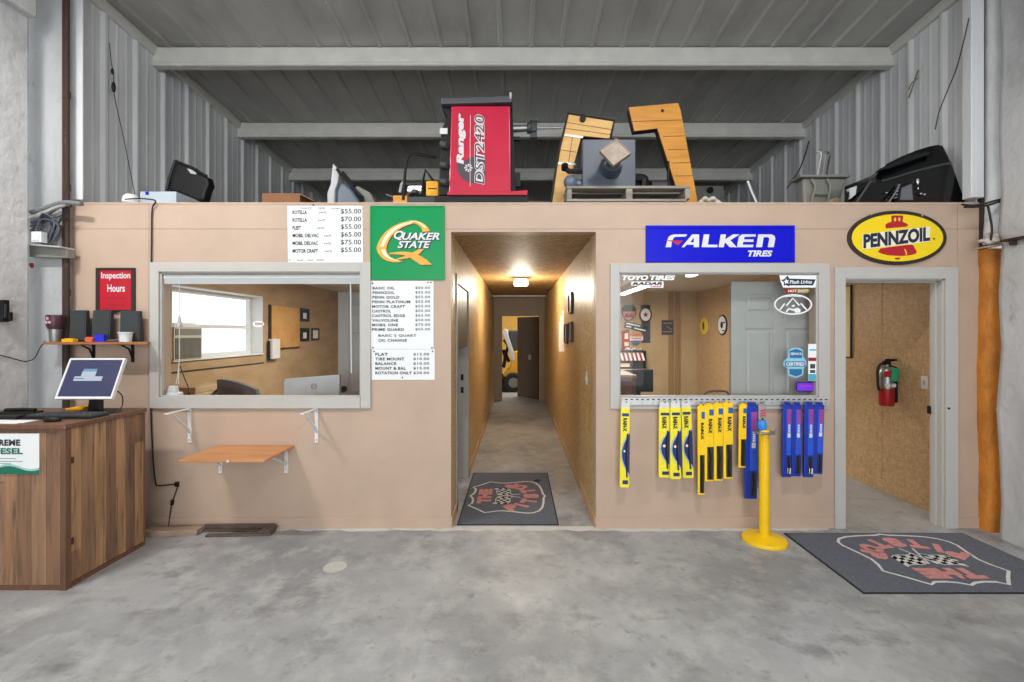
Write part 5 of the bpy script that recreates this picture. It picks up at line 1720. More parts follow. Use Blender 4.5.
b = MB(); b.lathe([(.001, .0), (.035, .0), (.036, .004), (.03, .008), (.001, .009)], (wx(537.5, 4.93), 4.95, .010), 18)
tag(b.build('rubber_disc', M_rubber, smooth=True), 'small black rubber disc lying on the corridor mat', 'disc')
b = MB(); s = b.mark(); c = fl(335, 567)
b.lathe([(.001, 0), (.075, 0), (.078, .001), (.07, .002), (.001, .002)], c, 20)
tag(b.build('floor_patch', mat('pale_floor_patch', rgb(178, 176, 170), .6, noise=.08, nscale=20)), 'round pale patch on the concrete floor below the price boards', 'floor patch')

# ------------------------------------------------------------------ corridor fittings
t = thing('ceiling_light', 'small square lit ceiling lamp in the corridor', 'lamp', (.06, 6.95, CEIL))
b = MB(); b.box(-.04, .16, 6.85, 7.05, CEIL - .03, CEIL); b.build('base', M_steel, t, bev=.004)
b = MB(); s = b.mark(); b.frustum(-.05, .17, 6.84, 7.06, CEIL - .12, CEIL - .03, .01, .01); b.build('diffuser', M_lampglow, t, bev=.02)
lp = bpy.data.lights.new('corridor_lamp', 'POINT'); lp.energy = 78; lp.color = (1.0, .90, .74); lp.shadow_soft_size = .1
lo = bpy.data.objects.new('corridor_lamp', lp); COL.objects.link(lo); lo.location = (.06, 6.95, CEIL - .17)
def wall_frame(X, sgn, y0, y1, z0, z1, name, label, cat, mframe, minner, d=.03, w=.025, extra=None):
    """A picture or board on a side wall at x = X, facing sgn."""
    t = thing(name, label, cat, (X, (y0 + y1) / 2, z0))
    xa, xb = sorted((X, X + sgn * d))
    b = MB(); b.ring([(y0, z0), (y1, z0), (y1, z1), (y0, z1)], [(y0 + w, z0 + w), (y1 - w, z0 + w), (y1 - w, z1 - w), (y0 + w, z1 - w)], 'yz', xa, xb)
    b.build('frame', mframe, t, bev=.002)
    xa, xb = sorted((X, X + sgn * d * .5))
    b = MB(); b.box(xa, xb, y0 + w * .8, y1 - w * .8, z0 + w * .8, z1 - w * .8)
    b.build('picture', minner, t)
    if extra:
        xa, xb = sorted((X + sgn * d * .5, X + sgn * d * .55))
        b = MB(); b.box(xa, xb, y0 + (y1 - y0) * extra[0], y1 - (y1 - y0) * extra[0], z0 + (z1 - z0) * extra[1], z1 - (z1 - z0) * extra[2])
        b.build('inset', extra[3], t)
    return t
M_pic = mat('warm_print', rgb(150, 130, 104), .4, noise=.3, nscale=9)
for (py, pz0, pz1, lab) in ((5.45, 313.5, 293, 'upper dark picture frame on the corridor right wall'), (5.45, 341.5, 322, 'lower near dark picture frame on the corridor right wall'), (5.95, 343.5, 324, 'lower far dark picture frame on the corridor right wall')):
    wall_frame(CR, -1, py - .16, py + .16, wz(pz0, py), wz(pz1, py), 'picture_frame', lab, 'picture', M_brownblack, M_pic)
b = MB()
for k in range(3):
    yq = 6.35 + .26 * k; b.box(CR - .004, CR, yq, yq + .22, wz(352, yq), wz(310 + 6 * k, yq))
tag(b.build('notice_sheets', M_paper), 'white paper sheets pinned on the corridor right wall', 'papers')
b = MB(); b.box(CR - .012, CR, 7.45, 7.75, 1.62, 2.02); b.box(CR - .016, CR - .012, 7.50, 7.70, 1.68, 1.95, 1)
def switch(X, sgn, yc_, zc_, label):
    t = thing('light_switch', label, 'switch', (X, yc_, zc_ - .058))
    xa, xb = sorted((X, X + sgn * .007)); b = MB(); b.box(xa, xb, yc_ - .036, yc_ + .036, zc_ - .058, zc_ + .058); b.build('plate', M_white, t, bev=.003)
    xa, xb = sorted((X + sgn * .006, X + sgn * .016)); b = MB(); b.box(xa, xb, yc_ - .010, yc_ + .010, zc_ - .018, zc_ + .018); b.build('toggle', M_trim, t, bev=.002)
switch(CR, -1, 4.27, wz(378.5, 4.27), 'white light switch on the corridor right wall')
switch(XR, -1, yside(925, XR), wz(382.5, yside(925, XR)), 'white light switch on the tan wall beyond the doorway')

# loader in the bay beyond the corridor
Yl = 12.3
def lq(px, py): return (wx(px, Yl), wz(py, Yl))
t = thing('skid_loader', 'yellow and black loader parked in the bay beyond the corridor', 'loader', (wx(514, Yl), Yl + .6, 0))
b = MB()
b.prism([lq(*q) for q in [(503, 377), (506, 372), (509, 371), (511, 363), (514, 352), (522, 350), (532, 352), (540, 360), (540, 384), (520, 386), (507, 380)]], 'xz', Yl + .25, Yl + 1.35)
b.build('body', M_machine, t, bev=.03)
b = MB()
for yy in (Yl + .0, Yl + 1.4):
    b.prism([lq(*q) for q in [(502, 332), (504.5, 328.5), (507, 330), (509, 338), (514, 352), (515, 360), (512, 361), (507, 345)]], 'xz', yy, yy + .14)
b.build('lift_arm', M_white, t, bev=.015)
b = MB()
b.tube(spline([(lq(504, 340)[0], Yl + .18, lq(504, 340)[1]), (lq(508, 346)[0], Yl + .1, lq(508, 346)[1]), (lq(506, 354)[0], Yl + .14, lq(506, 354)[1]), (lq(509, 362)[0], Yl + .2, lq(509, 362)[1])], 6), .045); b.build('hydraulic_hose', M_black, t, smooth=True)
b = MB()
b.tube(spline([(lq(503, 350)[0], Yl + .2, lq(503, 350)[1]), (lq(505, 358)[0], Yl + .2, lq(505, 358)[1]), (lq(503, 368)[0], Yl + .2, lq(503, 368)[1])], 6), .05)
b.build('hydraulic_hose', M_black, t, smooth=True)
b = MB(); b.box(*[lq(508, 0)[0], lq(536, 0)[0]], Yl + .35, Yl + 1.25, lq(0, 352)[1], lq(0, 330)[1])
b.build('cab', M_char, t, bev=.04)
for px, py, r_ in ((513.5, 383.5, 9.6), (533, 384, 9.6)):
    for yy in (Yl - .05, Yl + 1.35):
        X_, Z_ = lq(px, py); R_ = r_ * Yl / FOC
        Z_ = R_
        b = MB(); b.lathe([(.06, -.0), (R_ * .55, 0), (R_ * .92, .01), (R_, .06), (R_, .24), (R_ * .92, .29), (R_ * .5, .30), (.06, .30)], (X_, yy, Z_), 32, axis='y')
        wh = b.build('tire', M_rubber, t, smooth=True)
        b = MB(); b.lathe([(.001, -.012), (R_ * .30, -.012), (R_ * .52, -.004), (R_ * .52, .02), (.001, .02)], (X_, yy, Z_), 24, axis='y')
        b.build('rim', M_greyplas, wh, smooth=True)
b = MB(); b.prism([lq(*q) for q in [(496, 394), (508, 394), (509, 390), (503, 380), (500, 378), (495, 384)]], 'xz', Yl + .0, Yl + 1.5)
b.build('bucket', M_black, t, bev=.02)

# ------------------------------------------------------------------ fire extinguisher and framed poster on the tan wall
ex, ey = XR - .095, (XR - .095) * FOC / (886.5 - PPX)
zb_, zt_ = wz(405.5, ey), wz(364, ey)
t = thing('fire_extinguisher', 'red fire extinguisher with green tag on the tan wall', 'fire extinguisher', (ex, ey, zb_))
R_ = .062
hz = zt_ - zb_
b = MB(); b.lathe([(.001, 0), (R_ * .9, 0), (R_, .015), (R_, hz * .42), (.001, hz * .42)], (ex, ey, zb_), 28); b.build('red_cylinder', M_darkred, t, smooth=True)
b = MB(); b.lathe([(.001, hz * .42), (R_ * 1.005, hz * .42), (R_ * 1.005, hz * .76), (R_ * .93, hz * .84), (R_ * .6, hz * .92), (.022, hz * .95), (.022, hz), (.001, hz)], (ex, ey, zb_), 28); b.build('silver_shell', M_steel, t, smooth=True)
b = MB(); b.box(ex - .028, ex + .028, ey - .02, ey + .02, zt_ - .01, zt_ + .03)
b.prism([(ex - .02, zt_ + .03), (ex + .02, zt_ + .02), (ex + .13, zt_ + .038), (ex + .13, zt_ + .048), (ex, zt_ + .05)], 'xz', ey - .012, ey + .012)
b.prism([(ex - .0, zt_ - .02), (ex + .02, zt_ - .005), (ex + .10, zt_ - .03), (ex + .10, zt_ - .04)], 'xz', ey - .010, ey + .010)
b.build('valve_lever', M_black, t, bev=.003)
b = MB(); b.tube(spline([(ex - .02, ey - .01, zt_ + .012), (ex - .075, ey - .01, zt_ - .01), (ex - .094, ey - .01, zt_ - .08), (ex - .090, ey - .01, zb_ + hz * .48), (ex - .078, ey - .01, zb_ + hz * .36)], 8), .012, 10); b.build('hose', M_black, t, smooth=True)
b = MB(); s = b.mark(); b.box(-.032, .034, -.002, .002, -.125, 0); b.turn(s, (0, 0, 0), (0, .16, 0)); b.xf(s, Matrix.Translation((ex + .03, ey - R_ - .012, zt_ - .035))); b.build('green_tag', mat('green_card', rgb(24, 160, 110), .5, noise=.06), t)
b = MB(); b.box(ex - .055, ex - .012, ey - R_ - .005, ey - R_ + .02, zb_ + hz * .70, zb_ + hz * .84); b.build('red_label', M_red, t)
b = MB(); b.box(ex - .05, ex - .015, ey - R_ - .004, ey - R_ + .02, zb_ + hz * .46, zb_ + hz * .54); b.box(ex + .0, ex + .04, ey - R_ - .004, ey - R_ + .02, zb_ + hz * .46, zb_ + hz * .54); b.build('white_label', M_white, t)
b = MB(); b.box(ex + .05, XR, ey - .02, ey + .02, zb_ + .03, zt_ - .05); b.build('wall_bracket', M_black, t, bev=.002)
py0 = yside(852.6, XR)
t = wall_frame(XR, -1, py0, py0 + .75, wz(358, py0), wz(285, py0), 'framed_poster', 'tall dark framed poster just inside the right doorway', 'poster', M_brownblack, mat('pale_cream_poster', rgb(226, 210, 150), .5, noise=.06), .022, .012)

# ------------------------------------------------------------------ left office, seen through the window
t = thing('window_blind', 'raised white blind with cord at the top of the left window', 'blind', (wx(261, 3.9), 3.9, wz(284, 3.9)))
xa, xb = W1[0] + .014, W1[1] - .014
b = MB(); b.box(xa, xb, 3.798, 3.835, wz(278.5, 3.8), wz(274.6, 3.8)); b.build('headrail', M_white, t, bev=.003)
b = MB()
for k in range(7): b.box(xa + .006, xb - .004, 3.797, 3.833, wz(283.8, 3.8) + k * .0062, wz(283.8, 3.8) + k * .0062 + .0045)
b.build('gathered_slats', M_white, t)
b = MB(); b.tube([(wx(350.6, 3.81), 3.81, wz(284, 3.81)), (wx(351, 3.81), 3.81, wz(330, 3.81)), (wx(351.4, 3.81), 3.81, wz(373, 3.81))], .0055); b.build('wand', M_white, t, smooth=True)
b = MB()
b.tube(spline([(wx(179.5, 3.81), 3.808, wz(284, 3.81)), (wx(179.6, 3.81), 3.808, wz(340, 3.81)), (wx(179.2, 3.81), 3.808, wz(365, 3.81)), (wx(176, 3.81), 3.81, wz(384, 3.81))], 6), .003)
b.tube(spline([(wx(179.2, 3.81), 3.808, wz(365, 3.81)), (wx(178.5, 3.81), 3.81, wz(384, 3.81))], 6), .003)
b.build('cord', M_white, t, smooth=True)
b = MB(); b.lathe([(.001, .09), (.008, .088), (.012, .06), (.022, .015), (.023, 0), (.001, 0)], (wx(179.6, 3.81), 3.808, wz(327, 3.81)), 14); b.build('tassel', M_palegrey, t, smooth=True)
b = MB(); s = b.mark(); c = (wx(174, 3.86), 3.87, W1[2])
b.frustum(c[0] - .055, c[0] + .06, 3.825, 3.90, c[2], c[2] + .03, .008, .008); b.prism([(c[0] - .05, c[2] + .03), (c[0] + .03, c[2] + .03), (c[0] + .018, c[2] + .08), (c[0] - .03, c[2] + .085)], 'xz', 3.84, 3.885)
tag(b.build('paper_wad', M_white, bev=.006), 'crumpled white thing on the left window sill under the cord', 'paper')
b = MB(); b.tube(spline([(wx(180, 3.92), 3.92, wz(366, 3.92)), (wx(184, 3.92), 3.925, wz(378, 3.92)), (wx(188, 3.92), 3.93, wz(390, 3.92)), (wx(188, 3.92), 3.93, 1.0)], 6), .004)
tag(b.build('hanging_wire', M_blackcable, smooth=True), 'thin dark wire hanging behind the left window cord', 'wire')
# air conditioner in the side window
ay0, ay1 = OW[0] + .012, yside(199.5, XL + 0)
t = thing('air_conditioner', 'grey window air conditioner in the bright side window', 'air conditioner', (XL, (ay0 + ay1) / 2, OW[2] + .02))
zt2 = 1.665
b = MB(); b.box(XL - .24, XL + .03, ay0, ay1, OW[2] + .014, zt2); b.build('case', mat('beige_grey_plastic', rgb(196, 194, 176), .5, noise=.05), t, bev=.006)
b = MB()
for k in range(22):
    yy = ay0 + .02 + (ay1 - ay0 - .04) * k / 22
    b.box(XL + .03, XL + .040, yy, yy + .010, OW[2] + .03, OW[2] + .255)
b.build('grille', M_greyplas, t)
b = MB(); b.box(XL + .03, XL + .038, ay0 + .02, ay1 - .02, OW[2] + .285, zt2 - .02); b.build('louver', M_greyplas, t, bev=.003)
b = MB(); b.box(XL - .17, XL - .15, ay1, ay1 + .14, OW[2] + .012, zt2 - .04); b.build('side_panel', M_white, t)
t = thing('stacked_papers', 'low pile of papers on top of the air conditioner', 'papers', (XL - .05, ay0 + .2, zt2))
b = MB(); b.box(XL - .14, XL + .01, ay0 + .02, ay1 - .02, zt2, zt2 + .02); b.box(XL - .12, XL, ay0 + .05, ay1 - .06, zt2 + .02, zt2 + .045); b.build('sheets', M_paper, t)
b = MB(); yy = yside(263, XL); b.tube([(XL + .008, 4.6, wz(373.2, 4.87)), (XL + .008, 4.95, wz(372.5, 4.9)), (XL + .008, yy, wz(362.8, yy))], .008)
tag(b.build('wall_wire', M_blackcable, smooth=True), 'straight dark wire under the bright side window', 'wire')
cy0, cy1 = yside(268, XL), yside(298, XL)
t = thing('cork_board', 'orange cork board with dark edge on the office wall', 'board', (XL, (cy0 + cy1) / 2, 1.37))
b = MB(); b.box(XL + .003, XL + .02, cy0 + .03, cy1, wz(346.5, cy1), wz(305, cy0)); b.build('cork', M_cork, t)
b = MB(); b.box(XL + .003, XL + .035, cy0, cy0 + .035, wz(346.5, cy1), wz(304.5, cy0)); b.box(XL + .003, XL + .03, cy0 + .035, cy1, wz(346.5, cy1) - .02, wz(346.5, cy1)); b.build('edge_strip', M_brownblack, t)
yy0, yy1 = yside(270.5, XL + .05), yside(278, XL + .05)
t = thing('wall_telephone', 'white wall box fixed over the cork board corner', 'telephone', (XL, yy0, 1.2))
b = MB(); b.box(XL + .02, XL + .085, yy0, yy1, wz(359, yy0), wz(339, yy0)); b.build('body', M_white, t, bev=.006)
b = MB(); b.box(XL + .02, XL + .05, yy0 - .03, yy0, wz(360.5, yy0), wz(341, yy0)); b.build('dark_side', M_black, t, bev=.003)
for a, c, d, e, lab, m1 in ((300, 308.5, 308.5, 321.5, 'upper dark framed certificate right of the cork board', M_navy), (300, 308.5, 328, 341.3, 'lower dark framed certificate right of the cork board', M_black), (311, 318.5, 328, 340.5, 'thin framed certificate farthest from the cork board', M_brownblack)):
    ya, yb = yside(a, XL), yside(c, XL)
    wall_frame(XL, 1, ya, yb, wz(e, (ya + yb) / 2), wz(d, (ya + yb) / 2), 'certificate_frame', lab, 'certificate', m1, M_black if a < 305 else M_paper, .02, .04, (.3, .22, .34, M_paper) if a < 305 else None)
# monitor from behind, on a desk
t = thing('desk', 'office desk behind the left window', 'desk', (-2.3, 4.4, 0))
b = MB(); b.box(-3.5, -1.5, 4.06, 4.8, .71, .75); b.build('desk_top', M_maple, t, bev=.004)
for xx in (-3.46, -1.56):
    b = MB(); b.box(xx, xx + .05, 4.1, 4.76, 0, .71); b.build('leg', M_maple, t)
my_ = 4.33
t = thing('office_monitor', 'silver computer monitor seen from behind in the left window', 'monitor', (wx(310, my_), my_, .75))
b = MB(); s = b.mark()
x0_, x1_ = wx(282.5, my_), wx(338.5, my_)
b.prism([(x0_, .87), (x1_ + .01, .87), (x1_ + .01, wz(374.6, my_)), (x0_ + .015, wz(379.2, my_))], 'xz', my_, my_ + .045)
b.build('rear_shell', M_palegrey, t, bev=.006)
b = MB(); cl = (wx(314, my_), wz(386.5, my_))
b.stroke(arc(cl[0], cl[1], .024, .024, 0, 360, 24)[:-1], .005, (0, my_ - .0006, 0), EX, EZ, closed=True)
b.text('DELL', (cl[0] - .016, my_ - .0006, cl[1] - .006), EX, EZ, .032, .012, lift=.001)
b.build('round_emblem', M_inkgrey, t)
b = MB(); b.box(cl[0] - .05, cl[0] + .05, my_ + .045, my_ + .07, .76, 1.0); b.frustum(cl[0] - .12, cl[0] + .12, my_ - .05, my_ + .15, .75, .765, .01, .01); b.build('stand', M_palegrey, t, bev=.003)
# office chair
oy = 5.0
ccx = wx(236, oy)
t = thing('office_chair', 'black office chair back showing above the left window sill', 'chair', (ccx, oy, 0))
b = MB()
vs, fs = [], []
for i in range(9):
    for j in range(9):
        u, v = i / 8 * 2 - 1, j / 8
        wd = .235 * (1 - .12 * v ** 3)
        xx = ccx + u * wd + .03 * v
        zz = .52 + .575 * v - .05 * u * u * v - .05 * u
        vs.append((xx, oy + .10 * u * u - .05 - .10 * v * v, zz))
n0 = len(vs)
vs += [(x_, y_ + .06, z_) for x_, y_, z_ in vs]
def gi(i, j, o): return o + i * 9 + j
for i in range(8):
    for j in range(8):
        fs.append((gi(i, j, 0), gi(i + 1, j, 0), gi(i + 1, j + 1, 0), gi(i, j + 1, 0)))
        fs.append((gi(i, j, n0), gi(i, j + 1, n0), gi(i + 1, j + 1, n0), gi(i + 1, j, n0)))
for k in range(8):
    fs += [(gi(k, 0, 0), gi(k, 0, n0), gi(k + 1, 0, n0), gi(k + 1, 0, 0)), (gi(k, 8, 0), gi(k + 1, 8, 0), gi(k + 1, 8, n0), gi(k, 8, n0)),
           (gi(0, k, 0), gi(0, k + 1, 0), gi(0, k + 1, n0), gi(0, k, n0)), (gi(8, k, 0), gi(8, k, n0), gi(8, k + 1, n0), gi(8, k + 1, 0))]
b.add(vs, fs); b.build('backrest', mat('slate_grey_mesh', rgb(84, 89, 96), .5, noise=.12), t, smooth=True)
b = MB(); b.box(ccx - .26, ccx + .26, oy - .02, oy + .5, .44, .53); b.build('seat', M_black, t, bev=.03)
b = MB(); b.cyl((ccx, oy + .24, .08), (ccx, oy + .24, .44), .03); b.build('column', M_steel, t, smooth=True)
for k in range(5):
    a_ = 2 * math.pi * k / 5
    b = MB(); b.tube([(ccx, oy + .24, .10), (ccx + .28 * math.cos(a_), oy + .24 + .28 * math.sin(a_), .06)], .02); b.ball((ccx + .28 * math.cos(a_), oy + .24 + .28 * math.sin(a_), .03), .03); b.build('foot', M_black, t, smooth=True)
b = MB(); b.tube([(ccx - .29, oy + .05, .90), (ccx - .30, oy + .2, .98), (ccx - .30, oy + .35, .74), (ccx - .26, oy + .36, .50)], .022); b.build('armrest', M_black, t, smooth=True)
b = MB(); b.box(-3.66, -3.40, 4.86, 5.4, 0, .95); b.box(-3.64, -3.42, 4.89, 5.36, .95, 1.02)
tag(b.build('carton', mat('tan_cardboard', rgb(180, 158, 122), .7, noise=.08), bev=.01), 'tan carton standing under the bright side window', 'carton')

# ------------------------------------------------------------------ right office, seen through the window
for k, (y0_, y1_, x_, zz, lab) in enumerate(((6.6, 8.6, 1.98, 2.30, 'lit strip light far back under the right office ceiling'), (4.25, 5.72, 2.14, 2.295, 'lit strip light nearest the right window'))):
    t = thing('strip_light', lab, 'light', (x_, (y0_ + y1_) / 2, zz), 'office strip lights')
    b = MB(); b.box(x_ - .05, x_ + .05, y0_, y1_, zz + .03, CEIL); b.build('housing', M_white, t)
    b = MB(); b.frustum(x_ - .045, x_ + .045, y0_, y1_, zz, zz + .035, -.0, 0); b.build('diffuser', M_tubelight, t, bev=.008)
yb_ = ROOMB - .003
def back(px, py): return (wx(px, ROOMB), wz(py, ROOMB))
def back_sign(name, pts, m, label, cat='sign', d=.025, d1=.001):
    b = MB(); b.prism([back(*q) for q in pts], 'xz', ROOMB - d, ROOMB - d1)
    return tag(b.build(name, m, bev=.003), label, cat)
def bk(b, pts, d=.026): b.flat([back(*q) for q in pts], (0, ROOMB - d, 0), EX, EZ, lift=.001)
def bktext(b, s, px0, py0, px1, py1, d=.026, lift=.003, **k):
    X0, Z0 = back(px0, py1); X1, Z1 = back(px1, py0)
    b.text(s, (X0, ROOMB - d, Z0), EX, EZ, X1 - X0, Z1 - Z0, lift=lift, **k)
def ell(cx, cy, rx, ry, n=28): return [(cx + rx * math.cos(2 * math.pi * k / n), cy + ry * math.sin(2 * math.pi * k / n)) for k in range(n)]
M_salmon = mat('salmon_enamel', rgb(206, 120, 92), .4, noise=.08)
sg = back_sign('route_sign', [(621.5, 308.5), (625, 305), (633, 305), (636, 308.5), (635.5, 315), (632, 320), (628.5, 321.5), (625, 320), (622, 315)], M_brownblack, 'dark rimmed shield sign with salmon number, upper left in right window')
b = MB(); bk(b, [(622.6, 311.5), (635, 311.5), (634.6, 315), (631.6, 319), (628.5, 320.4), (625.4, 319), (622.8, 315)]); b.build('salmon_field', M_salmon, sg)
b = MB(); bktext(b, '66', 624.6, 313, 632.6, 317.6, bold=.05); b.build('number', M_ink, sg)
sg = back_sign('star_sign', [(640.5, 305), (650, 305), (650, 309)] + [(645.3 + 6.4 * math.cos(a), 315 + 8 * math.sin(a)) for a in [math.radians(-50 + 280 * k / 20) for k in range(21)]] + [(640.5, 309)], M_brownblack, 'round white sign with dark star in the right office')
b = MB(); bk(b, ell(645.3, 314.8, 4.9, 6.2)); b.build('white_disc', M_paper, sg)
b = MB()
stp = []
for k in range(10):
    r_ = 1 if k % 2 == 0 else .4
    a_ = math.radians(-90 + 36 * k); stp.append((645.3 + 3.1 * r_ * math.cos(a_), 314.8 + 3.4 * r_ * math.sin(a_)))
bk(b, stp, .029); b.build('star', M_darkred, sg)
sg = back_sign('street_sign', [(624.6, 321), (647.8, 326.4), (646.2, 333), (624, 327.5)], mat('dark_green_enamel', rgb(40, 62, 48), .4, noise=.08), 'tilted dark green street sign under the round signs', d1=.0125)
b = MB(); bk(b, [(626, 322.5), (640, 325.6), (639.8, 327), (625.8, 324)]); bk(b, [(634, 327.4), (645.5, 330), (645.2, 331.4), (633.8, 328.8)]); bk(b, [(626, 325.4), (631, 326.6), (630.8, 327.8), (625.8, 326.8)]); b.build('white_lettering_rows', M_paper, sg)
t = back_sign('dark_poster', [(641, 321), (650.3, 321), (650.3, 342.8), (641, 342.8)], M_slate, 'dark blue grey panel behind the tilted street sign', 'panel', .012)
t = back_sign('gas_pump_sign', [(622, 331), (628.5, 329.4), (629.4, 350.4), (621.4, 350.4)], M_darkred, 'tall red pump shaped sign at the window left edge', 'sign', .05)
b = MB(); bk(b, [(624, 333.5), (627.6, 333), (627.6, 339), (624, 339)], .052); bk(b, [(623.8, 342), (628, 342), (628, 346), (623.8, 346)], .052); b.build('white_panels', M_goldpale, t)
sg = back_sign('torch_sign', [(630, 334.6), (641.5, 333.4), (643, 336), (643, 340), (641, 341), (638.4, 344.8), (634, 345.6), (631, 344.4), (629.4, 341), (629.2, 336)], M_salmon, 'red white and blue sign beside the red pump sign')
b = MB(); bk(b, [(629.6, 336.6), (642.6, 336.6), (642.6, 340.2), (629.6, 340.2)]); b.build('white_band', M_paper, sg)
b = MB(); bk(b, [(630.4, 341), (640.6, 341), (638, 344.5), (634, 345.3), (631.4, 344)]); b.build('blue_base', mat('muted_blue_enamel', rgb(60, 110, 150), .4, noise=.06), sg)
b = MB(); bktext(b, 'STANDARD', 630.6, 337.4, 641.6, 339.4, bold=.03); b.build('lettering', M_darkred, sg)
# shelf of small models
t = thing('model_shelf', 'small dark wall shelf below the torch sign', 'shelf', (wx(632, ROOMB), ROOMB, wz(352, ROOMB)))
xa, xb = wx(618, 9.3), wx(645, 9.3)
b = MB(); b.box(xa, xb, 9.2, ROOMB, wz(352, 9.3), wz(350.6, 9.3)); b.build('board', M_brownblack, t)
b = MB(); b.box(xa, xb, 9.2, ROOMB, wz(368, 9.3), wz(366.6, 9.3)); b.box(xa, xb, 9.22, ROOMB, wz(360, 9.3), wz(358.8, 9.3)); b.box(xb - .02, xb, 9.2, ROOMB, wz(368, 9.3), wz(352, 9.3)); b.build('rack', M_brownblack, t)
for px0, px1, py, col, lab in ((625, 631.5, 347.5, M_white, 'white toy van at the left of the small shelf'), (632, 637, 347.8, M_white, 'white toy car in the middle of the small shelf'), (638, 643.5, 348.4, mat('cream_toy_paint', rgb(220, 206, 150), .4, noise=.05), 'cream toy car at the right of the small shelf')):
    b = MB(); x0_, x1_ = wx(px0, 9.25), wx(px1, 9.25); z0_, z1_ = wz(350.6, 9.25), wz(py, 9.25)
    b.box(x0_, x1_, 9.22, 9.30, z0_ + .01, (z0_ + z1_) / 2); b.frustum(x0_ + .015, x1_ - .03, 9.225, 9.295, (z0_ + z1_) / 2, z1_, .012, .006)
    tc_ = tag(b.build('toy_car', col, bev=.004), lab, 'toy car')
    b = MB()
    for xx in (x0_ + .03, x1_ - .03): b.cyl((xx, 9.215, z0_ + .014), (xx, 9.23, z0_ + .014), .014, n=10)
    b.build('wheels', M_black, tc_)
t = thing('awning', 'small striped red awning display under the toy shelf', 'display', (wx(632, 9.1), 9.1, wz(361, 9.1)))
b = MB()
for k in range(12):
    x0_ = wx(619 + 2.1 * k, 9.1); b.prism([(9.20, wz(353, 9.15)), (9.05, wz(359.6, 9.1)), (9.055, wz(360.6, 9.1)), (9.20, wz(354, 9.15))], 'yz', x0_, x0_ + .041, k % 2)
b.build('striped_top', [M_darkred, M_paper], t)
b = MB(); b.box(wx(620, 9.15), wx(644, 9.15), 9.15, 9.19, wz(367.8, 9.15), wz(360.8, 9.15)); b.build('dark_front', M_brownblack, t)
b = MB(); b.box(wx(620.5, 9.1), wx(630, 9.1), 9.13, 9.15, wz(367, 9.1), wz(363.4, 9.1)); b.build('pale_plate', M_goldpale, t)
sg = back_sign('square_sign', [(661.5, 320.2), (673, 320.2), (673, 334.8), (661.5, 334.8)], mat('dark_maroon_panel', rgb(58, 40, 38), .4, noise=.08), 'small square dark sign with diagonal mark on the back wall')
b = MB(); X0, Z0 = 0, 0
bk(b, [(663, 322.4), (671.6, 322.4), (671.6, 324), (663, 324)]); bk(b, [(665, 326), (666.6, 326), (671.6, 329), (671.6, 330.4)]); bk(b, [(662.6, 331), (671.8, 331), (671.8, 332.4), (662.6, 332.4)]); b.build('pale_marks', M_greyplas, sg)
# round signs on the side wall
def side_disc(name, pxc, pyc, D, label, m0, m1, extra):
    yc_ = yside(pxc, XR - .01); zc_ = wz(pyc, yc_)
    t = thing(name, label, 'sign', (XR, yc_, zc_ - D / 2))
    b = MB(); b.lathe([(.001, -.02), (D * .48, -.02), (D * .5, -.012), (D * .5, 0), (.001, 0)], (XR, yc_, zc_), 36, axis='x'); b.build('rim', m0, t, smooth=True)
    b = MB(); b.lathe([(.001, -.0225), (D * .42, -.0225), (D * .42, -.018), (.001, -.018)], (XR, yc_, zc_), 36, axis='x'); b.build('face', m1, t)
    return t, yc_, zc_
t, yc_, zc_ = side_disc('round_sign', 722.4, 325, .37, 'round black and white sign left of the grey door', M_black, M_paper, None)
b = MB(); b.ball((XR - .024, yc_, zc_), .004, .055, .06); b.box(XR - .027, XR - .022, yc_ - .13, yc_ - .02, zc_ + .03, zc_ + .055); b.box(XR - .027, XR - .022, yc_ - .11, yc_ - .02, zc_ - .11, zc_ - .09); b.build('black_print', M_black, t)
t, yc_, zc_ = side_disc('round_sign', 704, 326, .34, 'small yellow round sign with dark bell shape on the far wall', M_yellow, M_yellow, None)
b = MB(); b.ball((XR - .024, yc_, zc_), .004, .05, .085); b.build('bell_print', M_ink, t)
# reception counter, dark screen and chairs
t = thing('reception_counter', 'wooden counter end low at the left of the right window', 'counter', (1.3, 6.2, 0))
b = MB(); b.box(CR + .14, wx(636, 5.9), 5.9, 6.5, 0, wz(377.5, 5.9)); b.build('body', PLANKS[4], t, bev=.004)
b = MB(); b.prism([(CR + .13, 5.85), (wx(637, 5.86), 5.86), (wx(637.5, 5.86), 6.55), (CR + .13, 6.9)], 'xy', wz(377.5, 5.9), wz(377.5, 5.9) + .035); b.build('top', PLANKS[0], t, bev=.003)
t = thing('dark_screen', 'large dark screen turned aside behind the wooden counter', 'screen', (wx(640, 7), 7.0, .78))
b = MB(); s = b.mark(); b.box(wx(621, 7), wx(653.5, 7), 7.0, 7.05, wz(392, 7), wz(369.5, 7)); b.build('panel', mat('dark_slate_screen', rgb(44, 50, 58), .25, noise=.08), t, bev=.008)
b = MB(); b.box(wx(637, 7), wx(641, 7), 7.02, 7.06, .61, wz(392, 7)); b.frustum(wx(632, 7), wx(646, 7), 6.95, 7.2, .60, .615, .01, .01); b.build('stand', M_black, t)
b = MB(); b.box(wx(618, 7), wx(660, 7), 6.7, 7.4, .56, .60)
for xx in (wx(619, 7), wx(657, 7)): b.box(xx, xx + .05, 6.72, 7.38, 0, .56)
tag(b.build('side_table', M_brownblack, bev=.004), 'low table carrying the dark screen', 'table')
t = thing('waiting_chair', 'tubular metal chair back just above the right window sill', 'chair', (wx(716, 5.0), 5.0, 0))
xc_ = wx(716.5, 5.0); zt_ = wz(391.3, 5.0)
b = MB()
for k in (0, 1): pass
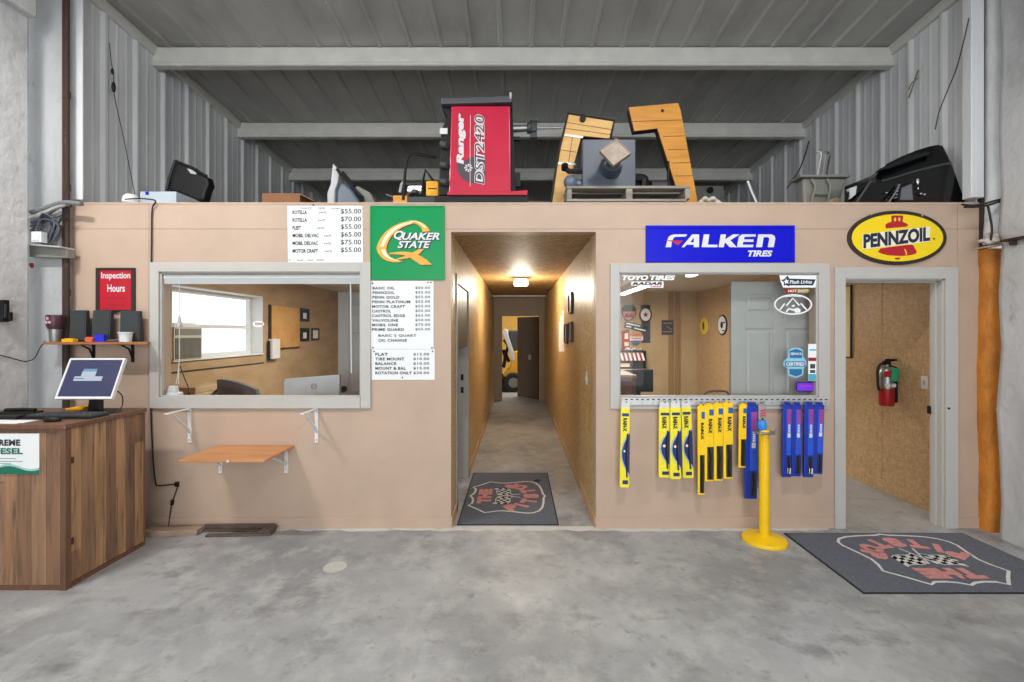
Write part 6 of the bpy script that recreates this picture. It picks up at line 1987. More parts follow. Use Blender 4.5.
b.tube(spline([(xc_ - .13, 5.02, .44), (xc_ - .13, 5.0, zt_ - .08), (xc_ - .11, 5.0, zt_ - .015), (xc_ - .06, 5.0, zt_), (xc_ + .08, 5.0, zt_), (xc_ + .13, 5.0, zt_ - .03), (xc_ + .14, 5.0, zt_ - .09), (xc_ + .14, 5.02, .44)], 8), .012); b.build('back_frame', M_steel, t, smooth=True)
b = MB(); b.box(xc_ - .12, xc_ + .13, 4.995, 5.015, .62, zt_ - .05); b.build('back_pad', M_char, t, bev=.006)
b = MB(); b.box(xc_ - .2, xc_ + .2, 5.02, 5.45, .42, .47); b.build('seat', M_char, t, bev=.012)
for dx in (-.18, .18):
    for dy in (.04, .42):
        b = MB(); b.cyl((xc_ + dx, 5.0 + dy, 0), (xc_ + dx, 5.0 + dy, .42), .012, n=12); b.build('leg', M_steel, t, smooth=True)

# ------------------------------------------------------------------ things stored on the deck, from the left
b = MB(); c = (wx(131, 3.9), 3.90, DECK)
b.lathe([(.001, 0), (.058, 0), (.062, .02), (.055, .055), (.034, .075), (.001, .082)], c, 24)
tag(b.build('dome_cap', M_white, smooth=True), 'small white plastic dome on the partition top at far left', 'cap')
Yk = 4.0
b = MB(); b.box(wx(140, Yk), wx(176.2, Yk), Yk, Yk + .55, DECK, wz(191.5, Yk))
t = tag(b.build('carton', mat('pale_blue_grey_card', rgb(176, 188, 198), .6, noise=.04), bev=.004), 'pale blue grey carton on the deck under the black tub', 'carton')
b = MB(); b.box(wx(145.5, Yk), wx(148.8, Yk), Yk - .002, Yk, wz(195, Yk), wz(191.8, Yk)); b.build('blue_mark', M_blue, t)
Yt = 4.25
def tq(px, py, Y_=Yt): return (wx(px, Y_), wz(py, Y_))
t = thing('plastic_tub', 'black plastic tub tipped on its side by the left wall', 'tub', (wx(188, Yt), Yt, DECK))
A = [tq(176.4, 161.2), tq(179, 161), (tq(192, 166)), tq(199, 173), tq(207, 176.5), tq(208.8, 184), tq(206, 190), tq(203.5, 200.5), tq(195, 200), tq(176, 192), tq(167.8, 191), tq(169.5, 182)]
b = MB()
b.prism(A, 'xz', Yt, Yt + .10)
b.build('body', M_black, t, bev=.02)
b = MB(); rim = [tq(176.4, 161.2), tq(170, 180), tq(167.6, 191.5)]
b.tube([(x_, Yt - .01, z_) for x_, z_ in rim], .014); b.tube([(x_, Yt - .01, z_) for x_, z_ in [tq(176.4, 161.2), tq(192, 168), tq(207.5, 176.5)]], .012)
b.build('rim', M_black, t, smooth=True)
b = MB(); hp = [tq(187.6, 169), tq(191, 169.4), tq(197, 173.2), tq(196, 174.8), tq(191, 173.4)]
b.prism(hp, 'xz', Yt - .008, Yt + .002); b.build('handle_slot', M_palegrey, t)
b = MB(); Yc = 4.6
b.box(wx(262, Yc), wx(300, Yc), Yc, Yc + .4, DECK, wz(193.2, Yc)); 
s = b.mark(); b.prism([(wx(300, Yc), wz(193.2, Yc)), (wx(314, Yc), wz(200.4, Yc)), (wx(314, Yc), wz(201.4, Yc)), (wx(300, Yc), wz(194.6, Yc))], 'xz', Yc, Yc + .4)
tag(b.build('open_carton', mat('brown_cardboard', rgb(150, 104, 70), .75, noise=.08), bev=.003), 'brown cardboard carton with a flap down on the deck', 'carton')

# grey moulded shells
Yf = 4.2
def dq(px, py, Y_): return (wx(px, Y_), wz(py, Y_))
t = thing('plastic_fender', 'blue grey moulded plastic shell with a tall pointed fin', 'fender', (wx(345, Yf), Yf, DECK))
b = MB(); b.prism([dq(*q, Yf) for q in [(332.4, 163), (336, 166.5), (339, 174), (338, 181), (334.8, 190), (334, 212), (327.4, 212), (327, 193), (330.4, 184)]], 'xz', Yf, Yf + .30); b.build('fin', M_palegrey, t, bev=.008)
b = MB(); b.prism([dq(*q, Yf) for q in [(338.6, 181.5), (343, 182), (350, 188), (366, 212), (334.5, 212), (334.8, 190)]], 'xz', Yf + .03, Yf + .34); b.build('shell', M_bluegrey, t, bev=.02)
b = MB(); b.tube([(*dq(337.5, 170, Yf)[:1], Yf - .02, dq(337.5, 170, Yf)[1]), (dq(345, 179, Yf)[0], Yf - .02, dq(345, 179, Yf)[1]), (dq(362.5, 198, Yf)[0], Yf - .02, dq(362.5, 198, Yf)[1])], .012); b.tube([(dq(340, 171, Yf)[0], Yf + .05, dq(340, 171, Yf)[1]), (dq(352, 185, Yf)[0], Yf + .05, dq(352, 185, Yf)[1])], .02); b.build('strut', M_black, t, smooth=True)
b = MB(); b.prism([dq(*q, Yf) for q in [(352.5, 184), (357, 184.5), (368, 190.5), (379, 212), (366, 212), (361.5, 195), (354, 188)]], 'xz', Yf + .05, Yf + .38); b.build('rear_shell', M_greyplas, t, bev=.012)

# small engine on a frame
Ye = 4.15
def e3(px, py, dy=0): return (wx(px, Ye), Ye + dy, wz(py, Ye))
t = thing('small_engine', 'small engine with bent black roll bar beside the red machine', 'engine', (wx(418, Ye), Ye, DECK))
b = MB(); b.tube(spline([e3(403.2, 200), e3(404.5, 180), e3(406.5, 162), e3(409, 155.5), e3(415, 154), e3(428, 156.2), e3(436.5, 157.6)], 6), .013); b.build('roll_bar', M_black, t, smooth=True)
b = MB(); b.cyl(e3(404.5, 187, .12), e3(421, 186.5, .12), .080, n=28); b.build('chrome_drum', M_chrome, t, smooth=True)
b = MB(); b.tube([e3(421.5, 193, .04), e3(422, 180, .04), e3(424.6, 168.4, .04), e3(432.6, 179.5, .04)], .013); b.build('handle', M_black, t, smooth=True)
b = MB(); b.box(wx(425.8, Ye), wx(438.6, Ye), Ye, Ye + .2, wz(196, Ye), wz(180.5, Ye)); b.build('yellow_tank', M_machine, t, bev=.012)
b = MB(); b.box(wx(428, Ye), wx(437, Ye), Ye - .003, Ye, wz(189, Ye), wz(188, Ye)); b.build('dark_line', M_ink, t)
b = MB(); b.box(wx(393, Ye), wx(407, Ye), Ye, Ye + .3, wz(203, Ye), wz(195.4, Ye)); b.build('wooden_block', M_pine, t, bev=.003)
b = MB(); b.box(wx(407, Ye), wx(435, Ye), Ye, Ye + .35, DECK, wz(196.4, Ye)); b.cyl(e3(414, 193, .03), e3(414, 189, .03), .03, n=14); b.build('engine_block', M_char, t, bev=.006)
b = MB(); b.tube([e3(399.5, 192, .02), e3(401, 184, .02), e3(404, 180, .02)], .016); b.tube([e3(383, 191, .1), e3(394, 195.4, .1)], .007); b.build('pull_lever', M_steel, t, smooth=True)

# crimson wheel balancer
Ym = 4.0
def rq(x_, y_, Y_=Ym): return (wx(430 + x_ / 5.927, Y_), wz(90 + y_ / 5.927, Y_))
t = thing('wheel_balancer', 'crimson tire shop machine with white upright lettering on the deck', 'machine', (wx(481, Ym), Ym, DECK))
b = MB()
f0 = [rq(110, 610), rq(480, 610), rq(475, 92), rq(125, 92)]
b.prism(f0, 'xz', Ym, Ym + .42); b.build('body', M_redm, t, bev=.012)
b = MB(); l0 = [rq(46, 615), rq(112, 610), rq(124, 95), rq(72, 95), rq(110, 160), rq(56, 240)]
b.prism([rq(48, 618), rq(112, 612), rq(127, 92), rq(76, 92), rq(98, 150), rq(62, 230)], 'xz', Ym + .03, Ym + .40); b.build('weight_tray', M_black, t, bev=.008)
b = MB(); b.box(rq(56, 0)[0], rq(102, 0)[0], Ym + .012, Ym + .03, rq(0, 256)[1], rq(0, 222)[1]); b.build('white_plate', M_white, t)
for yy in (330, 450, 550):
    b = MB(); X_, Z_ = rq(88, yy)
    b.cyl((X_ - .03, Ym + .02, Z_ + .018), (X_ + .022, Ym - .004, Z_), .034, .028, n=18); b.cyl((X_ - .04, Ym + .03, Z_ + .03), (X_ - .02, Ym + .01, Z_ + .024), .016, n=12)
    b.build('weight_cup', M_char, t, smooth=True)
b = MB(); x0_, z0_ = rq(66, 92); x1_, z1_ = rq(488, 44)
b.prism([(x0_, z0_), (x1_, rq(0, 80)[1]), (x1_, z1_), (x0_, rq(0, 56)[1])], 'xz', Ym - .03, Ym + .46)
b.box(x0_ + .02, x1_ - .06, Ym + .05, Ym + .40, z1_ - .005, z1_ + .022)
b.build('lid', mat('slate_grey_lid', rgb(72, 74, 80), .4, noise=.12), t, bev=.008)
b = MB(); X_, Z_ = rq(478, 48); b.cyl((X_, Ym - .02, Z_ - .02), (X_, Ym - .02, Z_ + .035), .012, n=12); b.build('lid_peg', M_alu, t, smooth=True)
b = MB(); b.prism([rq(476, 606), rq(508, 606), rq(498, 300), rq(488, 110), rq(476, 96)], 'xz', Ym + .05, Ym + .44); b.build('side_cover', M_black, t, bev=.006)
b = MB()
for a, c in (((520, 265), (500, 275)), ((512, 480), (522, 555))):
    A_, B_ = rq(*a), rq(*c); b.box(min(A_[0], B_[0]) - .01, max(A_[0], B_[0]) + .02, Ym + .05, Ym + .09, min(A_[1], B_[1]) - .008, max(A_[1], B_[1]) + .008)
b.build('latch', M_black, t, bev=.003)
X0, Z0 = rq(484, 170); X1, Z1 = rq(580, 166)
b = MB(); b.cyl((X0, Ym + .2, Z0), (X1, Ym + .2, Z1), .034, .028, n=20); b.cyl((X1, Ym + .2, Z1), (rq(790, 0)[0], Ym + .2, rq(0, 164)[1]), .011, n=12); b.build('shaft', M_steel, t, smooth=True)
b = MB(); b.cyl((rq(578, 0)[0], Ym + .2, Z1 - .0), (rq(604, 0)[0], Ym + .2, Z1), .048, n=20); b.cyl((rq(604, 0)[0], Ym + .2, Z1), (rq(640, 0)[0], Ym + .2, Z1), .06, .05, n=8)
b.box(rq(596, 0)[0], rq(640, 0)[0], Ym + .17, Ym + .19, rq(0, 128)[1], rq(0, 114)[1]); b.box(rq(600, 0)[0], rq(640, 0)[0], Ym + .18, Ym + .22, rq(0, 228)[1], rq(0, 190)[1]); b.build('wing_nut', M_char, t, bev=.004)
b = MB(); b.prism([rq(104, 626), rq(576, 626), rq(580, 596), rq(478, 604), rq(108, 606)], 'xz', Ym - .02, Ym + .48); b.build('base_plate', M_redm, t, bev=.004)
b = MB(); b.box(rq(30, 0)[0], rq(585, 0)[0], Ym, Ym + .46, DECK, rq(0, 626)[1]); b.build('skid', M_rubber, t, bev=.004)
Yd = Ym - .0004
def rpoly(b, pts, lift): b.flat([rq(*q) for q in pts], (0, Yd, 0), EX, EZ, lift=lift)
b = MB()
pts = [(156, 440), (168, 490), (190, 525), (222, 545), (262, 555), (326, 556), (326, 380), (236, 400), (206, 420)]
rpoly(b, pts, .0006); b.build('grey_drop', mat('charcoal_vinyl', rgb(74, 60, 70), .4, noise=.06), t)
UP = EZ
b = MB(); X_, Z_ = rq(212, 440); X2, Z2 = rq(158, 138)
b.text('Ranger', (X_, Yd, Z_), UP, -EX, Z2 - Z_, X_ - X2, lift=.0034, bold=.05, shear=.15)
X_, Z_ = rq(228, 462)
for k in range(8):
    a_ = math.pi / 4 * k; b.flat([(math.cos(a_ - .25) * .012, math.sin(a_ - .25) * .012), (math.cos(a_ - .2) * .035, math.sin(a_ - .2) * .035), (math.cos(a_ + .2) * .035, math.sin(a_ + .2) * .035), (math.cos(a_ + .25) * .012, math.sin(a_ + .25) * .012)], (X_, Yd, Z_), EX, EZ, lift=.0024)
b.stroke([rq(238, 570), rq(238, 300), rq(240, 150)], .004, (0, Yd, 0), EX, EZ, lift=.0016)
b.build('white_lettering', M_white, t)
b = MB(); X_, Z_ = rq(324, 562); X2, Z2 = rq(262, 146)
b.text('DST2420', (X_, Yd, Z_), UP, -EX, Z2 - Z_, X_ - X2, lift=.0026, bold=.075, shear=.15); b.build('letter_outline', M_white, t)
b = MB(); b.text('DST2420', (X_ - .004, Yd, Z_ + .006), UP, -EX, Z2 - Z_ - .012, X_ - X2 - .008, lift=.0038, bold=.0, shear=.15); b.build('dark_lettering', mat('plum_ink', rgb(78, 50, 64), .4, noise=.05), t)

# wooden board figures either side of the grey block
def cq(x_, y_, Y_): return (wx(540 + x_ / 6.02, Y_), wz(95 + y_ / 6.02, Y_))
Yw = 4.35
def plankshape(name, poly, Y_, th, m, label, grooves, extra=None):
    t = thing(name, label, 'wooden cutout', (sum(q[0] for q in poly) / len(poly), Y_, DECK))
    b = MB(); b.prism(poly, 'xz', Y_, Y_ + .02); b.build('board_face', m, t)
    cxp = sum(q[0] for q in poly) / len(poly); czp = sum(q[1] for q in poly) / len(poly)
    b = MB(); b.prism(poly, 'xz', Y_ + .02, Y_ + th); b.build('dark_edge', M_brownblack, t, bev=.003)
    b = MB()
    for (a, c) in grooves: b.stroke([a, c], .006, (0, Y_, 0), EX, EZ, lift=.0008)
    b.build('board_joints', mat('dark_joint', rgb(120, 74, 28), .6, noise=.1), t)
    return t
P7 = [cq(*q, Yw) for q in [(535, 74), (832, 48), (846, 90), (962, 712), (852, 712), (815, 540), (708, 200), (568, 216)]]
t = plankshape('wooden_numeral', P7, Yw, .10, M_pine, 'large varnished wooden number seven standing on the deck', [(cq(550, 160, Yw), cq(862, 150, Yw)), (cq(742, 250, Yw), cq(872, 246, Yw)), (cq(770, 330, Yw), cq(888, 326, Yw)), (cq(790, 410, Yw), cq(904, 406, Yw)), (cq(812, 488, Yw), cq(920, 486, Yw))])
b = MB(); X_, Z_ = cq(737, 95, Yw); b.cyl((X_, Yw - .003, Z_), (X_, Yw + .01, Z_), .016, n=14); b.build('knot_hole', M_brownblack, t)
Yv = 4.3
PV = [cq(*q, Yv) for q in [(170, 112), (446, 156), (424, 262), (250, 244), (205, 410), (190, 540), (134, 712), (58, 712), (90, 480), (118, 320)]]
t = plankshape('wooden_cutout', PV, Yv, .10, M_pinepale, 'pale plank cutout with dark edges leaning left of the grey block', [(cq(160, 165, Yv), cq(440, 210, Yv)), (cq(148, 200, Yv), cq(432, 240, Yv)), (cq(196, 250, Yv), cq(172, 405, Yv)), (cq(122, 330, Yv), cq(220, 345, Yv)), (cq(104, 410, Yv), cq(206, 416, Yv))])
b = MB(); ed = [(58, 708), (90, 480), (118, 320), (170, 112), (446, 156), (424, 262)]
b.tube([(cq(*q, Yv)[0], Yv - .004, cq(*q, Yv)[1]) for q in ed], .011, 6); b.build('edge_band', M_brownblack, t)
b = MB(); b.prism([cq(*q, Yv) for q in [(150, 236), (260, 250), (256, 262), (146, 248)]], 'xz', Yv - .006, Yv); b.prism([cq(*q, Yv) for q in [(110, 405), (214, 412), (212, 424), (106, 418)]], 'xz', Yv - .006, Yv); b.build('pale_strip', M_alu, t)
b = MB(); X_, Z_ = cq(256, 148, Yv); b.cyl((X_, Yv - .03, Z_), (X_, Yv, Z_), .028, n=16); b.box(X_ - .012, X_ + .016, Yv - .028, Yv, Z_, Z_ + .045); b.build('clamp', M_black, t, bev=.003)

# slate block with a post and square plate, on a weathered pallet
Yg2 = 4.02
def c3(x_, y_, dy=0, Y_=Yg2): q = cq(x_, y_, Y_); return (q[0], Y_ + dy, q[1])
ptop = cq(0, 546, 3.97)[1]
t = thing('pallet', 'weathered grey wooden pallet under the slate coloured machine', 'pallet', (cq(540, 0, 3.97)[0], 4.2, DECK))
xa, xb = cq(160, 0, 3.97)[0], cq(905, 0, 3.97)[0]
zb0 = cq(0, 640, 3.97)[1]
b = MB()
for dy in (0, .16): b.box(xa, xb, 3.97 + dy, 3.97 + dy + .12, ptop - .022, ptop)
b.build('top_boards', M_greywood, t, bev=.003)
b = MB()
for dy in (0, .18): b.box(xa, xb - .03, 3.97 + dy, 3.97 + dy + .10, zb0, zb0 + .022)
b.build('bottom_boards', M_greywood, t, bev=.003)
for x_, w_ in ((164, 28), (520, 38), (876, 30)):
    b = MB(); X_ = cq(x_, 0, 3.97)[0]; b.box(X_, X_ + w_ / 6.02 * 3.97 / FOC, 3.975, 4.25, zb0 + .022, ptop - .022); b.build('stringer', M_greywood, t, bev=.003)
b = MB(); b.box(xa + .1, xb - .1, 4.0, 4.25, DECK, zb0); b.build('dunnage', M_board, t)
zp = ptop
t = thing('pedestal_block', 'slate blue machine base with round post and tilted square plate', 'machine', (c3(415, 0)[0], Yg2, zp))
b = MB(); A_ = c3(256, 542); B_ = c3(576, 266)
b.box(A_[0], B_[0], Yg2, Yg2 + .07, zp, B_[2]); b.build('square_base', M_slate, t, bev=.006)
b = MB(); b.box(A_[0] + .05, B_[0] - .05, Yg2 + .07, Yg2 + .22, zp, B_[2] - .05); b.build('rear_block', M_char, t, bev=.01)
b = MB(); q0 = Vector(c3(424, 440)); q1 = Vector((*cq(450, 352, Yg2 - .26)[:1], Yg2 - .26, cq(450, 352, Yg2 - .26)[1]))
b.cyl(q0, (q0 + q1) / 2, .098, .09, n=28); b.cyl((q0 + q1) / 2, q1, .062, n=24); b.build('post', M_slate, t, smooth=True)
b = MB(); s = b.mark(); b.box(-.092, .092, -.014, .014, -.092, .092)
b.box(-.098, .098, -.020, .02, -.098, -.090); b.box(-.098, .098, -.020, .02, .090, .098); b.box(-.098, -.090, -.020, .02, -.09, .09); b.box(.090, .098, -.020, .02, -.09, .09)
b.xf(s, Matrix.Translation(q1 + Vector((0, -.01, 0))) @ Euler((math.radians(-14), math.radians(-37), math.radians(4)), 'ZXY').to_matrix().to_4x4() @ Matrix.Diagonal((.92, 1, .92, 1)))
b.build('square_plate', mat('worn_steel_plate', rgb(150, 138, 126), .5, .4, noise=.16, nscale=14), t, bev=.002)
b = MB(); X_, Z_ = cq(394, 410, 3.88); b.cyl((X_, Yg2 - .16, Z_), (X_, Yg2 - .10, Z_), .012, n=10); b.build('bolt', M_alu, t)
b = MB(); b.ball(c3(190, 508, .08), .062, .062, .065); b.cyl(c3(190, 508, .08), c3(262, 520, .08), .03); b.build('motor', M_bluegrey, t, smooth=True)
b = MB(); b.tube([c3(150, 430, .03), c3(176, 452, .03), c3(262, 452, .03)], .024); b.tube([c3(150, 418, .0), c3(150, 440, .04)], .03); b.build('side_arm', M_black, t, smooth=True)
b = MB(); b.tube(spline([c3(570, 475, .1), c3(630, 478, .1), c3(648, 492, .1), c3(640, 545, .1)], 6), .04); b.build('elbow_pipe', M_black, t, smooth=True)
b = MB(); b.cyl((cq(772, 400, 4.3)[0], 4.3, DECK), (cq(772, 400, 4.3)[0], 4.3, cq(772, 400, 4.3)[1]), .012)
tag(b.build('steel_rod', M_black, smooth=True), 'thin black rod standing behind the wooden seven', 'rod')
b = MB(); b.cyl((cq(722, 0, 4.2)[0] - .06, 4.28, cq(0, 532, 4.2)[1]), (cq(722, 0, 4.2)[0] + .08, 4.28, cq(0, 532, 4.2)[1]), .05, n=16); b.box(cq(722, 0, 4.2)[0] - .05, cq(722, 0, 4.2)[0] + .06, 4.22, 4.34, ptop, cq(0, 534, 4.2)[1])
tag(b.build('small_motor', M_char, smooth=True), 'small dark motor between slate machine and wooden seven', 'motor')

# back of the deck
Yz = 7.0
b = MB(); b.frustum(wx(690, Yz), wx(730, Yz), Yz, Yz + .6, DECK, wz(184, Yz), .06, .05)
t = tag(b.build('grey_tank', M_greyplas, bev=.03), 'grey plastic tank far back on the deck by the right wall', 'tank')
b = MB(); b.lathe([(.001, -.04), (.045, -.04), (.05, -.0), (.001, .0)], (wx(711, Yz), Yz + .05, wz(189.5, Yz)), 16, axis='y'); b.build('dark_port', M_black, t)
b = MB(); b.tube([(wx(747.5, 6.6), 6.6, wz(181, 6.6)), (wx(752, 6.6), 6.6, wz(193, 6.6)), (wx(758, 6.6), 6.6, wz(206, 6.6)), (wx(768, 6.6), 6.55, DECK)], .03)
tag(b.build('leaning_pole', M_alu, smooth=True), 'pale pole leaning near the right wall at the back', 'pole')
b = MB(); Yr = 4.05
pr = [(699, 203), (703, 200), (705, 198.2), (709, 199.6), (713, 198.4), (717, 200.2), (720, 203.4)]
b.tube(spline([(wx(a, Yr), Yr + .02 * (k % 2), wz(c, Yr)) for k, (a, c) in enumerate(pr)], 5), .018); b.tube(spline([(wx(a + 1, Yr), Yr + .05, wz(c + 1.4, Yr)) for a, c in pr], 5), .016); b.box(wx(700, Yr), wx(719, Yr), Yr, Yr + .08, DECK, wz(202.4, Yr))
tag(b.build('rag', mat('off_white_cloth', rgb(196, 190, 176), .85, noise=.08), smooth=True), 'crumpled off white rag right of the wooden seven', 'rag')

# grey bin with bent rods
Yn = 4.2
def nq(x_, y_, Y_=Yn): return (wx(780 + x_ / 5.12, Y_), wz(130 + y_ / 5.12, Y_))
t = thing('plastic_bin', 'grey plastic bin with moulded handle left of the black car panel', 'bin', (nq(220, 0)[0], Yn, DECK))
b = MB(); b.prism([(nq(122, 0)[0], DECK), (nq(290, 0)[0], DECK), nq(345, 246), nq(118, 246)], 'xz', Yn, Yn + .13); b.build('body', M_greyplas, t, bev=.02)
b = MB(); A_, B_ = nq(95, 246), nq(350, 232); b.box(A_[0], B_[0], Yn - .03, Yn + .15, A_[1], B_[1]); b.build('rim', M_greyplas, t, bev=.008)
b = MB()
def n3(x_, y_): q = nq(x_, y_, Yn - .03); return (q[0], Yn - .03, q[1])
b.tube(spline([n3(160, 250), n3(178, 280), n3(178, 310), n3(166, 345), n3(165, 380)], 5), .012); b.tube(spline([n3(240, 250), n3(256, 280), n3(258, 310), n3(250, 345), n3(252, 380)], 5), .012); b.tube([n3(168, 325), n3(212, 328), n3(256, 325)], .010); b.build('moulded_handle', M_greyplas, t, smooth=True)
for pts, lab, m1 in (([(180, 232), (196, 160), (200, 130), (192, 118), (178, 124)], 'left bent metal rod standing in the grey bin', M_alu), ([(206, 232), (218, 160), (220, 120), (240, 122), (244, 134)], 'middle bent metal rod standing in the grey bin', M_steel), ([(228, 232), (238, 170), (244, 130), (232, 126)], 'right bent metal rod standing in the grey bin', M_rust)):
    b = MB(); q = [nq(*w_, Yn + .1) for w_ in pts]; b.tube(spline([(a, Yn + .07, c) for a, c in q] , 5), .007)
    b.tube([(q[0][0], Yn + .07, q[0][1]), (q[0][0] - .02, Yn + .07, DECK + .02)], .007)
    tag(b.build('bent_rod', m1, smooth=True), lab, 'rod', 'bent rods in the grey bin')
b = MB(); Yq = 4.05
for k, (a, c) in enumerate(((770, 200.6), (778, 198.4), (848, 199), (853, 197.2))): pass
b.prism([(wx(828, Yq), DECK), (wx(842, Yq), DECK), (wx(841, Yq), wz(199.5, Yq)), (wx(838, Yq), wz(196.6, Yq)), (wx(832, Yq), wz(199, Yq))], 'xz', Yq, Yq + .1)
tag(b.build('brown_rag', mat('dusty_cloth', rgb(150, 138, 116), .9, noise=.12), bev=.01), 'dusty brown cloth at the foot of the grey bin', 'rag')

# black car panel: a closed shell with ridge, flank, lamp opening and brackets
Yx = 3.82
t = thing('car_panel', 'glossy black car body panel lying on the deck at right', 'car part', (nq(640, 0, Yx)[0], Yx, DECK))
ridge = [(330, 290), (460, 238), (526, 196), (548, 172), (620, 136), (700, 104), (764, 84), (806, 76), (832, 80), (850, 110), (876, 164)]
crease = [(330, 318), (400, 296), (462, 262), (520, 262), (600, 240), (690, 212), (780, 188), (850, 172), (872, 170), (876, 172), (880, 174)]
low = [(330, 372), (390, 372), (440, 372), (500, 372), (570, 372), (640, 372), (720, 372), (800, 372), (870, 372), (920, 372), (948, 372)]
vs = []
for row, dy in ((ridge, .16), (ridge, .13), (crease, .02), (crease, .0), (low, .03), (low, .26), (ridge, .24)):
    for k, q in enumerate(row):
        xq, zq = nq(*q, Yx + dy)
        xq = min(xq, 3.75)
        if row is low: zq = DECK
        zq -= .012 if (row is crease and dy == .0) else 0
        vs.append((xq, Yx + dy, max(zq, DECK)))
n = len(ridge)
fs = []
for r in range(6):
    for k in range(n - 1): fs.append((r * n + k, r * n + k + 1, (r + 1) * n + k + 1, (r + 1) * n + k))
for k in range(n - 1): fs.append((6 * n + k, 6 * n + k + 1, k + 1, k))
fs += [tuple(r * n for r in range(7)), tuple(r * n + n - 1 for r in reversed(range(7)))]
b = MB(); b.add(vs, fs); b.build('shell', M_blackgloss, t, smooth=True, angle=24)
b = MB(); b.prism([nq(*q, Yx) for q in [(536, 196), (560, 176), (700, 116), (796, 96), (800, 112), (700, 146), (600, 182)]], 'xz', Yx + .05, Yx + .12); b.build('ridge_cap', M_black, t, bev=.008)
b = MB(); out = [nq(*q, Yx) for q in [(600, 366), (610, 292), (680, 262), (692, 366)]]; inn = [nq(*q, Yx) for q in [(612, 358), (620, 298), (674, 274), (682, 358)]]
b.ring(out, inn, 'xz', Yx - .006, Yx + .05); b.build('opening_trim', M_black, t, bev=.003)
b = MB(); b.prism(inn, 'xz', Yx + .0, Yx + .02); b.build('grey_pane', mat('smoky_grey_pane', rgb(96, 100, 106), .2, noise=.1), t)
b = MB()
for k in range(5):
    X_, Z_ = nq(584 + 4 * k, 350 - 16 * k, Yx); b.cyl((X_ - .008, Yx - .010, Z_), (X_ + .016, Yx - .004, Z_ + .007), .007, n=10)
b.tube(spline([(nq(550, 372, Yx)[0], Yx - .01, nq(550, 372, Yx)[1]), (nq(578, 330, Yx)[0], Yx - .012, nq(578, 330, Yx)[1]), (nq(600, 288, Yx)[0], Yx - .012, nq(600, 288, Yx)[1])], 5), .008)
b.build('chrome_spring', M_chrome, t, smooth=True)
for x_, y_, w_, h_ in ((704, 264, 8, 18), (720, 326, 8, 6), (738, 330, 7, 6), (544, 322, 7, 5), (704, 300, 4, 8)):
    X_, Z_ = nq(x_, y_, Yx); b = MB(); b.ball((X_, Yx, Z_), w_ / 5.12 * Yx / FOC, .012, h_ / 5.12 * Yx / FOC); b.build('chrome_clip', M_chrome, t, smooth=True)
b = MB(); b.prism([nq(*q, Yx) for q in [(352, 300), (392, 286), (386, 330), (360, 352)]], 'xz', Yx - .004, Yx + .03); b.build('small_pane', M_palegrey, t)
b = MB(); b.tube([(nq(388, 372, Yx)[0], Yx - .008, nq(388, 372, Yx)[1]), (nq(462, 262, Yx)[0], Yx - .004, nq(462, 262, Yx)[1])], .010); b.build('pillar_trim', M_char, t, smooth=True)
b = MB(); b.tube(spline([(nq(a_, c_, Yx)[0], Yx - .002, nq(a_, c_, Yx)[1]) for a_, c_ in [(520, 262), (600, 240), (690, 212), (780, 188), (850, 172), (872, 169)]], 4), .007, 6)
b.build('crease_highlight', M_char, t, smooth=True)  # lighter charcoal line standing in for the highlight along the crease

# ------------------------------------------------------------------ right column clutter and wires
b = MB(); s = b.mark(); x0_, x1_ = wx(974, 3.68), wx(1003, 3.60)
b.box(x0_, x1_, 3.60, 3.70, wz(249, 3.65), wz(247.4, 3.65)); b.turn(s, (x0_, 3.65, wz(248, 3.65)), (0, -.12, 0))
tag(b.build('ledge_board', M_board, bev=.002), 'thin dirty board stuck out from the right column', 'board')
b = MB(); rb = random.Random(9)
for k in range(14):
    b.ball(wp(984 + rb.uniform(0, 16), 243 - rb.uniform(0, 8), 3.66) + Vector((0, rb.uniform(-.03, .04), 0)), rb.uniform(.02, .05), rb.uniform(.02, .035), rb.uniform(.015, .035), 10, 7)
tag(b.build('foam_lumps', layered('dirty_foam', rgb(190, 182, 172), [(rgb(140, 104, 76), 9, .45, .7, (1, 1, 1))], .8, bump=.5, bscale=30), smooth=True), 'dirty foam lumps heaped on the right column board', 'foam')
t = thing('cable_strands', 'dark cables crossing from the deck to the right column', 'cables', (wx(985, 3.64), 3.64, wz(206, 3.64)))
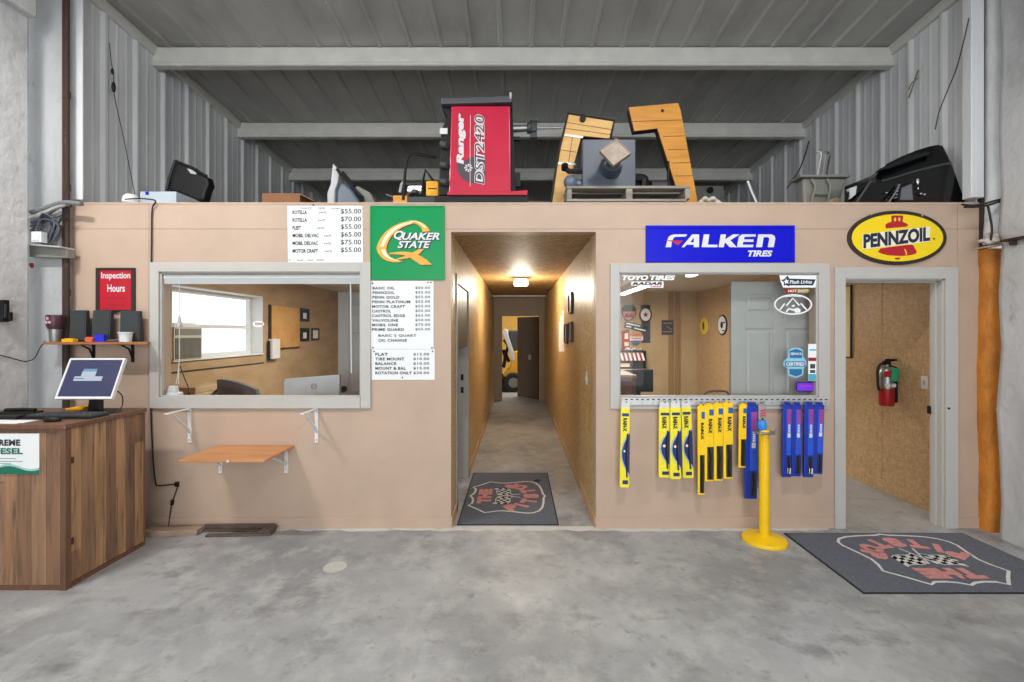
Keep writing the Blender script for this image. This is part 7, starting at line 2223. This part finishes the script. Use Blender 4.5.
for pts in ([(962, 204.5), (974, 205.5), (986, 203.2), (996, 200.4), (1003, 199)], [(964, 207), (976, 207), (988, 205.2), (997, 202.4), (1003, 201)], [(988, 206), (990, 216), (992, 230), (990, 243)]):
    b = MB(); b.tube(spline([wp(a, c, 3.63) for a, c in pts], 6), .008); b.build('strand', M_blackcable, t, smooth=True)
t = thing('dark_bar', 'dark steel bar fixed on the right wall edge', 'bar', (NR - .01, 3.52, wz(240, 3.5)))
b = MB(); b.box(NR - .03, NR + .03, 3.36, 3.56, wz(240.5, 3.5), wz(238.5, 3.5)); b.build('bar', M_rust, t, bev=.003)
b = MB(); b.box(NR - .025, NR + .02, 3.48, 3.50, wz(245.5, 3.5), wz(240.5, 3.5)); b.build('stub', M_rust, t, bev=.003)
b = MB(); pts = [(969, 18), (966, 40), (961, 66), (953, 90), (948, 108), (946.5, 124)]
b.tube(spline([wp(a, c, 3.72) + Vector((0, .02 * k, 0)) for k, (a, c) in enumerate(pts)], 6), .004)
tag(b.build('roof_wire', M_blackcable, smooth=True), 'thin black wire drooping from the roof at the right column', 'wire')
X_ = RX - .045
b = MB(); pts = [(809, 141), (804, 158), (798, 172), (787, 188)]
b.tube(spline([(X_, yside(a, X_), wz(c, yside(a, X_))) for a, c in pts], 6), .007)
tag(b.build('wall_wire', M_blackcable, smooth=True), 'dark cable running down the ribbed right wall', 'wire')
b = MB(); ya = yside(918, X_)
b.tube(spline([(X_, ya, wz(70, ya)), (X_ - .01, ya + .02, wz(78, ya)), (X_, ya + .07, wz(86, ya)), (X_ - .01, ya + .09, wz(93, ya))], 5), .006); b.tube(spline([(X_, ya, wz(78, ya)), (X_ - .01, ya + .06, wz(80, ya)), (X_, ya + .1, wz(84, ya))], 5), .005)
tag(b.build('wire_scrap', mat('brown_twine', rgb(120, 104, 80), .8, noise=.1), smooth=True), 'scrap of brown wire stuck on the ribbed right wall', 'wire')

# left recess hook, done: clear the helper properties
for o in bpy.data.objects:
    if '_o' in o: del o['_o']
for o in list(bpy.data.objects):
    if o.type == 'EMPTY' and not o.children: bpy.data.objects.remove(o)
